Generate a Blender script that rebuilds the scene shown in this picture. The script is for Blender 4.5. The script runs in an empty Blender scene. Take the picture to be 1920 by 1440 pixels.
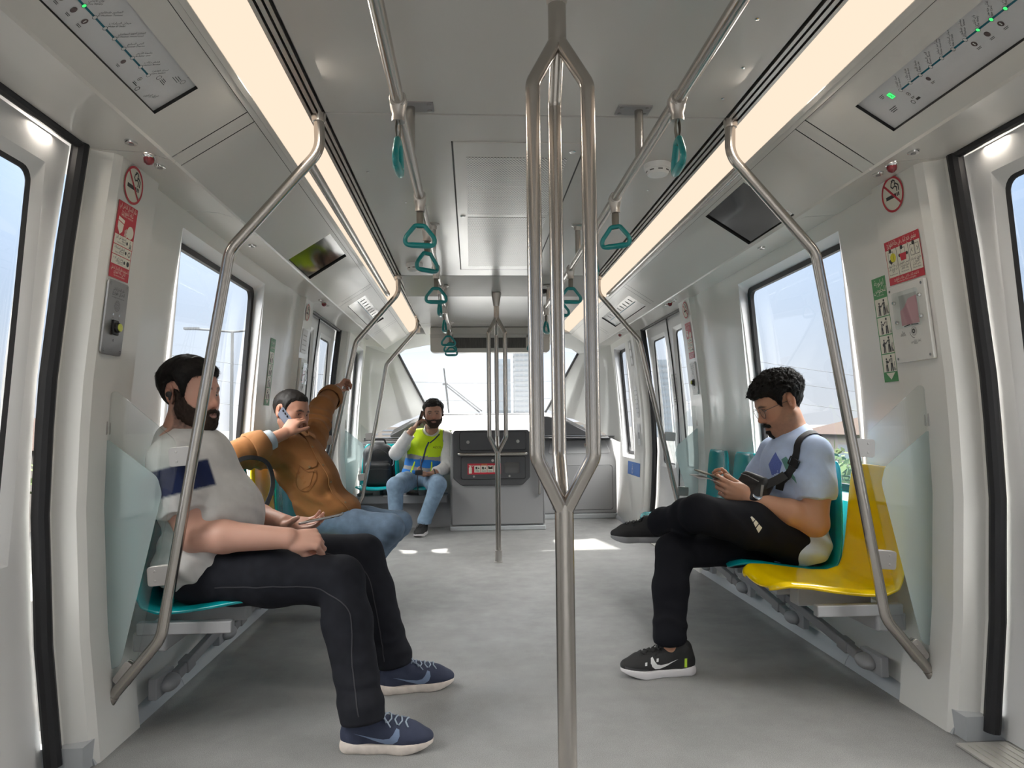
SKY, SUN, EXPO, COVE = 1.0, 3.5, 0.75, 75
import bpy, bmesh, math, random
import numpy as np
from mathutils import Vector, Matrix, Quaternion, noise as mnoise
random.seed(7)
PI = math.pi
SC = bpy.context.scene
COL = SC.collection
V = Vector

# ------------------------------------------------------------------ materials
MATS = {}
def _nt(name):
    m = bpy.data.materials.new(name); m.use_nodes = True
    nt = m.node_tree
    for n in list(nt.nodes): nt.nodes.remove(n)
    out = nt.nodes.new('ShaderNodeOutputMaterial')
    return m, nt, out
def s2l(h):
    h = h.lstrip('#'); c = [int(h[i:i+2], 16)/255 for i in (0, 2, 4)]
    return tuple((x/12.92 if x <= .04045 else ((x+.055)/1.055)**2.4) for x in c)
def principled(name, col, rough=.5, metal=0., bump=0., bscale=200., coat=0., var=0., vscale=6., sheen=0., sss=0.,
               stretch=None, spec=.5, rvar=0., attr=None, trans=0.):
    if name in MATS: return MATS[name]
    m, nt, out = _nt(name)
    b = nt.nodes.new('ShaderNodeBsdfPrincipled')
    if isinstance(col, str): col = s2l(col)
    b.inputs['Base Color'].default_value = (*col, 1)
    b.inputs['Roughness'].default_value = rough
    b.inputs['Metallic'].default_value = metal
    b.inputs['Specular IOR Level'].default_value = spec
    if coat: b.inputs['Coat Weight'].default_value = coat; b.inputs['Coat Roughness'].default_value = .08
    if sheen: b.inputs['Sheen Weight'].default_value = sheen
    if sss:
        b.inputs['Subsurface Weight'].default_value = sss
        b.inputs['Subsurface Radius'].default_value = (.012, .005, .003)
        b.inputs['Subsurface Scale'].default_value = .6
    tc = nt.nodes.new('ShaderNodeTexCoord')
    src = tc.outputs['Object']
    if stretch:
        mp = nt.nodes.new('ShaderNodeMapping'); mp.inputs['Scale'].default_value = stretch
        nt.links.new(src, mp.inputs['Vector']); src = mp.outputs['Vector']
    colout = None
    if attr:
        a = nt.nodes.new('ShaderNodeAttribute'); a.attribute_name = attr
        colout = a.outputs['Color']
    if var:
        n = nt.nodes.new('ShaderNodeTexNoise'); n.inputs['Scale'].default_value = vscale; n.inputs['Detail'].default_value = 6
        nt.links.new(src, n.inputs['Vector'])
        mx = nt.nodes.new('ShaderNodeMix'); mx.data_type = 'RGBA'; mx.blend_type = 'MULTIPLY'
        mr = nt.nodes.new('ShaderNodeMapRange'); mr.inputs[1].default_value = .3; mr.inputs[2].default_value = .7
        mr.inputs[3].default_value = 1-var; mr.inputs[4].default_value = 1+var*.6
        nt.links.new(n.outputs['Fac'], mr.inputs[0])
        cc = nt.nodes.new('ShaderNodeCombineColor')
        for i in range(3): nt.links.new(mr.outputs[0], cc.inputs[i])
        mx.inputs[0].default_value = 1
        if colout: nt.links.new(colout, mx.inputs[6])
        else: mx.inputs[6].default_value = (*col, 1)
        nt.links.new(cc.outputs[0], mx.inputs[7])
        colout = mx.outputs[2]
    if colout: nt.links.new(colout, b.inputs['Base Color'])
    if rvar:
        n2 = nt.nodes.new('ShaderNodeTexNoise'); n2.inputs['Scale'].default_value = vscale*.7; n2.inputs['Detail'].default_value = 5
        nt.links.new(src, n2.inputs['Vector'])
        mr2 = nt.nodes.new('ShaderNodeMapRange'); mr2.inputs[1].default_value = .3; mr2.inputs[2].default_value = .7
        mr2.inputs[3].default_value = max(.02, rough-rvar); mr2.inputs[4].default_value = rough+rvar
        nt.links.new(n2.outputs['Fac'], mr2.inputs[0]); nt.links.new(mr2.outputs[0], b.inputs['Roughness'])
    if bump:
        n3 = nt.nodes.new('ShaderNodeTexNoise'); n3.inputs['Scale'].default_value = bscale; n3.inputs['Detail'].default_value = 3
        nt.links.new(src, n3.inputs['Vector'])
        bp = nt.nodes.new('ShaderNodeBump'); bp.inputs['Strength'].default_value = bump; bp.inputs['Distance'].default_value = .002
        nt.links.new(n3.outputs['Fac'], bp.inputs['Height']); nt.links.new(bp.outputs[0], b.inputs['Normal'])
    nt.links.new(b.outputs[0], out.inputs[0])
    MATS[name] = m
    return m
def emission(name, col, s):
    if name in MATS: return MATS[name]
    m, nt, out = _nt(name)
    e = nt.nodes.new('ShaderNodeEmission'); e.inputs[0].default_value = (*col, 1); e.inputs[1].default_value = s
    nt.links.new(e.outputs[0], out.inputs[0]); MATS[name] = m
    return m
def glassy(name, tint=(1, 1, 1), refl=.08, rough=0., film=0., filmcol=(.8, .88, .9), dirt=0.):
    """thin pane: mostly transparent, a Fresnel reflection, optionally a milky film that scatters light"""
    if name in MATS: return MATS[name]
    m, nt, out = _nt(name)
    t = nt.nodes.new('ShaderNodeBsdfTransparent'); t.inputs[0].default_value = (*tint, 1)
    g = nt.nodes.new('ShaderNodeBsdfGlossy'); g.inputs['Roughness'].default_value = rough
    lw = nt.nodes.new('ShaderNodeLayerWeight'); lw.inputs[0].default_value = .5
    pw = nt.nodes.new('ShaderNodeMath'); pw.operation = 'POWER'; pw.inputs[1].default_value = 5.; nt.links.new(lw.outputs['Facing'], pw.inputs[0])
    fr = nt.nodes.new('ShaderNodeMath'); fr.operation = 'MULTIPLY_ADD'; fr.inputs[1].default_value = .85; fr.inputs[2].default_value = refl*.6; nt.links.new(pw.outputs[0], fr.inputs[0])
    mx = nt.nodes.new('ShaderNodeMixShader')
    cur = t.outputs[0]
    if film or dirt:
        d = nt.nodes.new('ShaderNodeBsdfDiffuse'); d.inputs[0].default_value = (*filmcol, 1)
        tr = nt.nodes.new('ShaderNodeBsdfTranslucent'); tr.inputs[0].default_value = (*filmcol, 1)
        ad = nt.nodes.new('ShaderNodeMixShader'); ad.inputs[0].default_value = .5
        nt.links.new(d.outputs[0], ad.inputs[1]); nt.links.new(tr.outputs[0], ad.inputs[2])
        m2 = nt.nodes.new('ShaderNodeMixShader'); m2.inputs[0].default_value = film or dirt
        nt.links.new(cur, m2.inputs[1]); nt.links.new(ad.outputs[0], m2.inputs[2]); cur = m2.outputs[0]
    nt.links.new(fr.outputs[0], mx.inputs[0]); nt.links.new(cur, mx.inputs[1]); nt.links.new(g.outputs[0], mx.inputs[2])
    nt.links.new(mx.outputs[0], out.inputs[0]); MATS[name] = m
    return m

def steel_mat():
    m = principled('brushed_steel', (.47, .44, .41), rough=.25, metal=1.)
    return m
STEEL = steel_mat()
ALU = principled('aluminium_trim', (.52, .50, .48), rough=.34, metal=1.)
CHROME = principled('chrome', (.7, .7, .7), rough=.12, metal=1.)
CLAMPM = principled('satin_clamp_steel', (.50, .48, .46), rough=.4, metal=1.)
WHITE = principled('white_lining', (.80, .79, .755), rough=.3, coat=.25, var=.03, vscale=2.)
DOORW = principled('door_white', (.78, .78, .78), rough=.35, coat=.15)
JAMBW = principled('jamb_white', (.82, .82, .83), rough=.4)
CEILM = principled('ceiling_panel', (.56, .545, .52), rough=.27, coat=.15, var=.02, vscale=1.5)
COVEM = principled('cove_panel', (.62, .60, .565), rough=.35, coat=.2)
RUB = principled('black_rubber', (.012, .012, .014), rough=.55)
BLACK = principled('black_gap', (.01, .01, .01), rough=.6)
GASK = principled('window_gasket', (.015, .015, .017), rough=.4)
TEAL = principled('teal_plastic', (.0, .33, .36), rough=.17, coat=.4)
TEALH = principled('teal_handle', (.0, .23, .24), rough=.3, coat=.3)
YELLOW = principled('yellow_plastic', (.93, .64, .0), rough=.2, coat=.25)
GREYP = principled('grey_plastic', (.36, .36, .37), rough=.45, bump=.05)
GREYD = principled('dark_grey_plastic', (.085, .085, .09), rough=.42, bump=.06)
GREYM = principled('mid_grey_metal', (.27, .265, .27), rough=.45)
BASEG = principled('skirting_grey', (.47, .49, .51), rough=.4)
STRAPM = principled('strap_webbing', (.20, .18, .15), rough=.7)
BLACKP = principled('black_plastic', (.012, .012, .013), rough=.3)
SCREEN = principled('dark_screen', (.012, .013, .014), rough=.06, coat=.5)
RED = principled('sign_red', (.55, .03, .05), rough=.35)
GREEN = principled('sign_green', (.07, .29, .10), rough=.4)
SIGNW = principled('sign_cream', (.80, .77, .66), rough=.4)
INK = principled('sign_ink', (.03, .03, .03), rough=.5)
BLUE = principled('sign_blue', (.03, .15, .50), rough=.4)
SWHITE = principled('sign_white', (.85, .85, .85), rough=.4)
LED = emission('warm_led_diffuser', (1., .81, .63), .62)
GLASS = glassy('window_glass', (.97, .985, .99), dirt=.03, filmcol=(.8, .85, .9))
GLASSP = glassy('partition_glass', (.96, .98, .975))
FILM = glassy('frosted_film', (.9, .96, .96), film=.42, filmcol=(.72, .80, .80))

# ------------------------------------------------------------------ mesh builder
class MB:
    def __init__(s): s.v = []; s.f = []; s.m = []; s.cur = 0
    def mat(s, i): s.cur = i; return s
    def add(s, vs, fs):
        b = len(s.v); s.v += [tuple(x) for x in vs]
        for f in fs: s.f.append(tuple(b+i for i in f)); s.m.append(s.cur)
    def box(s, x0, x1, y0, y1, z0, z1):
        s.add([(x0,y0,z0),(x1,y0,z0),(x1,y1,z0),(x0,y1,z0),(x0,y0,z1),(x1,y0,z1),(x1,y1,z1),(x0,y1,z1)],
              [(0,3,2,1),(4,5,6,7),(0,1,5,4),(1,2,6,5),(2,3,7,6),(3,0,4,7)]); return s
    def obox(s, c, ex, ey, ez):
        c, ex, ey, ez = V(c), V(ex), V(ey), V(ez)
        vs = [c+ex*i+ey*j+ez*k for k in (-1,1) for j in (-1,1) for i in (-1,1)]
        s.add(vs, [(0,2,3,1),(4,5,7,6),(0,1,5,4),(1,3,7,5),(3,2,6,7),(2,0,4,6)]); return s
    def tube(s, pts, r, n=16, cap=True, closed=False, sx=1., up=None):
        pts = [V(p) for p in pts]; N = len(pts)
        rs = r if isinstance(r, (list, tuple)) else [r]*N
        T = []
        for i in range(N):
            if closed: t = pts[(i+1) % N]-pts[i-1]
            else: t = pts[min(i+1, N-1)]-pts[max(i-1, 0)]
            T.append(t.normalized())
        a = V(up) if up else (V((0,0,1)) if abs(T[0].z) < .9 else V((1,0,0)))
        u = (a-T[0]*a.dot(T[0])).normalized(); vs = []
        for i in range(N):
            if i: 
                q = T[i-1].rotation_difference(T[i]); u = q @ u
                u = (u-T[i]*u.dot(T[i])).normalized()
            w = T[i].cross(u)
            for k in range(n):
                an = 2*PI*k/n
                vs.append(pts[i]+(u*math.cos(an)+w*math.sin(an)*sx)*rs[i])
        fs = []
        for i in range(N if closed else N-1):
            j = (i+1) % N
            for k in range(n):
                k2 = (k+1) % n
                fs.append((i*n+k, i*n+k2, j*n+k2, j*n+k))
        if cap and not closed:
            fs.append(tuple(range(n-1, -1, -1))); fs.append(tuple((N-1)*n+k for k in range(n)))
        s.add(vs, fs); return s
    def lathe(s, prof, o, axis=(0,0,1), n=24):
        ax = V(axis).normalized(); a = V((0,0,1)) if abs(ax.z) < .9 else V((1,0,0))
        u = (a-ax*a.dot(ax)).normalized(); w = ax.cross(u); o = V(o); vs = []; fs = []
        for (r, h) in prof:
            for k in range(n):
                an = 2*PI*k/n; vs.append(o+ax*h+(u*math.cos(an)+w*math.sin(an))*r)
        for i in range(len(prof)-1):
            for k in range(n):
                k2 = (k+1) % n; fs.append((i*n+k, i*n+k2, (i+1)*n+k2, (i+1)*n+k))
        fs.append(tuple(range(n-1, -1, -1))); fs.append(tuple((len(prof)-1)*n+k for k in range(n)))
        s.add(vs, fs); return s
    def prism(s, pts, d):
        """closed planar outline (3-D points) pushed along d"""
        pts = [V(p) for p in pts]; d = V(d); n = len(pts)
        s.add(pts+[p+d for p in pts], [tuple(range(n-1,-1,-1)), tuple(range(n, 2*n))]+[(i,(i+1)%n,n+(i+1)%n,n+i) for i in range(n)]); return s
    def ring(s, outer, inner, d):
        o = [V(p) for p in outer]; i_ = [V(p) for p in inner]; d = V(d); n = len(o)
        vs = o+i_+[p+d for p in o]+[p+d for p in i_]; fs = []
        for k in range(n):
            k2 = (k+1) % n
            fs += [(k, k2, n+k2, n+k), (2*n+k, 3*n+k, 3*n+k2, 2*n+k2), (k, 2*n+k, 2*n+k2, k2), (n+k, n+k2, 3*n+k2, 3*n+k)]
        s.add(vs, fs); return s
    def sheet(s, nu, nv, fn, skip=None, wrap=False):
        vs = [fn(i/nu, j/nv) for i in range(nu+1) for j in range(nv+1)]
        fs = []
        for i in range(nu):
            for j in range(nv):
                if skip and skip(i, j): continue
                fs.append((i*(nv+1)+j, (i+1)*(nv+1)+j, (i+1)*(nv+1)+j+1, i*(nv+1)+j+1))
        s.add(vs, fs); return s
    def ellipsoid(s, c, rx, ry, rz, nu=20, nv=12, R=None):
        c = V(c); vs = []; fs = []
        for i in range(nv+1):
            th = PI*i/nv
            for k in range(nu):
                ph = 2*PI*k/nu
                p = V((rx*math.sin(th)*math.cos(ph), ry*math.sin(th)*math.sin(ph), rz*math.cos(th)))
                if R is not None: p = R @ p
                vs.append(c+p)
        for i in range(nv):
            for k in range(nu):
                k2 = (k+1) % nu; fs.append((i*nu+k, (i+1)*nu+k, (i+1)*nu+k2, i*nu+k2))
        s.add(vs, fs); return s
    def build(s, name, mats, parent=None, smooth=35, bevel=0., bseg=2, subsurf=0, solid=0., merge=0., loc=None, recalc=True):
        me = bpy.data.meshes.new(name); me.from_pydata(s.v, [], s.f)
        if not isinstance(mats, (list, tuple)): mats = [mats]
        for m in mats: me.materials.append(m)
        me.polygons.foreach_set('material_index', s.m)
        bm = bmesh.new(); bm.from_mesh(me)
        if merge: bmesh.ops.remove_doubles(bm, verts=bm.verts, dist=merge)
        if recalc: bmesh.ops.recalc_face_normals(bm, faces=bm.faces)
        bm.to_mesh(me); bm.free(); me.update()
        if smooth is not None:
            me.shade_smooth()
            if smooth < 180: me.set_sharp_from_angle(angle=math.radians(smooth))
        o = bpy.data.objects.new(name, me); COL.objects.link(o)
        if parent: o.parent = parent
        if parent is not None and parent.type == 'EMPTY':
            o.matrix_parent_inverse = parent.matrix_basis.inverted()
        elif parent is not None:
            p = parent; M = p.matrix_basis.copy()
            while p.parent: p = p.parent; M = p.matrix_basis @ M if p.type != 'EMPTY' else M
            o.matrix_parent_inverse = parent.matrix_basis.inverted() if parent.matrix_basis != Matrix() else Matrix()
        if solid: md = o.modifiers.new('solid', 'SOLIDIFY'); md.thickness = solid; md.offset = 0
        if bevel:
            md = o.modifiers.new('bevel', 'BEVEL'); md.width = bevel; md.segments = bseg; md.limit_method = 'ANGLE'; md.angle_limit = math.radians(40)
        if subsurf: md = o.modifiers.new('sub', 'SUBSURF'); md.levels = subsurf; md.render_levels = subsurf
        return o
def tag(o, label, cat, group=None):
    o['label'] = label; o['category'] = cat
    if group: o['group'] = group
    return o
def struct(o): o['kind'] = 'structure'; return o
def empty(name, loc, label, cat, group=None):
    o = bpy.data.objects.new(name, None); o.location = loc; o.empty_display_size = .1; COL.objects.link(o)
    return tag(o, label, cat, group)
def dup(root, label=None, group=None, M=None):
    """copy of a thing with its parts and sub-parts, placed with the matrix M applied to the original"""
    def rec(o, parent):
        c = o.copy(); COL.objects.link(c)
        if parent is not None: c.parent = parent; c.matrix_parent_inverse = o.matrix_parent_inverse.copy()
        for ch in [x for x in bpy.data.objects if x.parent == o]: rec(ch, c)
        return c
    r = rec(root, None)
    if M is not None: r.matrix_basis = M @ root.matrix_basis
    if label: r['label'] = label
    if group: r['group'] = group
    return r
def fillet(pts, rad, seg=8):
    pts = [V(p) for p in pts]; out = [pts[0]]
    rad = rad if isinstance(rad, (list, tuple)) else [rad]*len(pts)
    for i in range(1, len(pts)-1):
        a, b, c = pts[i-1], pts[i], pts[i+1]
        u = (a-b).normalized(); w = (c-b).normalized(); an = u.angle(w)
        if an > PI-.01: out.append(b); continue
        r = rad[i]; t = min(r/math.tan(an/2), (a-b).length*.48, (c-b).length*.48); r = t*math.tan(an/2)
        n = (u+w).normalized(); o = b+n*(r/math.sin(an/2))
        p0 = b+u*t; p1 = b+w*t; d0 = p0-o; d1 = p1-o; tot = d0.angle(d1); axis = d0.cross(d1).normalized()
        for k in range(seg+1): out.append(o+Quaternion(axis, tot*k/seg) @ d0)
    out.append(pts[-1]); return out
def rrect(x0, x1, y0, y1, r, seg=5):
    out = []
    for (cx, cy, a0) in ((x1-r, y1-r, 0), (x0+r, y1-r, 90), (x0+r, y0+r, 180), (x1-r, y0+r, 270)):
        for k in range(seg+1):
            a = math.radians(a0+90*k/seg); out.append((cx+r*math.cos(a), cy+r*math.sin(a)))
    return out
def rpoly(pts, rad, seg=5):
    """rounded 2-D polygon"""
    n = len(pts); out = []
    for i in range(n):
        a, b, c = V((*pts[i-1], 0)), V((*pts[i], 0)), V((*pts[(i+1) % n], 0))
        r = rad[i] if isinstance(rad, (list, tuple)) else rad
        if r <= 0: out.append((b.x, b.y)); continue
        f = fillet([a, b, c], r, seg)[1:-1]; out += [(p.x, p.y) for p in f]
    return out
def lerp(a, b, t): return a+(b-a)*t
def interp(x, xs, ys):
    return float(np.interp(x, xs, ys))

# ------------------------------------------------------------------ lettering
_AR = {'ا':('ﺍ','ﺎ',0,0),'أ':('ﺃ','ﺄ',0,0),'إ':('ﺇ','ﺈ',0,0),'آ':('ﺁ','ﺂ',0,0),'د':('ﺩ','ﺪ',0,0),'ذ':('ﺫ','ﺬ',0,0),'ر':('ﺭ','ﺮ',0,0),'ز':('ﺯ','ﺰ',0,0),
 'و':('ﻭ','ﻮ',0,0),'ة':('ﺓ','ﺔ',0,0),'ى':('ﻯ','ﻰ',0,0),'ء':('ﺀ','ﺀ',0,0),
 'ب':('ﺏ','ﺐ','ﺑ','ﺒ'),'ت':('ﺕ','ﺖ','ﺗ','ﺘ'),'ث':('ﺙ','ﺚ','ﺛ','ﺜ'),'ج':('ﺝ','ﺞ','ﺟ','ﺠ'),'ح':('ﺡ','ﺢ','ﺣ','ﺤ'),'خ':('ﺥ','ﺦ','ﺧ','ﺨ'),
 'س':('ﺱ','ﺲ','ﺳ','ﺴ'),'ش':('ﺵ','ﺶ','ﺷ','ﺸ'),'ص':('ﺹ','ﺺ','ﺻ','ﺼ'),'ض':('ﺽ','ﺾ','ﺿ','ﻀ'),'ط':('ﻁ','ﻂ','ﻃ','ﻄ'),'ظ':('ﻅ','ﻆ','ﻇ','ﻈ'),
 'ع':('ﻉ','ﻊ','ﻋ','ﻌ'),'غ':('ﻍ','ﻎ','ﻏ','ﻐ'),'ف':('ﻑ','ﻒ','ﻓ','ﻔ'),'ق':('ﻕ','ﻖ','ﻗ','ﻘ'),'ك':('ﻙ','ﻚ','ﻛ','ﻜ'),'ل':('ﻝ','ﻞ','ﻟ','ﻠ'),
 'م':('ﻡ','ﻢ','ﻣ','ﻤ'),'ن':('ﻥ','ﻦ','ﻧ','ﻨ'),'ه':('ﻩ','ﻪ','ﻫ','ﻬ'),'ي':('ﻱ','ﻲ','ﻳ','ﻴ')}
def shape_ar(t):
    """join Arabic letters and put them in visual order"""
    out = []; prev = False
    for i, ch in enumerate(t):
        if ch not in _AR: out.append(ch); prev = False; continue
        iso, fin, ini, med = _AR[ch]
        nxt = i+1 < len(t) and t[i+1] in _AR and t[i+1] != 'ء'
        if prev: g = med if (med and nxt) else fin
        else: g = ini if (ini and nxt) else iso
        out.append(g); prev = bool(ini)
    return ''.join(reversed(out))
_TX = {}
def text_mesh(body):
    if body in _TX: return _TX[body]
    s = shape_ar(body) if any(c in _AR for c in body) else body
    c = bpy.data.curves.new('tmp', 'FONT'); c.body = s; c.resolution_u = 2; c.align_x = 'LEFT'
    o = bpy.data.objects.new('tmp', c); COL.objects.link(o)
    bpy.context.view_layer.update()
    me = bpy.data.meshes.new_from_object(o.evaluated_get(bpy.context.evaluated_depsgraph_get()))
    vs = [tuple(v.co) for v in me.vertices]; fs = [tuple(p.vertices) for p in me.polygons]
    bpy.data.objects.remove(o); bpy.data.curves.remove(c); bpy.data.meshes.remove(me)
    xs = [v[0] for v in vs] or [0]; w = max(xs)-min(xs); x0 = min(xs)
    vs = [(v[0]-x0, v[1]) for v in vs]
    _TX[body] = (vs, fs, w); return _TX[body]
class Art:
    """flat artwork (print) laid on a surface: P(u,v,h) -> point; every mark is a thin raised film of ink"""
    def __init__(s, P): s.P = P; s.mb = MB(); s.layer = 0
    def poly(s, pts, m, h=.0006):
        s.mb.mat(m); n = len(pts)
        s.mb.add([s.P(u, v, h) for u, v in pts], [tuple(range(n))]); return s
    def rect(s, x0, x1, y0, y1, m, h=.0006, nv=1):
        s.mb.mat(m); nv = max(nv, int(math.ceil(abs(y1-y0)/.03)))
        for k in range(nv):
            a, b = lerp(y0, y1, k/nv), lerp(y0, y1, (k+1)/nv)
            s.mb.add([s.P(x0, a, h), s.P(x1, a, h), s.P(x1, b, h), s.P(x0, b, h)], [(0,1,2,3)])
        return s
    def frame(s, x0, x1, y0, y1, t, m, h=.0008):
        s.rect(x0, x1, y0, y0+t, m, h); s.rect(x0, x1, y1-t, y1, m, h); s.rect(x0, x0+t, y0, y1, m, h); s.rect(x1-t, x1, y0, y1, m, h); return s
    def disc(s, cx, cy, r, m, h=.0008, n=20, ry=None):
        ry = ry or r
        s.poly([(cx+r*math.cos(2*PI*k/n), cy+ry*math.sin(2*PI*k/n)) for k in range(n)], m, h); return s
    def annulus(s, cx, cy, r0, r1, m, h=.0008, n=28, a0=0, a1=2*PI):
        s.mb.mat(m)
        for k in range(n):
            a, b = lerp(a0, a1, k/n), lerp(a0, a1, (k+1)/n)
            s.mb.add([s.P(cx+r*math.cos(t), cy+r*math.sin(t), h) for r, t in ((r0,a),(r1,a),(r1,b),(r0,b))], [(0,1,2,3)])
        return s
    def line(s, pts, w, m, h=.001):
        s.mb.mat(m)
        for (a, b) in zip(pts[:-1], pts[1:]):
            d = V((b[0]-a[0], b[1]-a[1])); l = d.length or 1; nx, ny = -d.y/l*w/2, d.x/l*w/2; ex, ey = d.x/l*w*.3, d.y/l*w*.3
            s.mb.add([s.P(a[0]+nx-ex, a[1]+ny-ey, h), s.P(a[0]-nx-ex, a[1]-ny-ey, h), s.P(b[0]-nx+ex, b[1]-ny+ey, h), s.P(b[0]+nx+ex, b[1]+ny+ey, h)], [(0,1,2,3)])
        return s
    def text(s, body, x, y, size, m, h=.001, align='C', rot=0., maxw=None, sx=1.):
        vs, fs, w = text_mesh(body); k = size
        if maxw and w*k*sx > maxw: sx = maxw/(w*k)
        ox = {'L': 0, 'C': -w*k*sx/2, 'R': -w*k*sx}[align]; c, sn = math.cos(rot), math.sin(rot)
        pts = []
        for vx, vy in vs:
            px, py = vx*k*sx+ox, vy*k
            pts.append(s.P(x+px*c-py*sn, y+px*sn+py*c, h))
        s.mb.mat(m); s.mb.add(pts, fs); return s
    def build(s, name, mats, parent=None):
        return s.mb.build(name, mats, parent, smooth=None, recalc=False)
# ================================================================== camera
def make_camera():
    f, cx, cy = 1331., 960., 720.
    def nrm(a): return V(a).normalized()
    yv = nrm(((884-cx)/f, (798-cy)/f, 1.)); up0 = V((-.007, -1., 0.))
    zv = (up0-yv*up0.dot(yv)).normalized(); xv = yv.cross(zv)
    # camera axes in world coordinates (camera space here: x right, y down, z forward)
    def toW(c): c = V(c); return V((c.dot(xv), c.dot(yv), c.dot(zv)))
    R = toW((1,0,0)); U = toW((0,-1,0)); B = toW((0,0,-1))
    M = Matrix(((R.x,U.x,B.x,-.2),(R.y,U.y,B.y,0.),(R.z,U.z,B.z,1.),(0,0,0,1)))
    c = bpy.data.cameras.new('camera'); c.sensor_width = 36; c.lens = f/1920*36; c.clip_start = .05; c.clip_end = 4000
    o = bpy.data.objects.new('camera', c); COL.objects.link(o); o.matrix_world = M; SC.camera = o
make_camera()

# ================================================================== shell
PZ = [-.1, 0, .37, .75, 1.0, 1.15, 1.55, 1.9]; PD = [-.058, -.055, -.015, .005, 0, -.007, -.045, -.088]
def prof(z): return interp(z, PZ, PD)
def plan_section(a, b):
    """plan line of the wall between two doorways: (Y, X at z=1)"""
    return [(a,1.455),(a+.03,1.452),(a+.05,1.392),(a+.075,1.376),(a+.325,1.374),(a+.36,1.405),(a+.55,1.41),(b-.78,1.41),(b-.62,1.395),(b-.42,1.404),(b-.36,1.402),(b-.325,1.374),(b-.075,1.376),(b-.05,1.392),(b-.03,1.452),(b,1.455)]
D1 = (.84, 2.19); D2 = (5.07, 6.42); D0 = (-3.4, -2.05)
PLAN = [(-3.4,1.455)]+[]
SEC = {'B': plan_section(D0[1], D1[0]), 'A': plan_section(D1[1], D2[0]),
       'C': [(6.42,1.455),(6.45,1.452),(6.47,1.392),(6.495,1.378),(6.8,1.380),(7.62,1.40)]}
WIN = {'A': (2.84, 3.96, .66, 1.795), 'B': (-1.3, -.18, .66, 1.795), 'C': (6.86, 7.46, .66, 1.80)}
def planx(sec, Y):
    p = SEC[sec]; return interp(Y, [a for a, _ in p], [b for _, b in p])
def W(s, sec, Y, z, off=0.): return V((s*(planx(sec, Y)+prof(z)+off), Y, z))
ZTOP = 1.868
def wall(s, name):
    mb = MB()
    zs0 = sorted(set([0,.09,.2,.37,.5,.66,.75,.9,1.0,1.15,1.3,1.45,1.55,1.7,1.795,1.80,1.84,ZTOP]))
    for sec in SEC:
        w = WIN[sec]; p = SEC[sec]
        ys = [a for a, _ in p]
        for k in range(len(p)-1):
            n = max(1, int((p[k+1][0]-p[k][0])/.08))
            ys += [lerp(p[k][0], p[k+1][0], i/n) for i in range(n)]
        ys += [w[0], w[1]]; ys = sorted(set(round(y, 4) for y in ys))
        zs = sorted(set(zs0+[w[2], w[3]]))
        mb.sheet(len(ys)-1, len(zs)-1, lambda u, v: W(s, sec, ys[int(round(u*(len(ys)-1)))], zs[int(round(v*(len(zs)-1)))]),
                 skip=lambda i, j: w[0] <= (ys[i]+ys[i+1])/2 <= w[1] and w[2] <= (zs[j]+zs[j+1])/2 <= w[3])
    # panel joint lines, outer skin above and below the openings
    return struct(mb.build(name, WHITE, smooth=28))
wall_l = wall(-1, 'wall_left'); wall_r = wall(1, 'wall_right')

def window(n, s, sec):
    y0, y1, z0, z1 = WIN[sec]
    root = empty('window_%d' % n, (0,0,0), 'x', 'window'); del root['label']; del root['category']; root['kind'] = 'structure'
    seg = 6
    # reveal: from the cut edge in the lining back to the glass plane
    outer = rrect(y0, y1, z0, z1, .012, seg); inner = rrect(y0+.03, y1+.055, z0+.03, z1-.02, .06, seg)
    mb = MB(); N = len(outer)
    o3 = [W(s, sec, y, z) for y, z in outer]; i3 = [W(s, sec, y, z, .075) for y, z in inner]
    # corner fillers in the wall plane
    mb.add(o3+i3, [(k, (k+1) % N, N+(k+1) % N, N+k) for k in range(N)])
    mb.build('reveal', JAMBW, root, smooth=30)
    g0 = rrect(y0+.03, y1+.055, z0+.03, z1-.02, .06, seg); g1 = rrect(y0+.06, y1+.012, z0+.06, z1-.045, .05, seg)
    mb = MB(); a = [W(s, sec, y, z, .074) for y, z in g0]; b = [W(s, sec, y, z, .066) for y, z in g0]; c = [W(s, sec, y, z, .066) for y, z in g1]; d = [W(s, sec, y, z, .086) for y, z in g1]
    vs = a+b+c+d; fs = []
    for r in range(3): fs += [(r*N+k, r*N+(k+1) % N, (r+1)*N+(k+1) % N, (r+1)*N+k) for k in range(N)]
    mb.add(vs, fs); mb.build('gasket', GASK, root)
    mb = MB()
    mb.sheet(2, 12, lambda u, v: W(s, sec, lerp(y0+.02, y1+.05, u), lerp(z0+.02, z1-.03, v), .084))
    mb.build('pane', GLASS, root)
    return root
window(1, -1, 'A'); window(2, 1, 'A'); window(3, -1, 'B'); window(4, 1, 'B'); window(5, -1, 'C'); window(6, 1, 'C')

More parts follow.
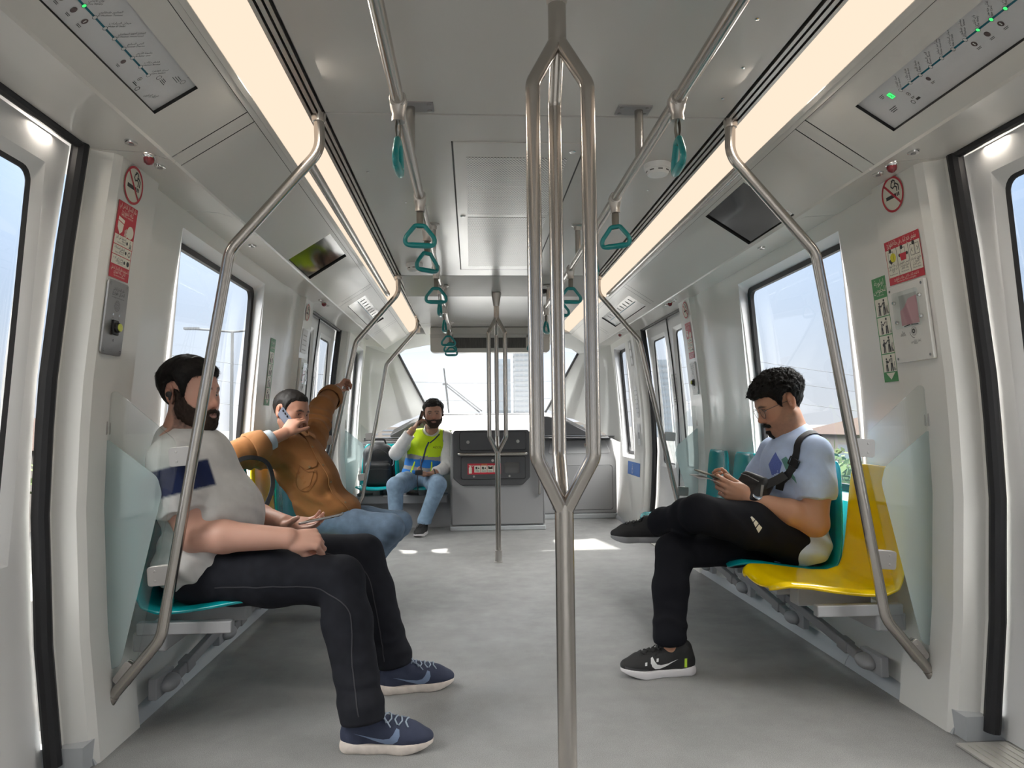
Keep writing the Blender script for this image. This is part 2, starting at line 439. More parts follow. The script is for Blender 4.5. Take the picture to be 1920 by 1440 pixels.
# ---- doors: two leaves, each with its own glass, black seals round the opening
def DX(s, z, off=0.): return s*(1.50+prof(z)+off)
def door(n, s, D):
    y0, y1 = D; ym = (y0+y1)/2
    root = empty('door_%d' % n, (0,0,0), 'x', 'door'); del root['label']; del root['category']; root['kind'] = 'structure'
    zt = 1.862
    for (a, b) in ((y0, ym-.004), (ym+.004, y1)):
        lw = (a+.10, b-.115) if a == y0 else (a+.115, b-.10)
        wz0, wz1 = .62, 1.775
        mb = MB(); zs = sorted(set([.012,.2,.37,.5,wz0,.75,.9,1.0,1.15,1.35,1.55,1.7,wz1,zt])); ys = sorted({a, lw[0], lw[1], b})
        for off in (0., .035):
            mb.sheet(len(ys)-1, len(zs)-1, lambda u, v: V((DX(s, zs[int(round(v*(len(zs)-1)))], off), ys[int(round(u*(len(ys)-1)))], zs[int(round(v*(len(zs)-1)))])),
                     skip=lambda i, j: lw[0] <= (ys[i]+ys[i+1])/2 <= lw[1] and wz0 <= (zs[j]+zs[j+1])/2 <= wz1)
        for yy in (a, b):
            mb.sheet(len(zs)-1, 1, lambda u, v: V((DX(s, zs[int(round(u*(len(zs)-1)))], .035*v), yy, zs[int(round(u*(len(zs)-1)))])))
        leaf = mb.build('door_leaf', DOORW, root, smooth=28)
        o = rrect(lw[0], lw[1], wz0, wz1, .002, 5); i_ = rrect(lw[0]+.028, lw[1]-.028, wz0+.03, wz1-.03, .045, 5); N = len(o)
        mb = MB(); mb.add([V((DX(s, z), y, z)) for y, z in o]+[V((DX(s, z, .014), y, z)) for y, z in i_], [(k,(k+1)%N,N+(k+1)%N,N+k) for k in range(N)])
        mb.build('glazing_bead', DOORW, leaf)
        i2 = rrect(lw[0]+.040, lw[1]-.040, wz0+.042, wz1-.042, .038, 5)
        mb = MB(); mb.add([V((DX(s, z, .014), y, z)) for y, z in i_]+[V((DX(s, z, .022), y, z)) for y, z in i2], [(k,(k+1)%N,N+(k+1)%N,N+k) for k in range(N)])
        mb.build('gasket', GASK, leaf)
        mb = MB(); mb.sheet(2, 10, lambda u, v: V((DX(s, lerp(wz0, wz1, v), .02), lerp(*lw, u), lerp(wz0, wz1, v))))
        mb.build('pane', GLASS, leaf)
        # sticker and finger groove on the meeting stile
        st = (b-.075, b-.02) if a == y0 else (a+.02, a+.075)
        P = lambda u, v, h, st=st: V((DX(s, 1.15+v, -.001-h), (st[0]+u) if s < 0 else (st[1]-u), 1.15+v))
        A = Art(P); A.rect(0, .055, 0, .26, 0, .0004, 6); A.frame(.002, .053, .075, .25, .003, 1)
        A.line([(.027,.1),(.027,.2),(.04,.16)], .006, 1); A.line([(.015,.12),(.027,.18)], .005, 1); A.disc(.027, .215, .009, 1)
        A.rect(.006, .049, .045, .055, 1); A.rect(.006, .049, .025, .035, 1)
        A.build('door_sticker', [principled('sticker_grey', (.55,.55,.53), .5), principled('sticker_ink', (.2,.2,.2), .5)], leaf)
        yc = (st[0]+st[1])/2
        mb = MB()
        for k in range(8):
            za, zb = .80+.04*k, .84+.04*k
            mb.sheet(1, 1, lambda u, v: V((DX(s, lerp(za, zb, v), -.001), yc-.007+.014*u, lerp(za, zb, v))))
        mb.build('finger_groove', principled('groove_grey', (.42,.41,.40), .5), leaf)
    # rubber seals
    mb = MB(); zs = [.03,.37,.75,1.0,1.15,1.35,1.55,1.7,1.868]
    for yy, sg in ((y0, -1), (y1, 1)):
        mb.tube([V((s*(1.463+prof(z)), yy-sg*.008, z)) for z in zs], .024, 10)
    mb.tube([V((s*(1.463+prof(1.862)), y, 1.866)) for y in (y0, ym, y1)], .017, 10)
    mb.build('door_seal', RUB, root)
    mb = MB(); 
    for k in range(len(zs)-1): mb.obox(V((DX(s, (zs[k]+zs[k+1])/2, .005), ym, (zs[k]+zs[k+1])/2)), (.012,0,0), (0,.006,0), (s*(prof(zs[k+1])-prof(zs[k]))/2,0,(zs[k+1]-zs[k])/2))
    mb.build('meeting_seal', RUB, root, smooth=None)
    # sill
    mb = MB(); mb.prism([(s*1.285,y0+.02,.001),(s*1.47,y0+.02,.001),(s*1.47,y1-.02,.001),(s*1.285,y1-.02,.001)], (0,0,.006))
    for k in range(6): mb.box(min(s*1.31+s*.025*k, s*(1.317+.025*k)), max(s*1.31+s*.025*k, s*(1.317+.025*k)), y0+.04, y1-.04, .006, .0095)
    mb.build('sill_plate', principled('sill_alu', (.50,.49,.46), .45, metal=.3), root)
    return root
door(1, -1, D1); door(2, 1, D1); door(3, -1, D2); door(4, 1, D2); door(5, -1, D0); door(6, 1, D0)

# ---- floor
def floor_mat():
    m, nt, out = _nt('speckled_floor')
    b = nt.nodes.new('ShaderNodeBsdfPrincipled'); tc = nt.nodes.new('ShaderNodeTexCoord')
    def nz(sc, det=3, rough=.5):
        n = nt.nodes.new('ShaderNodeTexNoise'); n.inputs['Scale'].default_value = sc; n.inputs['Detail'].default_value = det; n.inputs['Roughness'].default_value = rough
        nt.links.new(tc.outputs['Object'], n.inputs['Vector']); return n
    a = nz(420, 2); c = nz(3.2, 8, .65)
    r1 = nt.nodes.new('ShaderNodeValToRGB'); e = r1.color_ramp.elements
    e[0].position = .34; e[0].color = (.185,.185,.187,1); e[1].position = .68; e[1].color = (.35,.35,.345,1)
    nt.links.new(a.outputs['Fac'], r1.inputs[0])
    r2 = nt.nodes.new('ShaderNodeMapRange'); r2.inputs[1].default_value = .35; r2.inputs[2].default_value = .7; r2.inputs[3].default_value = .90; r2.inputs[4].default_value = 1.12
    nt.links.new(c.outputs['Fac'], r2.inputs[0])
    mx = nt.nodes.new('ShaderNodeVectorMath'); mx.operation = 'SCALE'
    nt.links.new(r1.outputs[0], mx.inputs[0]); nt.links.new(r2.outputs[0], mx.inputs['Scale']); nt.links.new(mx.outputs[0], b.inputs['Base Color'])
    w = nz(7, 8, .7); r3 = nt.nodes.new('ShaderNodeMapRange'); r3.inputs[1].default_value = .35; r3.inputs[2].default_value = .65; r3.inputs[3].default_value = .36; r3.inputs[4].default_value = .58
    nt.links.new(w.outputs['Fac'], r3.inputs[0]); nt.links.new(r3.outputs[0], b.inputs['Roughness'])
    bp = nt.nodes.new('ShaderNodeBump'); bp.inputs['Strength'].default_value = .12; bp.inputs['Distance'].default_value = .002
    nt.links.new(a.outputs['Fac'], bp.inputs['Height']); nt.links.new(bp.outputs[0], b.inputs['Normal'])
    nt.links.new(b.outputs[0], out.inputs[0]); return m
mb = MB(); mb.box(-1.52, 1.52, -3.4, 8.0, -.06, 0.)
struct(mb.build('floor', floor_mat(), smooth=None))
# skirting: rounded cove strip between floor and wall
for s, nm in ((-1, 'baseboard_left'), (1, 'baseboard_right')):
    mb = MB()
    prf = [(1.385,.13),(1.372,.125),(1.366,.075),(1.360,.052),(1.345,.036),(1.333,.018),(1.326,.0),(1.40,.0)]
    for (a, b) in ((2.245, 2.9), (2.904, 4.9), (6.47, 7.6), (-1.99, .78), (4.904,5.01)):
        n = len(prf)
        mb.add([(s*x, a, z) for x, z in prf]+[(s*x, b, z) for x, z in prf], [(k,(k+1)%n,n+(k+1)%n,n+k) for k in range(n)]+[tuple(range(n)), tuple(range(2*n-1,n-1,-1))])
    # door-post foot blocks
    for y in (2.19, 5.07, 6.42, .84):
        sg = 1 if y in (2.19, 6.42) else -1
        mb.prism([(s*1.335,y-.05*0+sg*.0,.0),(s*1.335,y+sg*.075,.0),(s*1.46,y+sg*.075,.0),(s*1.46,y,.0)], (0,0,.075))
    struct(mb.build(nm, BASEG, smooth=40))

# ---- ceiling
def ZC(Y): return interp(Y, [4.93, 5.33], [2.05, 1.978])
mb = MB()
for (a, b) in ((-3.4,-.2),(-.194,2.347),(2.353,4.93),(4.936,5.33),(5.336,6.75),(6.756,7.62)):
    mb.add([(x, y, ZC(y)+dz) for dz in (0,.02) for y in (a, b) for x in (-.683,.683)], [(0,1,3,2),(4,6,7,5),(0,2,6,4),(1,5,7,3),(0,4,5,1),(2,3,7,6)])
mb.mat(1).box(-1.6, 1.6, -3.4, 8.0, 2.12, 2.14)
struct(mb.build('ceiling', [CEILM, BLACK], smooth=None, bevel=.003, bseg=1))
# ceiling screws
def panel_line(x): return 1.975-.645*(x-.885)
tn = 1
for s in (-1, 1):
    # aluminium strip with two black slots beside the ceiling panels
    mb = MB()
    mb.mat(0)
    for (x0, x1, z) in ((.690,.701,2.046),(.707,.720,2.043),(.7265,.738,2.040)):
        mb.box(min(s*x0,s*x1), max(s*x0,s*x1), -3.4, 7.55, z, 2.075)
    mb.mat(1).box(min(s*.683,s*.742), max(s*.683,s*.742), -3.4, 7.55, 2.062, 2.08)
    # strip between light and cove
    mb.mat(2)
    mb.prism([(s*.852,-3.4,1.990),(s*.866,-3.4,1.982),(s*.868,-3.4,2.0),(s*.854,-3.4,2.01)], (0,10.95,0))
    mb.prism([(s*.868,-3.4,1.984),(s*.882,-3.4,1.974),(s*.884,-3.4,1.99),(s*.870,-3.4,2.0)], (0,10.95,0))
    mb.mat(1).prism([(s*.850,-3.4,1.999),(s*.890,-3.4,1.978),(s*.892,-3.4,1.99),(s*.852,-3.4,2.02)], (0,10.95,0))
    struct(mb.build('trim_%d' % tn, [ALU, BLACK, COVEM], smooth=None)); tn += 1
# cove panels (sloping bulkhead with recesses for the screens) and soffit down to the wall
def cove(s):
    global tn
    scr = [(.90, 1.952 if s < 0 else 1.998, .946, 1.061)]
    scr.append((2.745, 3.215, .90, 1.104) if s > 0 else (3.55, 4.02, .90, 1.104))
    scr.append((5.06, 6.15, .95, 1.072))
    mb = MB()
    cuts = [-3.4,-2.0,.80,.87,2.185,2.255,4.86,4.94,6.50,6.58,7.62]
    for (a, b) in zip(cuts[:-1], cuts[1:]):
        a2, b2 = a+.0025, b-.0025
        xs = {.885, 1.112}; ys = {a2, b2}
        hole = [h for h in scr if h[0] >= a-.01 and h[1] <= b+.01]
        for h in hole: ys |= {h[0], h[1]}; xs |= {h[2], h[3]}
        xs = sorted(xs); ys = sorted(ys)
        def pt(u, v):
            y = ys[int(round(u*(len(ys)-1)))]; x = xs[int(round(v*(len(xs)-1)))]
            return V((s*x, y, panel_line(x)))
        mb.sheet(len(ys)-1, len(xs)-1, pt, skip=lambda i, j: any(h[0] <= (ys[i]+ys[i+1])/2 <= h[1] and h[2] <= (xs[j]+xs[j+1])/2 <= h[3] for h in hole))
        for h in hole:   # recess sides
            for (p, q) in (((h[2],h[0]),(h[3],h[0])),((h[3],h[0]),(h[3],h[1])),((h[3],h[1]),(h[2],h[1])),((h[2],h[1]),(h[2],h[0]))):
                mb.mat(1); mb.add([(s*p[0],p[1],panel_line(p[0])),(s*q[0],q[1],panel_line(q[0])),(s*q[0]+s*.008,q[1],panel_line(q[0])+.014),(s*p[0]+s*.008,p[1],panel_line(p[0])+.014)], [(0,1,2,3)]); mb.mat(0)
    # dark backing that shows in the joints
    mb.mat(1); mb.add([(s*.88,-3.4,panel_line(.88)+.016),(s*1.09,-3.4,panel_line(1.09)+.016),(s*1.09,7.62,panel_line(1.09)+.016),(s*.88,7.62,panel_line(.88)+.016)], [(0,1,2,3)]); mb.mat(0)
    # raised lip along the lower edge + soffit, in lengths
    for (a, b) in zip([-3.4,-2.0,.84,2.215,2.84,4.93,6.5], [-2.0,.84,2.215,2.84,4.93,6.5,7.62]):
        x0 = 1.112; z0 = panel_line(x0)
        pr = [(x0-.002,z0+.001),(x0+.003,z0-.006),(x0+.010,z0-.004),(x0+.014,z0+.004),(1.20,1.855),(1.30,1.862),(1.345,1.864),(1.40,1.868)]
        n = len(pr)
        mb.add([(s*x, a+.002, z) for x, z in pr]+[(s*x, b-.002, z) for x, z in pr], [(k, k+1, n+k+1, n+k) for k in range(n-1)])
    struct(mb.build('trim_%d' % tn, [COVEM, BLACK], smooth=30)); tn += 1
    return scr
SCR = {-1: cove(-1), 1: cove(1)}
# light strips
for s, w in ((-1, 'left'), (1, 'right')):
    root = empty('light_strip', (s*.795, 2., 2.02), 'warm white linear ceiling light running the whole %s side of the car' % w, 'light', 'cove lights')
    mb = MB()
    pr = [(.7385,2.048),(.75,2.040),(.79,2.022),(.83,2.000),(.8515,1.992)]
    n = len(pr)
    mb.add([(s*x, -3.4, z) for x, z in pr]+[(s*x, 7.5, z) for x, z in pr]+[(s*(x+.006), -3.4, z+.012) for x, z in pr]+[(s*(x+.006), 7.5, z+.012) for x, z in pr],
           [(k,k+1,n+k+1,n+k) for k in range(n-1)]+[(2*n+k,2*n+k+1,3*n+k+1,3*n+k) for k in range(n-1)])
    mb.build('diffuser', LED, root, smooth=60)
    mb = MB(); mb.box(min(s*.735,s*.865), max(s*.735,s*.865), 7.5, 7.515, 1.985, 2.06)
    mb.build('end_cap', COVEM, root, smooth=None)
# rear of the car behind the camera, opened wide to let in fill light
mb = MB(); 
mb.box(-1.52,-1.25,-3.46,-3.4,0,2.14); mb.box(1.25,1.52,-3.46,-3.4,0,2.14); mb.box(-1.25,1.25,-3.46,-3.4,1.93,2.14); mb.box(-1.25,1.25,-3.46,-3.4,0,.55)
struct(mb.build('wall_rear', WHITE, smooth=None))
# outer roof so that no daylight leaks in above the lining
for s, nm in ((-1,'trim_21'),(1,'trim_22')):
    mb = MB(); mb.prism([(s*1.36,-3.4,1.875),(s*1.56,-3.4,1.86),(s*1.56,-3.4,2.14),(s*1.36,-3.4,2.14)], (0,11.4,0))
    mb.prism([(s*1.46,-3.4,-.06),(s*1.56,-3.4,-.06),(s*1.56,-3.4,.012),(s*1.46,-3.4,.012)], (0,11.4,0))
    struct(mb.build(nm, JAMBW, smooth=None))
# ================================================================== grab poles
def tri_pole(x, y, zj0, zj1, ztop, label):
    root = empty('stanchion_pole', (x, y, 0), label, 'grab pole', 'three-pronged stanchions')
    R = .070
    for a, b in ((.085,zj0+.012),(zj1-.012,ztop-.02)): MB().lathe([(.0205,a),(.0205,b)], (x, y, 0), n=28).build('pole', STEEL, root)
    mb = MB(); mb.lathe([(.032,.0),(.032,.004),(.027,.006),(.0255,.02),(.0255,.085),(.0215,.087)], (x, y, 0), n=28); mb.build('floor_socket', CLAMPM, root)
    mb = MB(); mb.lathe([(.022,ztop-.10),(.036,ztop-.012),(.036,ztop)], (x, y, 0), n=28); mb.build('ceiling_socket', CLAMPM, root)
    for a in (-150, -30, 90):
        dx, dy = R*math.cos(math.radians(a)), R*math.sin(math.radians(a))
        p = fillet([(x+dx*.06,y+dy*.06,zj0),(x+dx,y+dy,zj0+.115),(x+dx,y+dy,zj1-.115),(x+dx*.06,y+dy*.06,zj1)], .045, 8)
        mb = MB(); mb.tube(p, .0163, 20); mb.build('prong', STEEL, root)
    return root
tri_pole(0.0, 1.55, .815, 1.865, ZC(1.55), 'three-pronged steel stanchion nearest the camera, cut by the top and bottom of the frame')
tri_pole(-.008, 5.27, .80, 1.80, ZC(5.27), 'whole three-pronged steel stanchion standing on the floor in front of the grey console')

def flange(mb, p, d, r0=.019, r1=.034, L=.05):
    p = V(p); d = V(d).normalized(); mb.lathe([(r0,-L),(r1*.8,-L*.35),(r1,0),(r1,.004)], p, d, 24)
def bent_pole(s, Y, p3, root, name):
    p = [(s*.705,Y,2.062),(s*.70,Y,1.925),(s*.992,Y,1.585),(s*p3,Y,.335),(s*1.372,Y+.01,.118)]
    mb = MB(); mb.tube(fillet(p, [0,.10,.10,.11,0], 10), .0178, 20)
    flange(mb, p[4], V(p[4])-V(p[3]), .019, .030, .055)
    mb.lathe([(.0245,0),(.0245,.012),(.021,.03),(.018,.032)], (s*.705,Y,2.052), (0,0,-1), 20)
    return mb.build(name, STEEL, root)
for s, w in ((-1, 'left'), (1, 'right')):
    root = empty('handrail_frame', (s*.75, 2.36, 2.0), 'steel handrail frame of two bent poles and a level tube under the %s light' % w, 'handrail')
    bent_pole(s, 2.36, 1.19, root, 'bent_pole'); bent_pole(s, 4.93, 1.262, root, 'bent_pole')
    mb = MB(); mb.tube([(s*.735,2.36,1.882),(s*.775,4.93,1.838+.08)], .0165, 18); mb.build('level_tube', STEEL, root)
root = empty('bent_grab_pole', (-.70, 6.7, 2.0), 'steel bent grab pole before the far teal seats, beside the person in the vest', 'grab pole')
bent_pole(-1, 6.7, 1.215, root, 'bent_pole')

# ---- glass partitions beside the doors
def partition(s, Y, lean, label, pole3):
    root = empty('glass_partition', (s*1.3, Y, .2), label, 'glass partition', None)
    dl = lean
    pts = [(1.372,1.03),(1.368,1.118),(1.352,1.125),(1.165+dl*.2,.965),(1.150+dl*.2,.90),(1.275+dl,.235),(1.305+dl,.192),(1.383,.172),(1.388,.25),(1.40,.6),(1.40,.75)]
    out = rpoly(pts, [0,.03,.03,.04,.06,.05,.03,.02,0,0,0], 5)
    mb = MB(); mb.prism([(s*x, Y-.004, z) for x, z in out], (0,.008,0)); g = mb.build('glass', GLASSP, root)
    f = rpoly([(1.382,.975),(1.215+dl*.2,.845),(1.20+dl*.2,.79),(1.32+dl*.8,.245),(1.38,.235),(1.392,.5)], [.01,.05,.05,.03,.02,0], 5)
    mb = MB(); mb.prism([(s*x, Y-.0052, z) for x, z in f], (0,.0008,0)); mb.build('frosted_film', FILM, g)
    def clamp(cx, cz, w, h, ang):
        mb = MB(); c, sn = math.cos(ang), math.sin(ang); q = rrect(-w/2, w/2, -h/2, h/2, .010, 4)
        for yy in (Y-.0135, Y+.0055):
            mb.prism([(s*(cx+u*c-v*sn), yy, cz+u*sn+v*c) for u, v in q], (0,.008,0))
        for u in (-.25, .25):
            mb.lathe([(.004,0),(.004,.0015)], (s*(cx+.012*c-u*h*-sn*0-u*h*sn), Y-.0135, cz+.012*sn+u*h*c), (0,-1,0), 10)
        mb.build('clamp', CLAMPM, root, bevel=.002)
    def pole_x(z): return .992+(pole3-.992)*(1.585-z)/(1.585-.335)
    clamp(pole_x(.905)+.042, .91, .072, .062, -.08); clamp(pole_x(.525)+.042, .53, .072, .062, -.08); clamp(1.300+dl*.5, .222, .052, .075, .62)
    clamp(1.394, 1.025, .040, .095, .0); clamp(1.386, .325, .040, .095, 0)
    return root
for s, w in ((-1,'left'),(1,'right')):
    partition(s, 2.376, 0., 'glass partition with frosted film beside the nearest seat on the %s, by a bent pole' % w, 1.19)
    partition(s, 4.89, .06, 'glass partition with frosted film between the seats and the far door on the %s side' % w, 1.262)
partition(-1, 6.74, .03, 'glass partition with frosted film in front of the seat with the backpack', 1.215)

# ---- overhead rails
RX = {-1: -.392, 1: .366}
for s, w in ((-1,'left'),(1,'right')):
    x = RX[s]
    root = empty('overhead_rail', (x, 2.3, 1.88), 'long straight steel handrail under the ceiling, %s of the centre line' % w, 'handrail')
    mb = MB(); mb.tube([(x,-2.5,1.88),(x,2.,1.88),(x,6.98,1.88)], .0172, 20); mb.build('rail', STEEL, root)
    for Y in (-.4, 2.29, 3.66, 5.12, 6.7):
        zc = ZC(Y)
        mb = MB(); mb.tube([(x,Y,1.885),(x,Y,zc)], .0145, 16); mb.build('post', STEEL, root)
        mb = MB()
        if Y < 3:
            dx = -.018*s
            mb.box(x+dx-.057, x+dx+.057, Y-.034, Y+.034, zc-.005, zc)
            for ex in (-.043, .043):
                for ey in (-.022, .022): mb.lathe([(.007,0),(.007,.002),(.004,.003)], (x+dx+ex,Y+ey,zc-.005), (0,0,-1), 10)
            mb.build('ceiling_plate', GREYM, root, smooth=30)
        else:
            mb.lathe([(.034,0),(.034,.005),(.02,.012),(.018,.03)], (x,Y,zc), (0,0,-1), 20); mb.build('ceiling_plate', CLAMPM, root)

# ---- strap hangers
def hanger(x, Y, rot, label):
    root = empty('strap_hanger', (x, Y, 1.88), label, 'strap hanger', 'teal strap hangers on the overhead rails')
    mb = MB()
    mb.tube([(x,Y-.021,1.88),(x,Y-.017,1.88),(x,Y+.017,1.88),(x,Y+.021,1.88)], [.0215,.0235,.0235,.0215], 20)
    mb.lathe([(.0235,.0),(.021,.018),(.0165,.030),(.0185,.042),(.0185,.050)], (x,Y,1.872), (0,0,-1), 20)
    mb.build('rail_clamp', CLAMPM, root)
    c, sn = math.cos(rot), math.sin(rot)
    def L(u, v, w): return V((x+u*c-w*sn, Y+u*sn+w*c, 1.88+v))
    mb = MB()
    for sg in (-1, 1):
        mb.sheet(8, 1, lambda a, b: L(-.0125+.025*b, lerp(-.046,-.122,a), sg*.006*math.sin(PI*min(1, a*1.15))**.8))
    mb.build('strap', STRAPM, root, solid=.0016)
    D = rpoly([(-.018,-.112),(.018,-.112),(.056,-.160),(.056,-.188),(-.056,-.188),(-.056,-.160)], [.014,.014,.03,.02,.02,.03], 6)
    mb = MB(); mb.tube([L(u, v, 0) for u, v in D], .0088, 12, closed=True, up=L(0,0,1)-L(0,0,0), sx=1.)
    # flattened grip bar with a moulded ridge
    mb.tube([L(-.046,-.188,0), L(-.03,-.189,0), L(.03,-.189,0), L(.046,-.188,0)], [.009,.0115,.0115,.009], 12)
    mb.build('handle', TEALH, root, smooth=60)
    return root
LEFTH = [(1.89,88,'nearest one, seen edge-on by the steel ceiling plate'),(2.70,8,'second from the camera, seen face-on'),(3.14,40,'third from the camera, turned half sideways'),(3.95,6,'fourth from the camera, seen face-on below the smoke detector'),
         (4.41,84,'fifth from the camera, seen edge-on'),(5.19,80,'sixth from the camera, seen edge-on'),(6.08,4,'highest of three overlapping before the far header box'),(6.60,0,'middle of three overlapping before the far header box'),(7.03-.08,2,'lowest of three overlapping before the far header box')]
RIGHTH = [(1.86,86,'nearest one, seen edge-on beside the round smoke detector'),(2.70,-32,'second from the camera, swung half sideways'),(3.17,68,'third from the camera, half hidden by the near stanchion'),(3.95,5,'fourth from the camera, between two prongs of the near stanchion'),
          (4.45,-14,'fifth from the camera, under the one between the prongs'),(5.27,66,'sixth from the camera, left of the near stanchion'),(6.57,45,'farthest one, beside the end of the header box')]
for Y, r, t in LEFTH: hanger(RX[-1], Y, math.radians(r), 'teal strap hanger, left rail, '+t)
for Y, r, t in RIGHTH: hanger(RX[1], Y, math.radians(r), 'teal strap hanger, right rail, '+t)

# ================================================================== seats
def seat_pt(u, v, x_l=.0):
    """shell of one seat: u along the profile (0 lip .. 1 top of back), v across; local x = depth from the lip, y across, z up"""
    prx = [0.000,.012,.045,.12,.22,.32,.40,.452,.480,.492,.500,.506,.512,.516]
    prz = [.395,.412,.424,.419,.404,.392,.390,.408,.452,.52,.60,.69,.775,.835]
    uu = [0,.04,.09,.17,.28,.39,.48,.55,.62,.69,.77,.85,.93,1.]
    x = interp(u, uu, prx)*.935; z = interp(u, uu, prz)
    hw = interp(u, [0,.03,.08,.25,.5,.62,.8,.93,.975,1.], [.120,.165,.200,.217,.219,.214,.196,.176,.165,.140])
    e = abs(v*2-1); sgn = 1 if v > .5 else -1
    y = sgn*hw*e*.945
    # dished middle, raised then rolled edge
    cur = .016*e*e if u < .55 else 0.
    roll = .014*max(0, (e-.88)/.12)**1.6
    bx = 0.
    if u < .5: z += cur-roll
    else:
        k = min(1, (u-.5)/.14); z += (cur*(1-k)); bx = -.020*e*e*k+roll*k*1.2; z -= roll*(1-k)
        x += bx
    return x, y, z
def make_seat(name, mat, M, label, group, base=True):
    o = empty(name, M @ V((.3,0,.39)), label, 'seat', group)
    mb = MB(); NU, NV = 44, 20
    vs = [0]+[ .5-.5*math.cos(PI*k/NV) for k in range(1, NV)]+[1]
    mb.sheet(NU, NV, lambda u, v: M @ V(seat_pt(u, vs[int(round(v*NV))])))
    sh = mb.build('seat_shell', mat, o, smooth=180, solid=.012, subsurf=1)
    mb = MB()
    def bx(x0,x1,y0,y1,z0,z1): mb.prism([M @ V(p) for p in ((x0,y0,z0),(x1,y0,z0),(x1,y1,z0),(x0,y1,z0))], M.to_3x3() @ V((0,0,z1-z0)))
    bx(.14,.42,-.035,.035,.32,.385); bx(.14,.45,-.185,-.150,.318,.358); bx(.14,.45,.150,.185,.318,.358)
    mb.build('seat_bracket', GREYP, o, bevel=.004)
    return o
def seatM(s, Y): # seats along the side walls: lip towards the aisle
    return Matrix(((s*1.,0,0,s*.862),(0,1.,0,Y),(0,0,1,0),(0,0,0,1))) if s > 0 else Matrix(((-1.,0,0,-.862),(0,-1.,0,Y),(0,0,1,0),(0,0,0,1)))
YS = [2.640, 3.060, 3.485, 3.910, 4.355]
SR = ['yellow plastic seat nearest the camera on the right, empty','teal plastic seat under the person in the light blue shirt','teal plastic seat next beyond the person in the light blue shirt','teal plastic seat on the right, second from the far partition','teal plastic seat on the right, last before the far partition']
SL = ['teal plastic seat nearest the camera on the left, under the person in grey','teal plastic seat holding the black bag, beyond the person in the grey shirt','teal plastic seat on the left next before the yellow one','yellow plastic seat on the left, beneath the person in the tan overshirt','teal plastic seat on the left, last before the far partition']
for k, Y in enumerate(YS):
    make_seat('passenger_seat', YELLOW if k == 0 else TEAL, seatM(1, Y), SR[k], 'seats along the right wall')
    make_seat('passenger_seat', YELLOW if k == 3 else TEAL, seatM(-1, Y), SL[k], 'seats along the left wall')
def seatMf(x): return Matrix(((0,1.,0,x),(1.,0,0,6.93),(0,0,1,-.012),(0,0,0,1)))
make_seat('passenger_seat', TEAL, seatMf(-1.135), 'teal plastic seat facing the camera, holding the backpack', 'forward seats at the car end')
make_seat('passenger_seat', TEAL, seatMf(-.690), 'teal plastic seat facing the camera, under the person in the vest', 'forward seats at the car end')
mb = MB(); mb.box(-1.36,-.44,7.02,7.12,.25,.325); mb.box(-1.36,-.44,7.3,7.40,.18,.325)
for x in (-1.0,-.55): mb.box(x-.06,x+.06,6.97,7.3,.315,.335)
tag(mb.build('seat_beam', GREYP, bevel=.006), 'grey support beam under the two forward teal seats', 'seat support')
# wall beams, struts and latch housings under the side seats
for s, w in ((-1,'left'),(1,'right')):
    root = empty('seat_support', (s*1.3, 3.4, .25), 'grey beam, struts and housings carrying the row of seats on the %s wall' % w, 'seat support')
    mb = MB(); mb.box(min(s*1.215,s*1.325), max(s*1.215,s*1.325), 2.46, 4.78, .262, .326); mb.build('wall_beam', GREYP, root, bevel=.008)
    for k, Y in enumerate((2.645, 3.26, 3.87, 4.48)):
        mb = MB(); mb.prism([(s*1.322,Y-.07,.062),(s*1.322,Y+.075,.062),(s*1.322,Y+.075,.135),(s*1.322,Y-.07,.135)], (-s*.03,0,0))
        mb.ellipsoid((s*1.286,Y+.02,.095), .035, .055, .030, 20, 12)
        mb.build('housing', GREYP, root, bevel=.004)
        mb = MB(); a, b = V((s*1.278,Y+.05,.105)), V((s*1.225,Y+.58,.215)); d = (b-a)
        sd = V((1,0,0)); u = d.normalized().cross(sd).normalized()
        mb.obox((a+b)/2, d/2, sd*.014, u*.019)
        mb.obox(b, d.normalized()*.035, sd*.02, u*.027); mb.obox(a+d*.16, d.normalized()*.03, sd*.019, u*.024)
        mb.build('strut', GREYM, root, bevel=.004)

# ================================================================== signs and wall equipment
SIGN_MATS = [SIGNW, INK, RED, GREEN, BLUE, SWHITE, principled('pictogram_yellow', (.75,.68,.03), .4), principled('tablet_grey', (.42,.41,.40), .4)]
def wallP(s, sec, Y0, Z0):
    """u to the viewer's right, v up"""
    return lambda u, v, h: W(s, sec, Y0+u if s < 0 else Y0-u, Z0+v, -h*1.6-.0022)
def no_smoking(s, sec, Y, Z, r, label):
    A = Art(wallP(s, sec, Y, Z))
    A.disc(0, 0, r, 0, .0003, 36)
    def cig(dx, dy): return (dx*r, dy*r)
    A.poly([cig(-.62,-.22),cig(.30,-.22),cig(.30,-.02),cig(-.62,-.02)], 1, .0007)
    for x in (.36,.50): A.poly([cig(x,-.22),cig(x+.09,-.22),cig(x+.09,-.02),cig(x,-.02)], 1, .0007)
    A.line([cig(.42,.08),cig(.44,.28),cig(.30,.38),cig(.10,.30),cig(-.04,.42),cig(.02,.60),cig(.16,.66)], .075*r, 1, .0007)
    A.line([cig(.60,.08),cig(.60,.36),cig(.42,.50),cig(.30,.46),cig(.34,.66),cig(.22,.74),cig(.06,.70)], .075*r, 1, .0007)
    A.line([cig(-.62,.62),cig(.62,-.62)], .13*r, 2, .001)
    A.annulus(0, 0, r*.87, r, 2, .001, 40)
    return tag(A.build('no_smoking_sign', SIGN_MATS), label, 'sign', 'round no-smoking signs')
no_smoking(-1,'A',2.346,1.795,.062,'round no-smoking sign on the near left pillar, above the red intercom sticker')
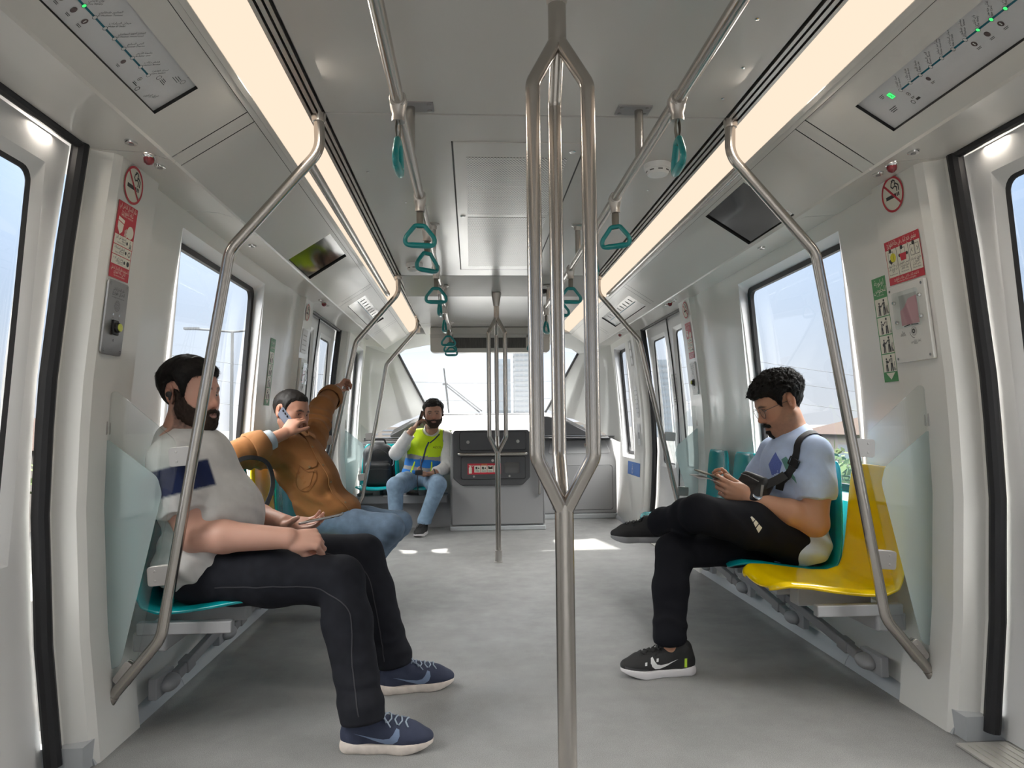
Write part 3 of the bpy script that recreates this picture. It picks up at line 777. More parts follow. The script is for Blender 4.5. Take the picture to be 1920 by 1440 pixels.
no_smoking(1,'A',2.392,1.803,.063,'round no-smoking sign on the near right pillar, above the red door-handle sticker')
no_smoking(1,'A',4.845,1.79,.058,'small round no-smoking sign on the far right pillar, past the window')
no_smoking(-1,'A',4.835,1.775,.056,'small round no-smoking sign on the far left pillar, above the person in tan')

def intercom_sticker(s, sec, Y0, Z0, w, h, label, name='intercom_sticker'):
    A = Art(wallP(s, sec, Y0, Z0)); k = w/.13
    A.rect(0, w, 0, h, 2, .0003, 8)
    A.text('نظام الاتصال الداخلي في', w/2, h*.925, .022*k, 0, maxw=w*.86); A.text('حالة الطوارئ', w/2, h*.85, .021*k, 0, maxw=w*.6)
    A.text('EMERGENCY INTERCOM', w/2, h*.815, .008*k, 0, maxw=w*.6)
    # handset mouthpiece and listening head
    A.poly([(w*.10,h*.80),(w*.42,h*.775),(w*.36,h*.62),(w*.24,h*.575),(w*.10,h*.66)], 0)
    A.line([(w*.10,h*.745),(w*.40,h*.72)], .003, 2)
    A.disc(w*.76, h*.655, w*.17, 0, ry=h*.085); A.poly([(w*.56,h*.62),(w*.68,h*.66),(w*.70,h*.585),(w*.60,h*.575)], 0)
    for r in (.12,.17,.22): A.annulus(w*.36, h*.615, w*r, w*(r+.025), 0, .0009, 8, -.6, .6)
    for i, (z0, z1) in enumerate(((.44,.565),(.31,.43),(.18,.30))):
        A.rect(w*.03, w*.97, h*z0, h*z1, 0, .0006)
        A.text(['اضغط على الزر','انتظر استجابة','تحدث عن قرب'][i], w*.60, h*(z1-.045), .014*k, 1, align='R', maxw=w*.5)
        A.text(['اضغط','المشغل','الميكروفون'][i], w*.60, h*(z1-.075), .011*k, 1, align='R', maxw=w*.4)
        A.text(['Press the call button','Wait for the operator','Speak clearly'][i], w*.60, h*(z0+.02), .0065*k, 1, align='R', maxw=w*.5)
        A.disc(w*.68, h*(z0+.06), w*.045, 1)
        if i == 0: A.poly([(w*.80,h*(z0+.01)),(w*.92,h*(z0+.01)),(w*.92,h*(z0+.06)),(w*.85,h*(z0+.07)),(w*.85,h*(z0+.115)),(w*.82,h*(z0+.115)),(w*.82,h*(z0+.06))], 1)
        elif i == 1: A.annulus(w*.86, h*(z0+.06), w*.05, w*.07, 1, .0009, 18)
        else: A.disc(w*.86, h*(z0+.06), w*.07, 1); A.poly([(w*.78,h*(z0+.03)),(w*.84,h*(z0+.07)),(w*.80,h*(z0+.09))], 1)
    A.text('لا تستخدم نظام الاتصال الداخلي', w/2, h*.115, .016*k, 0, maxw=w*.9); A.text('الا في حالة الطوارئ', w/2, h*.07, .015*k, 0, maxw=w*.6)
    A.text('Use only in emergency', w/2, h*.03, .008*k, 0, maxw=w*.6)
    return tag(A.build(name, SIGN_MATS), label, 'sign')
intercom_sticker(-1,'A',2.274,1.482,.124,.245,'red and cream emergency intercom sticker above the steel intercom on the near left pillar')
intercom_sticker(1,'A',4.905,1.45,.12,.25,'red topped intercom sticker on the far right pillar, under a small no-smoking sign')
def door_sticker_red(s, sec, Y0, Z0, w, h, label):
    A = Art(wallP(s, sec, Y0, Z0))
    A.rect(0, w, 0, h, 2, .0003, 6); A.rect(w*.015, w*.985, h*.17, h*.80, 0, .0005)
    A.text('مقبض فتح الباب في حالة الطوارئ', w/2, h*.86, .026, 0, maxw=w*.84)
    for k in (1, 2): A.line([(w*k/3,h*.17),(w*k/3,h*.80)], .002, 1)
    for k in range(3):
        c = w*(k+.5)/3
        A.disc(c-.004, h*.765, .0075, 1)
        if k == 0:
            A.frame(c-.018, c+.012, h*.50, h*.74, .0015, 1); A.disc(c+.008, h*.60, .017, 6, .0007, 9); A.poly([(c-.02,h*.55),(c+.002,h*.62),(c+.012,h*.53),(c-.008,h*.46)], 1)
        elif k == 1:
            A.frame(c-.012, c+.014, h*.60, h*.75, .0015, 1); A.poly([(c-.019,h*.63),(c+.019,h*.63),(c+.014,h*.47),(c-.014,h*.47)], 2, .001); A.disc(c-.02, h*.60, .006, 1); A.disc(c+.022, h*.60, .006, 1)
        else:
            A.frame(c-.024, c-.001, h*.50, h*.74, .0015, 1); A.frame(c+.001, c+.024, h*.50, h*.74, .0015, 1); A.line([(c-.012,h*.58),(c-.018,h*.62),(c-.012,h*.66)], .002, 1); A.line([(c+.012,h*.58),(c+.018,h*.62),(c+.012,h*.66)], .002, 1)
        A.text(['فى حالة التوقف','اسحب المقبض','حاول تحريك'][k], c, h*.40, .0135, 1, maxw=w*.28); A.text(['عن طريق الزر','لأسفل لفتح الباب','الأبواب'][k], c, h*.335, .012, 1, maxw=w*.26); A.text(['الزر','وقف القطار','حتى تفتح'][k], c, h*.28, .011, 1, maxw=w*.2)
        A.text(['Break the cover','Pull the handle','Slide the doors'][k], c, h*.215, .007, 1, maxw=w*.28)
    A.text('لا تفتح الباب الا في حالات الطوارئ', w/2, h*.08, .014, 0, maxw=w*.7); A.text('Open the door only in emergency', w/2, h*.03, .008, 0, maxw=w*.6)
    return tag(A.build('door_handle_sticker', SIGN_MATS), label, 'sign')
door_sticker_red(1,'A',2.487,1.493,.198,.158,'red and cream door handle sticker with three pictures on the near right pillar')
def priority_strip(s, sec, Y0, Z0, w, h, label):
    A = Art(wallP(s, sec, Y0, Z0))
    A.rect(0, w, 0, h, 3, .0003, 10)
    A.text('اولوية', w/2, h*.925, .030, 0, maxw=w*.8); A.text('للجلوس', w/2, h*.855, .030, 0, maxw=w*.85); A.text('Priority seating', w/2, h*.822, .008, 0, maxw=w*.8)
    for k in range(4):
        z0 = h*(.095+.178*k); z1 = z0+h*.168; q = z1-z0
        A.rect(w*.06, w*.94, z0, z1, 0, .0006, 2)
        for cx, sc in ((w*.33, .85), (w*.66, 1.)):
            a = q*sc
            A.disc(cx, z0+a*.86, a*.075, 1); A.poly([(cx-a*.12,z0+a*.76),(cx+a*.10,z0+a*.76),(cx+a*.09,z0+a*.42),(cx-a*.10,z0+a*.42)], 1)
            A.line([(cx-a*.05,z0+a*.45),(cx-a*.09,z0+a*.06)], a*.10, 1); A.line([(cx+a*.05,z0+a*.45),(cx+a*.07,z0+a*.06)], a*.10, 1)
        A.line([(w*.58,z0+q*.70),(w*.44,z0+q*.52),(w*.40,z0+q*.60)], q*.06, 1)
        if k == 3: A.line([(w*.22,z0+q*.5),(w*.20,z0+q*.06)], q*.03, 1)
        elif k == 0: A.disc(w*.36, z0+q*.58, q*.08, 1)
        elif k == 1: A.disc(w*.28, z0+q*.48, q*.10, 1)
        else: A.line([(w*.30,z0+q*.42),(w*.40,z0+q*.10)], q*.05, 1)
        A.poly([(w*.76,z0+q*.06),(w*.92,z0+q*.06),(w*.92,z0+q*.12),(w*.84,z0+q*.30),(w*.90,z0+q*.55),(w*.84,z0+q*.55),(w*.76,z0+q*.28)], 1)
    A.poly([(w*.2,h*.085),(w*.8,h*.085),(w*.5,h*.02)], 0)
    return tag(A.build('priority_seat_strip', SIGN_MATS), label, 'sign', 'green priority seating strips')
priority_strip(1,'A',2.655,1.150,.098,.400,'green topped priority seating strip partly behind the near right pillar edge')
priority_strip(-1,'A',4.20,1.130,.098,.395,'green topped priority seating strip behind the head of the person in tan')

# steel intercom (near left) and its white copies on the far pillars
def intercom(s, sec, Y0, Z0, w, h, mat, label):
    P = wallP(s, sec, Y0, Z0)
    root = empty('emergency_intercom', tuple(P(w/2, 0, .005)), label, 'intercom')
    mb = MB(); q = rrect(0, w, 0, h, .012, 5)
    N = len(q); o = [P(u, v, .0) for u, v in q]; i_ = [P(u, v, .004) for u, v in q]
    mb.add(o+i_, [(k,(k+1)%N,N+(k+1)%N,N+k) for k in range(N)]+[tuple(range(N,2*N))]); mb.build('face_plate', mat, root, bevel=.001)
    A = Art(P)
    for u, v in ((.012,.012),(w-.012,.012),(.012,h-.012),(w-.012,h-.012)): A.disc(u, v, .006, 1, .0044); A.annulus(u, v, .003, .0045, 0, .0048, 10)
    A.text('نظام الاتصال الداخلي', w/2, h-.030, .013, 2, .0046, maxw=w*.55); A.text('اتصال طوارئ', w/2, h-.044, .016, 2, .0046, maxw=w*.6); A.text('For emergency call the operator', w/2, h-.055, .006, 2, .0046, maxw=w*.8)
    for r in range(1, 5):
        for k in range(6*r): A.disc(w/2+.0042*r*math.cos(2*PI*k/(6*r)), h*.665+.0042*r*math.sin(2*PI*k/(6*r)), .0013, 2, .0046, 6)
    A.disc(w*.36, h*.545, .0035, 0, .0046); A.disc(w*.66, h*.545, .0035, 0, .0046); A.rect(w*.33,w*.38,h*.50,h*.505,2,.0046); A.rect(w*.63,w*.68,h*.50,h*.505,2,.0046)
    A.annulus(w/2, h*.20, .002, .004, 2, .0046, 10)
    A.build('markings', [CHROME, GREYM, INK], root)
    mb = MB(); c = P(w*.48, h*.37, .004); n = V((-s,0,0))
    mb.obox(c+n*.004, (.004,0,0), (0,.017,0), (0,0,.024)); mb.lathe([(.0165,0),(.0165,.016),(.014,.018)], c, n, 20)
    bt = mb.build('button_guard', BLACKP, root, bevel=.002)
    mb = MB(); mb.lathe([(.0125,.018),(.0125,.022),(.010,.023)], c, n, 20); b2 = mb.build('call_button', principled('button_yellow', (.62,.66,.12), .4), bt); b2['label'] = 'yellow round call button'
    return root
intercom(-1,'A',2.272,1.238,.126,.236,principled('intercom_steel', (.36,.35,.34), .42, metal=.9),'brushed steel emergency intercom panel on the near left pillar with a yellow button')
intercom(1,'A',4.90,1.20,.115,.225,SWHITE,'white intercom panel with a dark button on the far right pillar')
def release_panel(s, sec, Y0, Z0, w, h, label):
    P = wallP(s, sec, Y0, Z0)
    root = empty('door_release_panel', tuple(P(w/2, 0, .005)), label, 'door release')
    mb = MB(); q = rrect(0, w, 0, h, .006, 4); N = len(q)
    o = [P(u, v, 0) for u, v in q]; i_ = [P(u, v, .008) for u, v in q]
    mb.add(o+i_, [(k,(k+1)%N,N+(k+1)%N,N+k) for k in range(N)]+[tuple(range(N,2*N))]); mb.build('face_plate', principled('panel_white', (.76,.75,.72), .4), root, bevel=.0015)
    A = Art(P)
    for u, v in ((.014,.014),(w-.014,.014),(.014,h-.014),(w-.014,h-.014)): A.disc(u, v, .0055, 0, .0086); A.annulus(u, v, .002, .0035, 2, .009, 10)
    A.rect(w*.30, w*.78, h*.47, h*.86, 4, .0085, 3); A.poly([(w*.30,h*.47),(w*.78,h*.47),(w*.78,h*.82),(w*.55,h*.80),(w*.42,h*.70),(w*.30,h*.66)], 3, .0089)
    A.line([(w*.36,h*.455),(w*.52,h*.465)], .003, 2, .0089); A.line([(w*.56,h*.465),(w*.74,h*.455)], .003, 2, .0089)
    A.annulus(w*.60, h*.375, .012, .0165, 4, .0089, 20); A.disc(w*.60, h*.375, .010, 4, .0094); A.annulus(w*.60, h*.375, .004, .008, 2, .0098, 14)
    A.text('عزل', w*.30, h*.365, .014, 2, .0089, maxw=w*.2); A.text('ISOLATE', w*.30, h*.335, .008, 2, .0089, maxw=w*.2)
    A.text('إعادة للتأمين', w*.62, h*.235, .012, 2, .0089, maxw=w*.26); A.text('RESET', w*.62, h*.21, .008, 2, .0089, maxw=w*.2)
    A.annulus(w*.60, h*.375, .022, .0235, 2, .0089, 10, PI, 1.5*PI)
    A.build('markings', [CHROME, SWHITE, INK, principled('pink_label', (.70,.36,.40), .4), principled('pale_grey', (.55,.54,.52), .4)], root)
    mb = MB(); q = rrect(w*.20, w*.88, h*.43, h*.90, .008, 4); mb.prism([P(u, v, .0135) for u, v in q], P(0,0,.0165)-P(0,0,.0135)); cv = mb.build('clear_cover', GLASSP, root)
    for u, v in ((.19,.78),(.89,.80),(.21,.52),(.87,.54)):
        mb = MB(); mb.lathe([(.007,0),(.007,.007),(.005,.010)], P(w*u, h*v, .009), (-s,0,0), 14); mb.build('cover_screw', CHROME, cv)
    return root
release_panel(1,'A',2.490,1.210,.205,.273,'white emergency door release panel with pink label on the near right pillar')
release_panel(-1,'A',4.765,1.16,.175,.30,'white emergency door release panel on the far left pillar beside the door')
# far section plates and stickers
def plain_plate(s, sec, Y0, Z0, w, h, mi, label, name, art=None, group=None):
    A = Art(wallP(s, sec, Y0, Z0)); A.rect(0, w, 0, h, mi, .0004, 4)
    if art: art(A, w, h)
    return tag(A.build(name, SIGN_MATS), label, 'sign', group)
def wheel(A, w, h):
    cx, cy, k = w*.40, h*.47, h*.40
    A.disc(cx-.02*k, cy+.80*k, .13*k, 5); A.line([(cx,cy+.62*k),(cx+.05*k,cy),(cx+.45*k,cy-.02*k),(cx+.62*k,cy-.55*k)], .14*k, 5); A.line([(cx+.02*k,cy+.35*k),(cx+.4*k,cy+.35*k)], .11*k, 5)
    A.annulus(cx+.02*k, cy-.35*k, .42*k, .54*k, 5, .001, 24, 1.6, 6.0)
plain_plate(1,'C',7.16,.50,.56,.128,4,'blue wheelchair space sign low on the far right wall below the narrow window','wheelchair_sign',wheel)
plain_plate(1,'C',6.70,1.55,.11,.24,7,'grey strip sticker with white figures high on the far right pillar','information_strip',lambda A,w,h: [A.disc(w/2,h*(.2+.3*k),w*.3,5) for k in range(3)])
plain_plate(1,'C',6.70,1.06,.11,.30,5,'white equipment cover with dots on the far right pillar','equipment_cover',lambda A,w,h: [A.disc(w*(.25+.5*(k%2)),h*(.15+.14*(k//2)),w*.06,1) for k in range(12)])
plain_plate(1,'C',6.70,.80,.11,.20,5,'white lower equipment cover with a black switch on the far right pillar','equipment_cover',lambda A,w,h: A.rect(w*.4,w*.65,h*.3,h*.6,1))
plain_plate(-1,'A',4.775,1.50,.15,.16,5,'pale instruction sticker above the far left door release panel','information_strip',lambda A,w,h: [A.rect(w*.15,w*.85,h*(.12+.2*k),h*(.16+.2*k),7) for k in range(4)])

# ---- soffit lamps and buttons
def soffit(s, x, Y, kind, label):
    z = interp(x, [1.11,1.20,1.30], [1.853,1.857,1.861])
    if kind == 'red':
        mb = MB(); mb.mat(0).lathe([(.021,.0),(.021,.006),(.017,.012)], (s*x,Y,z+.003), (0,0,-1), 20)
        mb.mat(1).lathe([(.0155,.008),(.0165,.016),(.0145,.026),(.008,.032),(.002,.034)], (s*x,Y,z+.003), (0,0,-1), 20)
        return tag(mb.build('warning_lamp', [CHROME, principled('red_lens', (.22,.01,.02), .12, coat=.6)], smooth=50), label, 'lamp', 'red door warning lamps')
    mb = MB(); mb.mat(0).lathe([(.019,.0),(.019,.005),(.017,.013),(.011,.014)], (s*x,Y,z+.003), (0,0,-1), 20); mb.mat(1).lathe([(.008,.012),(.008,.0155)], (s*x,Y,z+.003), (0,0,-1), 16)
    return tag(mb.build('ceiling_fastener', [CHROME, GREYM], smooth=50), label, 'fastener', 'round steel quarter-turn fasteners')
for s, w in ((-1,'left'),(1,'right')):
    soffit(s,1.205,2.245,'red','dark red warning lamp over the near %s door pillar' % w)
    soffit(s,1.205,2.128,'st','round steel fastener just before the near %s red lamp' % w)
    soffit(s,1.205,2.325,'st','round steel fastener just past the near %s red lamp' % w)
    soffit(s,1.205,4.90,'red','dark red warning lamp beside the far %s door' % w)
    soffit(s,1.205,4.80,'st','small fastener on the soffit just before the far %s red lamp' % w); soffit(s,1.205,5.0,'st','small fastener on the soffit just past the far %s red lamp' % w)
    soffit(s,1.22,3.35,'st','round steel fastener on the soffit above the %s window' % w)
soffit(1,1.21,6.62,'red','tiny red warning lamp on the right soffit, farthest from the camera')
soffit(-1,1.21,6.95,'st','small fastener on the left soffit, farthest from the camera')

# ================================================================== ceiling equipment
def smoke(x, Y, label):
    z = ZC(Y); root = empty('smoke_detector', (x,Y,z), label, 'smoke detector', 'round white smoke detectors')
    mb = MB(); mb.lathe([(.055,0),(.055,.012),(.052,.020),(.046,.022)], (x,Y,z), (0,0,-1), 32); mb.build('base', SWHITE, root)
    mb = MB(); mb.lathe([(.045,.020),(.045,.034),(.040,.042),(.022,.048),(.008,.050)], (x,Y,z), (0,0,-1), 32); h = mb.build('sensor_head', SWHITE, root)
    mb = MB()
    for k in range(8):
        a = 2*PI*k/8; mb.obox((x+.0446*math.cos(a),Y+.0446*math.sin(a),z-.030), (.0012*math.cos(a),.0012*math.sin(a),0), (-.009*math.sin(a),.009*math.cos(a),0), (0,0,.0022))
    mb.build('vent_slot', GREYD, h, smooth=None)
smoke(.562,2.79,'round white smoke detector beside the right overhead rail near the camera')
smoke(-.562,4.58,'round white smoke detector left of the left rail, farther down the car')
def dome(x, Y, z, d, label):
    root = empty('dome_camera', (x,Y,z), label, 'security camera', None)
    d = V(d); mb = MB(); mb.lathe([(.045,0),(.045,.012),(.040,.022)], (x,Y,z), d, 24); mb.build('housing', SWHITE, root)
    mb = MB(); mb.lathe([(.030,.018),(.029,.032),(.020,.046),(.006,.052)], (x,Y,z), d, 24); mb.build('dome', BLACKP, root)
dome(.335,5.14,ZC(5.14),(0,0,-1),'white dome camera on the ceiling, seen between the stanchion prongs')
dome(.49,6.985,1.915,(0,-.8,-.6),'small camera on the face of the far header box')
# air grille with access panel
def perforated():
    m, nt, out = _nt('perforated_plate')
    b = nt.nodes.new('ShaderNodeBsdfPrincipled'); b.inputs['Roughness'].default_value = .3
    tc = nt.nodes.new('ShaderNodeTexCoord'); mp = nt.nodes.new('ShaderNodeMapping'); mp.inputs['Scale'].default_value = (1/.0125,1/.0125,0)
    nt.links.new(tc.outputs['Object'], mp.inputs['Vector'])
    sx = nt.nodes.new('ShaderNodeSeparateXYZ'); nt.links.new(mp.outputs[0], sx.inputs[0])
    def mth(op, a, b=None):
        n = nt.nodes.new('ShaderNodeMath'); n.operation = op
        for i, v in enumerate((a, b)):
            if v is None: continue
            if isinstance(v, (int, float)): n.inputs[i].default_value = v
            else: nt.links.new(v, n.inputs[i])
        return n.outputs[0]
    row = mth('FLOOR', sx.outputs[1]); odd = mth('MODULO', row, 2.); xs = mth('ADD', sx.outputs[0], mth('MULTIPLY', odd, .5))
    fx = mth('SUBTRACT', mth('FRACT', xs), .5); fy = mth('SUBTRACT', mth('FRACT', sx.outputs[1]), .5)
    d = mth('SQRT', mth('ADD', mth('MULTIPLY', fx, fx), mth('MULTIPLY', fy, fy)))
    hole = mth('LESS_THAN', d, .30)
    mx = nt.nodes.new('ShaderNodeMix'); mx.data_type = 'RGBA'; mx.inputs[6].default_value = (.66,.645,.62,1); mx.inputs[7].default_value = (.05,.05,.05,1)
    nt.links.new(hole, mx.inputs[0]); nt.links.new(mx.outputs[2], b.inputs['Base Color']); nt.links.new(b.outputs[0], out.inputs[0]); return m
root = empty('air_return_grille', (0,3.6,2.04), 'long perforated air grille in the middle of the ceiling', 'air vent')
zf = 2.0465
mb = MB(); mb.mat(0).box(-.262,.232,2.575,4.72,zf,2.056); mb.build('access_panel', CEILM, root, bevel=.002)
mb = MB()
for x in (-.268,.232): mb.box(x,x+.006,2.575,4.72,zf+.0005,2.052)
mb.box(-.268,.238,4.72,4.728,zf+.0005,2.052)
mb.build('joint', BLACK, root, smooth=None)
pm = perforated()
for a, b in ((2.72,3.47),(3.52,4.62)):
    mb = MB(); mb.box(-.212,.185,a,b,zf-.0015,zf); mb.build('perforated_plate', pm, root, smooth=None)
mb = MB()
for x, Y in ((.195,2.65),(-.235,3.5),(.205,4.4)): mb.lathe([(.013,0),(.013,.003),(.008,.005)], (x,Y,zf), (0,0,-1), 14)
mb.build('latch', CHROME, root)
mb = MB()
for x, Y in ((.75-.13,2.2),(.6,3.1),(.55,1.75),(.61,2.0),(-.5,3.3),(-.62,2.9),(-.47,4.1),(.5,4.2)): mb.lathe([(.006,0),(.006,.002),(.003,.003)], (x,Y,ZC(Y)), (0,0,-1), 10)
struct(mb.build('trim_31', CHROME))

# ================================================================== screens in the coves
def cove_frame(s, y0, y1, x0, x1):
    """local frame on the recessed screen: u along +Y.., v from inner to outer edge"""
    def P(u, v, h):
        x = x0+(x1-x0)*v; n = V((-s*.54,0,-.84))
        return V((s*(x+.004), u, panel_line(x)+.010))+n*h
    return P
STN = ['استاد القاهرة','هشام بركات','جامعة الأزهر','الحي السابع','المشير أحمد اسماعيل','ميدان السادات','المشير طنطاوي','وان ناينتي','عدلي منصور','مدينتي']
STE = ['Cairo Stadium','Hesham Barakat','Al Azhar Univ','Seventh District','El Mosheer Ahmed Ismail','Midan El Sadat','El Mosheer Tantawi','One Ninety','New Cairo','Madinaty']
def route_map(s):
    y0, y1, x0, x1 = SCR[s][0]; P0 = cove_frame(s, y0, y1, x0, x1)
    w = 'left' if s < 0 else 'right'
    root = empty('route_map_display', tuple(P0((y0+y1)/2, .5, 0)), 'grey route map display with a teal line in the near %s ceiling cove' % w, 'route map', 'route map displays')
    MB().prism([P0(y0,0,.001),P0(y1,0,.001),P0(y1,1,.001),P0(y0,1,.001)], P0(y0,0,-.006)-P0(y0,0,.001)).build('display_panel', principled('map_grey', (.60,.60,.61), .14, coat=.4), root, smooth=None)
    H = x1-x0
    def P(p, q, h): return P0(y1-q, (p/H if s > 0 else 1-p/H), .0016+h)
    A = Art(P); d = .043; pl = .0475 if s < 0 else .0445; q0 = .141 if s < 0 else .147; n = 14
    A.line([(pl, q0),(pl, q0+d*n)], .0042, 1, .0004)
    for k in range(n+1):
        q = q0+d*k; on = k >= 7
        A.disc(pl, q, .0050, 0, .0008, 18); A.annulus(pl, q, .0042, .0052, 2, .001, 18); A.disc(pl, q, .0040, 3 if on else 4, .0011, 16)
        t = k % 10
        if s < 0:
            r = math.radians(-45); bx, by = pl+.0075, q+.0012
            A.text(STN[t], bx+.0030, by+.0026, .0078, 2, .0006, align='L', rot=r, maxw=.058); A.text(STE[t], bx-.0022, by-.0034, .0062, 2, .0006, align='L', rot=r, maxw=.056)
        else:
            r = math.radians(131); bx, by = pl-.0055, q+.0060
            A.text(STN[t], bx-.0030, by-.0010, .0078, 2, .0006, align='L', rot=r, maxw=.052); A.text(STE[t], bx+.0026, by+.0034, .0062, 2, .0006, align='L', rot=r, maxw=.050)
    sg = -1 if s < 0 else 1
    for k, r in ((0, .0055), (2, .006), (6, .0068), (7, .0068), (8, .0068)):
        p, q = pl+sg*.019, q0+d*k+.004
        A.disc(p, q, r, 5, .0006, 22)
        if k == 0: A.annulus(p, q, r*.35, r*.75, 4, .0009, 18)
        elif k in (6, 8): A.poly([(p-r*.5,q-r*.2),(p+r*.5,q-r*.2),(p+r*.5,q+r*.2),(p-r*.5,q+r*.2)], 4, .0009)
        for j in range(2): A.rect(p+sg*(.012+.003*j)-.0006, p+sg*(.012+.003*j)+.0006, q-.008, q+.006-.002*j, 2, .0006)
    if s > 0:
        A.poly([(pl-.004-.0085,.108-.008),(pl-.004+.0085,.108-.008),(pl-.004+.0085,.108+.008),(pl-.004-.0085,.108+.008)], 3, .0008)
        A.line([(pl-.009,.104),(pl-.004,.110),(pl-.001,.105),(pl+.002,.112)], .0014, 2, .001); A.rect(pl-.0125,pl+.0045,.0985,.0995,2); A.rect(pl-.0125,pl+.0045,.1165,.1175,2)
        for k in range(3): A.rect(pl-.020+.004*k, pl-.0185+.004*k, .076, .094-.003*k, 2); A.rect(pl+.022+.005*k, pl+.024+.005*k, .055, .085-.004*k, 2)
        A.annulus(pl+.042, .136, .0045, .006, 2); A.rect(pl+.039, pl+.045, .150, .165, 2)
    else:
        for k in range(3): A.rect(pl+.010+.004*k, pl+.0115+.004*k, .075+.004*k, .10, 2); A.rect(pl+.036+.005*k, pl+.0375+.005*k, .055, .085-.004*k, 2)
        A.annulus(pl+.047, .045, .006, .0072, 2, .0008, 8); A.annulus(pl+.014, .112, .006, .0072, 2, .0008, 6); A.line([(pl+.062,.052),(pl+.066,.044)], .001, 2)
        A.text('شرق النيل', .022, .060, .0085, 2, .0006, rot=math.radians(-62), maxw=.04); A.text('EAST OF NILE', .015, .062, .006, 2, .0006, rot=math.radians(-62), maxw=.044)
        A.annulus(.010, .118, .005, .0065, 2); A.rect(.012, .014, .128, .150, 2)
    A.build('route_print', [SWHITE, principled('line_teal', (.0,.11,.16), .4), INK, emission('map_led_green', (.05,.9,.15), 1.0), principled('lamp_off', (.55,.57,.56), .3), principled('roundel_brown', (.10,.07,.07), .4)], root)
    return root
route_map(-1); route_map(1)
for s, w in ((-1,'left'),(1,'right')):
    y0, y1, x0, x1 = SCR[s][1]; P0 = cove_frame(s, y0, y1, x0, x1)
    o = MB().prism([P0(y0,0,.002),P0(y1,0,.002),P0(y1,1,.002),P0(y0,1,.002)], P0(y0,0,-.006)-P0(y0,0,.002)).build('information_screen', SCREEN, smooth=None)
    tag(o, 'black glossy passenger screen in the %s ceiling cove above the window' % w, 'screen')
    y0, y1, x0, x1 = SCR[s][2]; P0 = cove_frame(s, y0, y1, x0, x1)
    root = empty('end_route_display', tuple(P0(y0,.5,0)), 'pale route display in the %s ceiling cove over the far door' % w, 'route map')
    MB().prism([P0(y0,0,.002),P0(y1,0,.002),P0(y1,1,.002),P0(y0,1,.002)], P0(y0,0,-.006)-P0(y0,0,.002)).build('display_panel', MATS['map_grey'], root, smooth=None)
    A = Art(lambda u, v, h: P0(y0+u, v, .0026+h)); A.line([(.1,.5),(1.0,.5)], .05, 0)
    for k in range(9): A.rect(.12+.1*k,.14+.1*k,.15,.42,1)
    A.build('route_print', [MATS['line_teal'], INK], root)
# ================================================================== end of the car
CAB = principled('cab_grey', (.34,.34,.345), .42, bump=.04); CABL = principled('cab_light_grey', (.46,.46,.465), .45)
DASH = principled('dash_light', (.40,.41,.42), .4); FAIR = principled('fairing_white', (.56,.56,.54), .4)
# fairing between the side walls and the windscreen
def nose(s, name):
    mb = MB()
    def edge_wall(t): # from top to bottom along the wall end
        z = lerp(1.862, .80, t); return V((s*(1.41+prof(z)), 7.62, z))
    def edge_ws(t):
        t2 = min(1, t*1.05); return V((s*lerp(1.005,.70,t2), lerp(7.92,8.62,t2), lerp(1.795,1.20,t2)))
    def f(u, v):
        a, b = edge_wall(u), edge_ws(u); p = a.lerp(b, v)
        # hollow recess between a flat band at the wall and a raised band beside the glass
        k = max(0, min(1, (v-.16)/.10))*max(0, min(1, (.72-v)/.06))*min(1, max(0, (u-.12)/.15))
        return p+V((s*.055*k, .03*k, 0))
    mb.sheet(24, 44, f)
    return struct(mb.build(name, FAIR, smooth=40))
nose(-1, 'trim_41'); nose(1, 'trim_42')
mb = MB()
cs = [(-1.005,1.795),(-.93,1.85),(-.66,1.905),(.66,1.905),(.93,1.85),(1.005,1.795)]
cs0 = [(-1.335,1.864),(-1.128,1.85),(-.87,1.985),(.87,1.985),(1.128,1.85),(1.335,1.864)]
n = len(cs)
mb.add([(x, 7.62, z) for x, z in cs0]+[(x, 7.78, z-.02) for x, z in [(lerp(a[0],b[0],.6),lerp(a[1],b[1],.6)) for a,b in zip(cs0,cs)]]+[(x, 7.92, z) for x, z in cs], [(r*n+k,r*n+k+1,(r+1)*n+k+1,(r+1)*n+k) for r in range(2) for k in range(n-1)])
mb.add([(-1.4,7.6,2.15),(1.4,7.6,2.15),(1.1,8.1,1.92),(-1.1,8.1,1.92)], [(0,1,2,3)])
struct(mb.build('trim_43', FAIR, smooth=50))
# windscreen
root = empty('window_7', (0,0,0), 'x', 'window'); del root['label']; del root['category']; root['kind'] = 'structure'
def wsp(u, v):  # v 0 top .. 1 bottom
    x = lerp(-1,1,u)*lerp(1.005,.70,v); top = 1.795+.075*(1-min(1,abs(lerp(-1,1,u))))**.6*(1-v); y = lerp(7.92,8.62,v)+.10*(1-lerp(-1,1,u)**2)*v
    return V((x, y, lerp(top if v < .02 else lerp(top,1.795,.0), 1.135, v) if v > 0 else top))
MB().sheet(24, 16, wsp).build('pane', GLASS, root)
mb = MB()
for s in (-1, 1): mb.tube([V((s*lerp(1.0,.695,t), lerp(7.915,8.615,t), lerp(1.795,1.145,t))) for t in (0,.25,.5,.75,1)], .013, 8)
mb.tube([wsp(u/10, 1.0)+V((0,0,.0)) for u in range(11)], .010, 8)
mb.build('gasket', GASK, root)
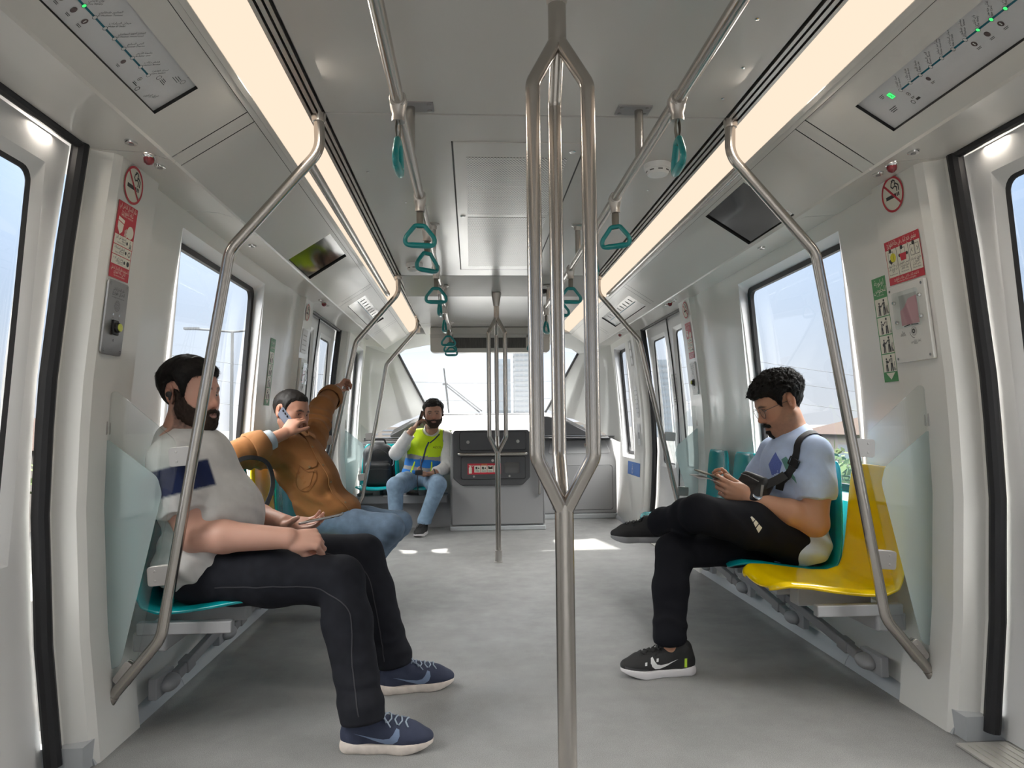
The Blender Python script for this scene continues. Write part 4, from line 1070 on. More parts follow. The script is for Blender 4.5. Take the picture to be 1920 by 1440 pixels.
# wiper outside the windscreen
root = empty('windscreen_wiper', (-.25,8.75,1.15), 'black windscreen wiper with twin arms outside the front glass', 'wiper')
def wx(px, py):
    """point on a plane just outside the glass"""
    d = V(((px-884)/1331, 1, (799-py)/1331)); k = 8.72; return V((-.2,0,1))+d*k
mb = MB(); mb.tube([V((-.525,8.50,1.69)), V((-.49,8.60,1.35)), V((-.475,8.70,1.16))], [.008,.012,.008], 8); mb.build('wiper_blade', RUB, root)
mb = MB(); mb.tube([V((-.51,8.56,1.49)), V((-.10,8.80,1.165))], .009, 8); mb.tube([V((-.50,8.55,1.515)), V((-.07,8.80,1.18))], .008, 8); mb.build('wiper_arm', GREYD, root)
mb = MB(); mb.obox((-.515,8.56,1.50),(.03,0,0),(0,.01,0),(0,0,.012)); mb.build('joint', GREYD, root)
# dashboard shelf
mb = MB()
def dash(u, v):
    x = lerp(-1,1,u); return V((x*lerp(.54,.74,v), lerp(7.40,8.66,v), lerp(.955,1.13,v)+.03*math.sin(PI*v)))
mb.sheet(16, 16, dash)
mb.sheet(16, 2, lambda u, v: V((lerp(-.54,.54,u), 7.40, lerp(.80,.955,v))))
tag(mb.build('dashboard', DASH, smooth=50), 'pale dashboard shelf under the front windscreen', 'dashboard')
for s, w in ((-1,'left'),(1,'right')):
    mb = MB(); mb.prism([(s*.545,7.52,.882),(s*1.05,7.52,.882),(s*1.05,7.52,.915),(s*.83,7.52,1.03),(s*.60,7.52,1.09),(s*.545,7.52,1.09)], (0,.30,.05))
    mb.build('x', GREYD, bevel=.012)
    o = bpy.data.objects['x']; o.name = 'dashboard_end_cover'; tag(o, 'dark grey wedge shaped cover at the %s end of the dashboard' % w, 'cover')
# console with the extinguisher hatch
root = empty('driver_console', (.05,6.85,0), 'grey console cabinet with dark hatch panel under the windscreen', 'console')
mb = MB()
side = [(6.86,.045),(6.85,.06),(6.85,.88),(6.87,.925),(6.91,.945),(7.45,.965),(7.45,.045)]
mb.prism([(-.405,y,z) for y, z in side], (.905,0,0)); mb.build('cabinet', CAB, root, bevel=.02, bseg=3)
mb = MB(); mb.box(-.41,.505,6.835,7.45,.0,.042); mb.build('plinth', BASEG, root, bevel=.006)
mb = MB(); o = rpoly([(-.378,.955),(-.378,.50),(-.30,.428),(.285,.428),(.358,.50),(.358,.955)], [.03,.03,.05,.05,.03,.03], 6)
mb.prism([(x, 6.828, z) for x, z in o], (0,.03,0)); dk = mb.build('dark_panel', GREYD, root, bevel=.006)
def lid(name, x0, x1, z0, z1, r=.02):
    mb = MB(); mb.prism([(x, 6.8245, z) for x, z in rrect(x0-.004, x1+.004, z0-.004, z1+.004, r, 5)], (0,.003,0)); g = mb.build('joint', BLACK, dk, smooth=None)
    mb = MB(); mb.prism([(x, 6.820, z) for x, z in rrect(x0, x1, z0, z1, r, 5)], (0,.006,0)); return mb.build(name, GREYD, dk, bevel=.003)
up = lid('upper_flap', -.312, .318, .765, .935); lo = lid('extinguisher_hatch', -.300, .312, .490, .700)
mb = MB()
for x, z in ((-.235,.842),(.243,.845)): mb.lathe([(.016,0),(.016,.004),(.010,.006)], (x,6.82,z), (0,-1,0), 16)
mb.build('lock', ALU, up)
mb = MB(); mb.lathe([(.013,0),(.013,.005),(.008,.008)], (.0,6.82,.665), (0,-1,0), 16)
for x in (-.18,.16): mb.lathe([(.010,0),(.010,.003)], (x,6.82,.515), (0,-1,0), 16)
mb.build('latch', ALU, lo)
mb = MB(); mb.prism([(x, 6.8175, z) for x, z in rrect(.115,.258,.540,.648,.012,4)], (0,.003,0)); mb.build('window', SCREEN, lo)
def Pc(u, v, h): return V((-.240+u, 6.8190-h, .535+v))
A = Art(Pc); A.rect(0,.318,0,.103,2,.0003)
A.text('طفاية حريق', .16, .091, .012, 6, .0006); 
A.poly([(.012,.008),(.040,.008),(.040,.066),(.012,.066)], 0); A.poly([(.018,.066),(.034,.066),(.034,.078),(.018,.078)], 0); A.line([(.014,.085),(.052,.078)], .006, 0); A.line([(.052,.078),(.056,.086)], .005, 0)
for k in range(4):
    x = .064+.0625*k; A.rect(x, x+.058, .018, .084, 0, .0006)
    A.rect(x+.008,x+.05,.026,.030,1); A.rect(x+.012,x+.046,.034,.037,1)
    if k == 2: A.rect(x+.008,x+.05,.05,.066,2); A.disc(x+.014,.07,.006,1); A.disc(x+.044,.07,.006,1)
    else: A.disc(x+.02,.062,.010,1); A.disc(x+.042,.058,.007,1); A.rect(x+.012,x+.03,.046,.056,1)
A.build('extinguisher_label', SIGN_MATS, lo)
mb = MB(); mb.tube(fillet([(-.322,6.83,.728),(-.322,6.785,.728),(.322,6.785,.728),(.322,6.83,.728)], .02, 6), .0165, 16); mb.build('grab_bar', STEEL, dk)
mb = MB(); mb.box(.038,.044,6.8485,6.86,.05,.43); mb.build('door_gap', BLACK, root, smooth=None)
mb = MB(); mb.tube(fillet([(.445,6.86,.345),(.445,6.81,.345),(.445,6.81,.72),(.445,6.86,.72)], .02, 6), .0135, 14); mb.build('side_handle', ALU, root)
# lower cabinet to the right of it
root = empty('corner_cabinet', (.98,7.6,0), 'low grey cabinet with a rounded door panel in the right front corner', 'cabinet')
mb = MB(); mb.prism([(.505,y,z) for y, z in ((7.58,.05),(7.58,.60),(7.62,.66),(7.74,.84),(7.9,.86),(7.9,.05))], (.845,0,0)); mb.build('cabinet', CAB, root, bevel=.015, bseg=3)
mb = MB(); mb.box(.505,1.36,7.565,7.9,0,.05); mb.build('plinth', BASEG, root, bevel=.006)
mb = MB(); mb.prism([(x, 7.5795, z) for x, z in rrect(.655,1.308,.088,.565,.03,5)], (0,.004,0)); mb.build('joint', GREYD, root, smooth=None)
mb = MB(); mb.prism([(x, 7.575, z) for x, z in rrect(.660,1.303,.093,.560,.03,5)], (0,.006,0)); mb.build('door', CAB, root, bevel=.003)
sl = V((0,.12,.18)).normalized()
mb = MB(); mb.prism([V((x,7.618,.655))+sl*v for x, v in rpoly([(.62,.035),(1.30,.035),(1.26,.20),(.66,.20)], .02, 4)], (0,-.006,.004)); tp = mb.build('sloping_lid', CABL, root, bevel=.003)
A = Art(lambda u, v, h: V((1.02+u,7.611-h,.66))+sl*(.115+v)); A.rect(0,.19,0,.05,0,.0005); A.annulus(.03,.025,.012,.016,2,.0008); A.text('ZONE A', .10, .015, .026, 1, .0008); A.annulus(.165,.025,.012,.016,2,.0008)
A.build('warning_label', SIGN_MATS, tp)
# panel behind the forward seats
mb = MB(); mb.prism([(-1.36,7.44,.0),(-1.36,7.44,.80),(-.41,7.44,.80),(-.41,7.44,.0)], (0,.05,0))
o = mb.build('seat_back_panel', CABL, bevel=.006); tag(o, 'light panel behind the two forward teal seats', 'panel')
for s_ in (-1, 1):
    mb = MB()
    for z in (.846,.866): mb.box(min(s_*.56,s_*1.33), max(s_*.56,s_*1.33), 7.55, 7.80, z, z+.012)
    tag(mb.build('ledge_bar', GREYD, bevel=.003), 'dark ledge bars under the %s dashboard end cover' % ('left' if s_ < 0 else 'right'), 'ledge')
mb = MB(); mb.prism([(-1.36,7.40,.815),(-1.36,7.43,.845),(-1.36,7.5,.845),(-1.36,7.5,.805),(-1.36,7.43,.805)], (.92,0,0)); tag(mb.build('ledge', GREYD, smooth=None), 'dark ledge across the top of the light panel behind the backpack seat', 'ledge')
mb = MB(); mb.prism([(-1.36,7.13,.0),(-1.36,7.16,.32),(-.41,7.16,.32),(-.41,7.13,.0)], (0,.02,0)); tag(mb.build('seat_riser', CAB), 'grey riser panel below the two forward teal seats', 'panel')
# header box with the blind
root = empty('header_box', (0,7.0,1.85), 'cream header box with a dark roller blind above the windscreen', 'header box')
mb = MB(); q = rpoly([(-.600,1.975),(-.600,1.735),(-.565,1.722),(.545,1.722),(.585,1.735),(.585,1.975)], [.0,.03,.03,.03,.03,.0], 4)
mb.prism([(x, 7.0, z) for x, z in q], (0,.12,0)); mb.build('housing', COVEM, root, bevel=.008)
mb = MB(); mb.box(-.41,.345,6.9965,7.001,1.765,1.868); mb.build('blind', principled('blind_weave', (.115,.11,.105), .8, var=.5, vscale=60, stretch=(4,1,.15)), root, smooth=None)
mb = MB(); mb.box(-.60,.585,6.994,7.0,1.872,1.905); mb.build('top_lip', CEILM, root, bevel=.003)
# ================================================================== sculpting with distance fields
from mathutils.bvhtree import BVHTree
_rng = np.random.default_rng(11); _LAT = _rng.random((32,32,32)).astype(np.float32)*2-1
def noise3(p):
    """smooth value noise at points (N,3)"""
    i = np.floor(p).astype(np.int64); f = (p-i).astype(np.float32); f = f*f*(3-2*f); out = 0
    for dx in (0,1):
        wx = f[:,0] if dx else 1-f[:,0]
        for dy in (0,1):
            wy = f[:,1] if dy else 1-f[:,1]
            for dz in (0,1):
                wz = f[:,2] if dz else 1-f[:,2]
                out = out+wx*wy*wz*_LAT[(i[:,0]+dx) & 31, (i[:,1]+dy) & 31, (i[:,2]+dz) & 31]
    return out
def A3(p): return np.array(p, dtype=np.float32)
class Fld:
    def __init__(s, lo, hi, res):
        s.lo = A3(lo); s.res = res; s.n = np.ceil((A3(hi)-s.lo)/res).astype(int)+1
        s.ax = [s.lo[i]+res*np.arange(s.n[i], dtype=np.float32) for i in range(3)]
        s.d = np.full(tuple(s.n), .5, np.float32)
    def win(s, lo, hi, pad):
        a = np.clip(np.floor((A3(lo)-pad-s.lo)/s.res).astype(int), 0, s.n); b = np.clip(np.ceil((A3(hi)+pad-s.lo)/s.res).astype(int)+1, 0, s.n)
        return a, b
    def prim(s, fn, lo, hi, k=.01, op='u', mid=None):
        a, b = s.win(lo, hi, k+3*s.res+.012)
        if (b <= a).any(): return s
        sl = tuple(slice(a[i], b[i]) for i in range(3))
        X = s.ax[0][sl[0]][:,None,None]; Y = s.ax[1][sl[1]][None,:,None]; Z = s.ax[2][sl[2]][None,None,:]
        v = fn(X, Y, Z); c = s.d[sl]
        if op == 'u':
            h = np.maximum(k-np.abs(c-v), 0)/max(k, 1e-6); s.d[sl] = np.minimum(c, v)-h*h*k*.25
        elif op == 's':
            v = -v; h = np.maximum(k-np.abs(c-v), 0)/max(k, 1e-6); s.d[sl] = np.maximum(c, v)+h*h*k*.25
        return s
    def cap(s, a, b, ra, rb=None, k=.02, clip=None, op='u', flat=None):
        rb = ra if rb is None else rb; a, b = A3(a), A3(b); ab = b-a; L2 = float(ab @ ab)+1e-9; rm = max(ra, rb)
        if flat: fn_, fr = A3(flat[0]); fr = flat[1]
        def fn(X, Y, Z):
            px, py, pz = X-a[0], Y-a[1], Z-a[2]
            t = np.clip((px*ab[0]+py*ab[1]+pz*ab[2])/L2, 0, 1)
            qx, qy, qz = px-t*ab[0], py-t*ab[1], pz-t*ab[2]
            d = np.sqrt(qx*qx+qy*qy+qz*qz)-(ra+(rb-ra)*t)
            if clip is not None:
                for (c, n) in clip:
                    d = np.maximum(d, (X-c[0])*n[0]+(Y-c[1])*n[1]+(Z-c[2])*n[2])
            return d
        return s.prim(fn, np.minimum(a, b)-rm, np.maximum(a, b)+rm, k, op)
    def chain(s, pts, k=.02, clip=None):
        for (p, r), (q, t) in zip(pts[:-1], pts[1:]): s.cap(p, q, r, t, k, clip)
        return s
    def ell(s, c, r, R=None, k=.02, op='u', clip=None):
        c, r = A3(c), A3(r); R = np.eye(3, dtype=np.float32) if R is None else np.asarray(R, np.float32)
        ext = np.sqrt(((R*r[None,:])**2).sum(1))
        def fn(X, Y, Z):
            px, py, pz = X-c[0], Y-c[1], Z-c[2]
            q = [(px*R[0,i]+py*R[1,i]+pz*R[2,i]) for i in range(3)]
            k0 = np.sqrt((q[0]/r[0])**2+(q[1]/r[1])**2+(q[2]/r[2])**2); k1 = np.sqrt((q[0]/r[0]**2)**2+(q[1]/r[1]**2)**2+(q[2]/r[2]**2)**2)+1e-6
            d = k0*(k0-1)/k1
            if clip is not None:
                for (cc, n) in clip: d = np.maximum(d, (X-cc[0])*n[0]+(Y-cc[1])*n[1]+(Z-cc[2])*n[2])
            return d
        return s.prim(fn, c-ext, c+ext, k, op)
    def rbox(s, c, h, R=None, rad=.01, k=.01, op='u'):
        c, h = A3(c), A3(h); R = np.eye(3, dtype=np.float32) if R is None else np.asarray(R, np.float32); ext = np.abs(R) @ h
        def fn(X, Y, Z):
            px, py, pz = X-c[0], Y-c[1], Z-c[2]
            q = [np.abs(px*R[0,i]+py*R[1,i]+pz*R[2,i])-(h[i]-rad) for i in range(3)]
            m = [np.maximum(x, 0) for x in q]
            return np.sqrt(m[0]**2+m[1]**2+m[2]**2)+np.minimum(np.maximum(np.maximum(q[0], q[1]), q[2]), 0)-rad
        return s.prim(fn, c-ext, c+ext, k, op)
    def plane(s, c, n, k=.004):
        """keep the side against n"""
        X = s.ax[0][:,None,None]; Y = s.ax[1][None,:,None]; Z = s.ax[2][None,None,:]
        n = A3(n)/np.linalg.norm(n); v = ((X-c[0])*n[0]+(Y-c[1])*n[1]+(Z-c[2])*n[2]).astype(np.float32); cur = s.d
        h = np.maximum(k-np.abs(cur-v), 0)/k; s.d = np.maximum(cur, v)+h*h*k*.25; return s
    def band(s, w=.03):
        idx = np.where(np.abs(s.d) < w); p = np.stack([s.ax[i][idx[i]] for i in range(3)], 1); return idx, p
    def wrinkle(s, amp, scale, w=.03, stretch=(1,1,1), ridge=False, seed=0.):
        idx, p = s.band(w); n = noise3(p*A3(stretch)*scale+seed)
        if ridge: n = 1-2*np.abs(n)*1.6
        s.d[idx] += amp*n; return s
    def folds(s, c, r, d, freq, amp, seed=0.):
        idx, p = s.band(.035); d = A3(d)/np.linalg.norm(d); q = p-A3(c); m = (q*q).sum(1) < (2.2*r)**2
        q, pp = q[m], p[m]; w = np.exp(-(q*q).sum(1)/(r*r)); ph = 2*np.pi*freq*(q @ d)+3.2*noise3(pp*9+seed)
        sw = np.sin(ph); sw = np.where(sw > 0, sw, sw*.45)
        t = tuple(i[m] for i in idx); s.d[t] -= amp*w*sw; return s
    def mesh(s):
        d = s.d; ins = d < 0; n = s.n
        cnt = np.zeros(tuple(n-1), np.int8)
        for a in (0,1):
            for b in (0,1):
                for c in (0,1): cnt += ins[a:n[0]-1+a, b:n[1]-1+b, c:n[2]-1+c]
        act = (cnt > 0) & (cnt < 8); I = np.stack(np.where(act), 1); del cnt
        ids = np.full(tuple(n-1), -1, np.int32); ids[I[:,0],I[:,1],I[:,2]] = np.arange(len(I))
        cor = np.array([(a,b,c) for a in (0,1) for b in (0,1) for c in (0,1)]); val = np.stack([d[I[:,0]+a, I[:,1]+b, I[:,2]+c] for a, b, c in cor], 1)
        acc = np.zeros((len(I),3), np.float32); num = np.zeros(len(I), np.float32)
        for e0 in range(8):
            for ax, st in ((0,4),(1,2),(2,1)):
                if cor[e0][ax]: continue
                e1 = e0+st; v0, v1 = val[:,e0], val[:,e1]; m = (v0 < 0) != (v1 < 0)
                t = np.where(m, v0/np.where(m, v0-v1, 1), 0); pt = np.repeat(cor[e0][None,:].astype(np.float32), len(I), 0); pt[:,ax] = t
                acc += pt*m[:,None]; num += m
        verts = s.lo+(I+acc/num[:,None])*s.res
        quads = []
        for ax in range(3):
            a0 = [slice(None)]*3; a1 = [slice(None)]*3; a0[ax] = slice(0, n[ax]-1); a1[ax] = slice(1, n[ax])
            x0, x1 = ins[tuple(a0)], ins[tuple(a1)]; ch = x0 != x1; E = np.stack(np.where(ch), 1); flip = x0[E[:,0],E[:,1],E[:,2]]
            b, c = (ax+1) % 3, (ax+2) % 3; ok = (E[:,b] > 0) & (E[:,c] > 0) & (E[:,b] < n[b]-1) & (E[:,c] < n[c]-1); E, flip = E[ok], flip[ok]
            q = []
            for (ob, oc) in ((-1,-1),(0,-1),(0,0),(-1,0)):
                F = E.copy(); F[:,b] += ob; F[:,c] += oc; q.append(ids[F[:,0],F[:,1],F[:,2]])
            q = np.stack(q, 1); q[~flip] = q[~flip][:,::-1]; quads.append(q)
        return verts, np.concatenate(quads)
def np_mesh(name, verts, quads, mats, parent=None, colors=None, fmat=None, relax=0):
    if relax:
        e = np.concatenate([quads[:,[i,(i+1)%4]] for i in range(4)]); n = len(verts)
        for it in range(relax):
            acc = np.zeros_like(verts); cn = np.zeros(n, np.float32)
            for a, b in ((0,1),(1,0)):
                for k in range(3): acc[:,k] += np.bincount(e[:,a], verts[e[:,b],k], n)
                cn += np.bincount(e[:,a], minlength=n)
            verts = verts+(.5 if it % 2 == 0 else -.52)*(acc/np.maximum(cn,1)[:,None]-verts)
    me = bpy.data.meshes.new(name); me.vertices.add(len(verts)); me.vertices.foreach_set('co', verts.astype(np.float32).ravel())
    me.loops.add(quads.size); me.loops.foreach_set('vertex_index', quads.astype(np.int32).ravel())
    me.polygons.add(len(quads)); me.polygons.foreach_set('loop_start', np.arange(0, quads.size, 4, dtype=np.int32)); me.polygons.foreach_set('loop_total', np.full(len(quads), 4, np.int32))
    me.polygons.foreach_set('use_smooth', np.ones(len(quads), bool))
    for m in (mats if isinstance(mats, (list, tuple)) else [mats]): me.materials.append(m)
    me.update(calc_edges=True); me.validate()
    if colors is not None:
        at = me.color_attributes.new('Col', 'FLOAT_COLOR', 'POINT'); c4 = np.ones((len(verts),4), np.float32); c4[:,:3] = colors; at.data.foreach_set('color', c4.ravel())
    o = bpy.data.objects.new(name, me); COL.objects.link(o)
    if parent:
        o.parent = parent
        if parent.type == 'EMPTY': o.matrix_parent_inverse = parent.matrix_basis.inverted()
    return o, verts, quads
def fld_obj(F, name, mats, parent=None, colfn=None, relax=0):
    v, q = F.mesh(); o, v, q = np_mesh(name, v, q, mats, parent, colfn(v) if colfn else None, relax=relax)
    o['_bvh'] = 0; del o['_bvh']
    return o, BVHTree.FromPolygons([tuple(x) for x in v.tolist()], [tuple(x) for x in q.tolist()])
# ---- marks and ribbons laid on a sculpted surface
def decal(bvh, name, mat, parent, polys, org, U, Vv, D, h=.0015, cuts=2, mb=None):
    """polys: 2-D outlines in metres; dropped along D onto the surface"""
    org, U, Vv, D = V(org), V(U).normalized(), V(Vv).normalized(), V(D).normalized(); bm = bmesh.new()
    for p in polys:
        try: bm.faces.new([bm.verts.new((x, y, 0)) for x, y in p])
        except ValueError: pass
    bmesh.ops.triangulate(bm, faces=bm.faces)
    if cuts: bmesh.ops.subdivide_edges(bm, edges=bm.edges, cuts=cuts, use_grid_fill=True)
    bad = []
    for v in bm.verts:
        p = org+U*v.co.x+Vv*v.co.y; r = bvh.ray_cast(p-D*.25, D, .6)
        if r[0] is None: bad.append(v); continue
        v.co = r[0]-D*h
    if bad: bmesh.ops.delete(bm, geom=bad, context='VERTS')
    me = bpy.data.meshes.new(name); bm.to_mesh(me); bm.free(); me.materials.append(mat); me.shade_smooth()
    o = bpy.data.objects.new(name, me); COL.objects.link(o); o.parent = parent; return o
def ribbon(bvh, pts, w, h=.004, th=.003, up=None, snap=True, n=40, mb=None):
    """flat band following a path snapped onto the surface"""
    mb = mb or MB(); pts = [V(p) for p in pts]; P = []
    # Catmull-Rom
    for i in range(len(pts)-1):
        p0, p1, p2, p3 = pts[max(i-1,0)], pts[i], pts[i+1], pts[min(i+2,len(pts)-1)]
        m = max(2, n//(len(pts)-1))
        for k in range(m):
            t = k/m; P.append(.5*((2*p1)+(p2-p0)*t+(2*p0-5*p1+4*p2-p3)*t*t+(3*p1-p0-3*p2+p3)*t**3))
    P.append(pts[-1]); Q = []; N = []
    for p in P:
        if snap:
            c, nn, _, _ = bvh.find_nearest(p); out = (p-c); nn = nn if out.length < 1e-5 or out.dot(nn) > 0 else nn
            Q.append(c+nn*h); N.append(nn)
        else: Q.append(p); N.append(V(up))
    for _ in range(3): N = [(N[max(i-1,0)]+N[i]+N[min(i+1,len(N)-1)]).normalized() for i in range(len(N))]
    vs = []; fs = []
    for i, (q, nn) in enumerate(zip(Q, N)):
        t = (Q[min(i+1,len(Q)-1)]-Q[max(i-1,0)]).normalized(); s_ = t.cross(nn).normalized()
        vs += [q-s_*w/2, q+s_*w/2, q+s_*w/2+nn*th, q-s_*w/2+nn*th]
    for i in range(len(Q)-1):
        for k in range(4): fs.append((4*i+k, 4*i+(k+1)%4, 4*(i+1)+(k+1)%4, 4*(i+1)+k))
    fs += [(3,2,1,0), tuple(4*(len(Q)-1)+k for k in range(4))]
    mb.add(vs, fs); return mb
# ---- hair strands laid over a sculpted hair surface
def strands(o, bvh, n, ln, w, comb, lift=.35, rnd=.5, curl=0., seed=3, center=None):
    me = o.data; nv = len(me.vertices); co = np.empty(nv*3, np.float32); me.vertices.foreach_get('co', co); co = co.reshape(-1,3); no = np.empty(nv*3, np.float32); me.vertices.foreach_get('normal', no); no = no.reshape(-1,3)
    if center is not None:
        keep = np.where(((co-A3(center))*no).sum(1) > 0)[0]
    else: keep = np.arange(nv)
    r = np.random.default_rng(seed); i = r.choice(keep, n); p = co[i]; N = no[i]; C = comb(p) if callable(comb) else np.repeat(A3(comb)[None,:], n, 0)
    d = C+r.normal(0, rnd, (n,3)); d -= N*(d*N).sum(1)[:,None]; d /= np.linalg.norm(d, axis=1)[:,None]+1e-6; d2 = d+N*lift; sd = np.cross(N, d)
    L = ln*(.6+.8*r.random(n))[:,None]; cv = r.normal(0, 1, (n,1))*curl; pts = []
    for t in (0.,.35,.7,1.):
        pts.append(p-N*.001+d2*L*t+sd*L*cv*t*t-N*L*(lift*.75+abs(curl)*.5)*t*t)
    vs = np.empty((n,8,3), np.float32)
    for k, (q, ww) in enumerate(zip(pts, (1.,.9,.65,.15))): vs[:,2*k] = q-sd*w*ww/2; vs[:,2*k+1] = q+sd*w*ww/2
    b = np.arange(n)[:,None]*8; f = np.concatenate([b+np.array([[2*k,2*k+1,2*k+3,2*k+2]]) for k in range(3)])
    v0 = co; nq = len(me.polygons); fq = np.empty(nq*4, np.int32); me.polygons.foreach_get('vertices', fq); q0 = fq.reshape(-1,4)
    V_ = np.concatenate([v0, vs.reshape(-1,3)]); Q_ = np.concatenate([q0, f+nv]); m = me.materials[0]; par = o.parent; nm = o.name
    bpy.data.objects.remove(o); return np_mesh(nm, V_, Q_, m, par)[0]
# ---- anatomy
def rotm(yaw, pitch=0., roll=0.):
    return np.array((Matrix.Rotation(math.radians(yaw),3,'Z') @ Matrix.Rotation(math.radians(pitch),3,'Y') @ Matrix.Rotation(math.radians(roll),3,'X')), dtype=np.float32)
class Head:
    def __init__(s, c, yaw, pitch=0., roll=0., sc=1., wide=1., nose=1., long=1.): s.c = A3(c); s.R = rotm(yaw, pitch, roll); s.s = sc; s.w = wide; s.nose = nose; s.l = long
    def W(s, x, y, z): return s.c+s.R @ (A3((x*s.l, y*s.w, z))*s.s)
    def L(s, p): q = (p-s.c) @ s.R/s.s; q = q.copy(); q[:,1] /= s.w; q[:,0] /= s.l; return q
    def V(s, x, y, z): return V([float(a) for a in s.W(x, y, z)])
    def put(s, F, eyes=True, hair=False):
        W, k_, R = s.W, s.s, s.R
        def E(c, r, k, op='u', clip=None): F.ell(W(*c), A3((r[0]*s.l, r[1]*s.w, r[2]))*k_, R, k*k_, op, clip)
        def Cp(a, b, ra, rb, k, op='u', clip=None): F.cap(W(*a), W(*b), ra*k_, rb*k_, k*k_, clip, op)
        E((-.008,0,.036),(.095,.077,.083),.02); E((.022,0,.030),(.074,.066,.062),.03); E((.028,0,-.030),(.062,.058,.075),.03)
        for g in (-1, 1):
            Cp((-.004,g*.056,-.050),(.066,g*.020,-.098),.017,.018,.03); E((.060,g*.038,-.018),(.028,.026,.024),.03)
            Cp((.082,g*.036,.022),(.088,g*.012,.020),.011,.011,.016)
            E((.050,g*.036,-.052),(.032,.024,.030),.03)
        Cp((.074,-.012,-.096),(.074,.012,-.096),.021,.021,.02)
        E((.072,0,-.062),(.030,.032,.024),.02)
        # eyes: sockets, lids
        for g in (-1, 1):
            E((.104,g*.032,.003),(.020,.019,.0105),.010,'s')
            c = W(.0765,g*.0315,.0025); up = R @ A3((.25,0,1.)); up = up/np.linalg.norm(up)
            F.ell(c, A3((.0150,.0160,.0140))*k_, R, .004*k_, 'u', [(W(.0765,0,.0062), -up)])
            F.ell(c, A3((.0148,.0160,.0138))*k_, R, .004*k_, 'u', [(W(.0765,0,-.0036), up)])
        # nose
        n = s.nose
        Cp((.087,0,.018),(.100+.004*n,0,-.026),.0085,.0100,.014); E((.0995+.006*n,0,-.033),(.0140,.0120,.0115),.010)
        for g in (-1, 1):
            E((.095,g*.0130,-.038),(.0125,.0080,.0090),.008); E((.1015,g*.0070,-.0465),(.006,.0042,.005),.004,'s')
        # mouth
        Cp((.093,-.020,-.0655),(.1015,-.005,-.0625),.0048,.0056,.009); Cp((.093,.020,-.0655),(.1015,.005,-.0625),.0048,.0056,.009)
        Cp((.093,-.017,-.072),(.1,0,-.0745),.0052,.0064,.009); Cp((.093,.017,-.072),(.1,0,-.0745),.0052,.0064,.009)
        Cp((.103,-.020,-.0685),(.1085,0,-.0685),.0018,.0018,.004,'s'); Cp((.103,.020,-.0685),(.1085,0,-.0685),.0018,.0018,.004,'s')
        if hair: return s
        # ears
        for g in (-1, 1):
            Rl = R @ np.array(Matrix.Rotation(math.radians(g*20),3,'Z') @ Matrix.Rotation(math.radians(-10),3,'Y'), dtype=np.float32)
            F.ell(W(-.014,g*.083,.004), A3((.021,.0065,.033))*k_, Rl, .006*k_); F.ell(W(-.008,g*.0795,-.022), A3((.011,.006,.013))*k_, Rl, .006*k_)
            F.ell(W(-.012,g*.0905,.006), A3((.0125,.006,.021))*k_, Rl, .004*k_, 's'); F.ell(W(-.004,g*.0885,-.004), A3((.009,.006,.010))*k_, Rl, .004*k_, 's')
            F.ell(W(-.002,g*.0845,-.006), A3((.0045,.004,.0075))*k_, Rl, .004*k_)
        return s
    def paint(s, v, base, stubble=0., stub=(.05,.035,.03), lips=(.34,.15,.12), brow=(.025,.017,.013), stubz=None):
        """skin colours that belong to the face: lips, brows, shaved beard, ruddy nose, ears and cheeks"""
        q = s.L(v); x, y, z = q[:,0], q[:,1], q[:,2]; c = np.repeat(A3(base)[None,:], len(v), 0)
        near = (np.abs(x) < .2) & (np.abs(y) < .14) & (np.abs(z) < .2)
        def mix(m, col, a=1.): 
            m = np.clip(m*a, 0, 1)[:,None]; c[:] = c*(1-m)+A3(col)[None,:]*m
        g = lambda cx, cy, cz, rx, ry, rz: np.exp(-(((x-cx)/rx)**2+((np.abs(y)-cy)/ry)**2+((z-cz)/rz)**2))*near
        rud = A3(base)*A3((1.08,.72,.66))
        mix(g(.11,0,-.036,.03,.018,.018), rud, .55); mix(g(.07,.045,-.03,.04,.024,.022), rud, .35); mix(g(-.012,.09,0,.03,.014,.04), rud, .5)
        mix(g(.085,.032,-.008,.02,.018,.006), A3(base)*A3((.62,.52,.5)), .55)
        mix(np.clip(1.5-((np.abs(y))/.0225)**2*1.0-((z+.0685-.0012)/.0105)**2*1.1,0,1)*(x > .088)*near, lips, .85)
        mix(g(.105,0,-.0685,.03,.018,.0014), A3(lips)*.3, .8)
        arch = .0235-.006*((np.abs(y)-.030)/.022)**2
        mix(np.clip(1.35-((z-arch)/.0048)**2-((np.abs(y)-.031)/.0215)**4,0,1)*(x > .055)*near, brow, .92)
        mix(np.clip(1.2-((z-.0085)/.0022)**2-((np.abs(y)-.0315)/.015)**4,0,1)*(x > .07)*near, brow, .8)
        if stubble:
            zl = np.interp(x, [0.,.02,.045,.07,.09,.12], [.02,.005,-.022,-.040,-.046,-.048]); m = np.clip((zl-z)/.008, 0, 1)*np.clip((x+.012)/.01, 0, 1)*(z > -.135)*near
            m *= 1-np.clip(1.35-((np.abs(y))/.0215)**2-((z+.0685)/.0105)**2, 0, 1)
            mix(m*(.75+.25*noise3(q*160)), stub, stubble)
        return c
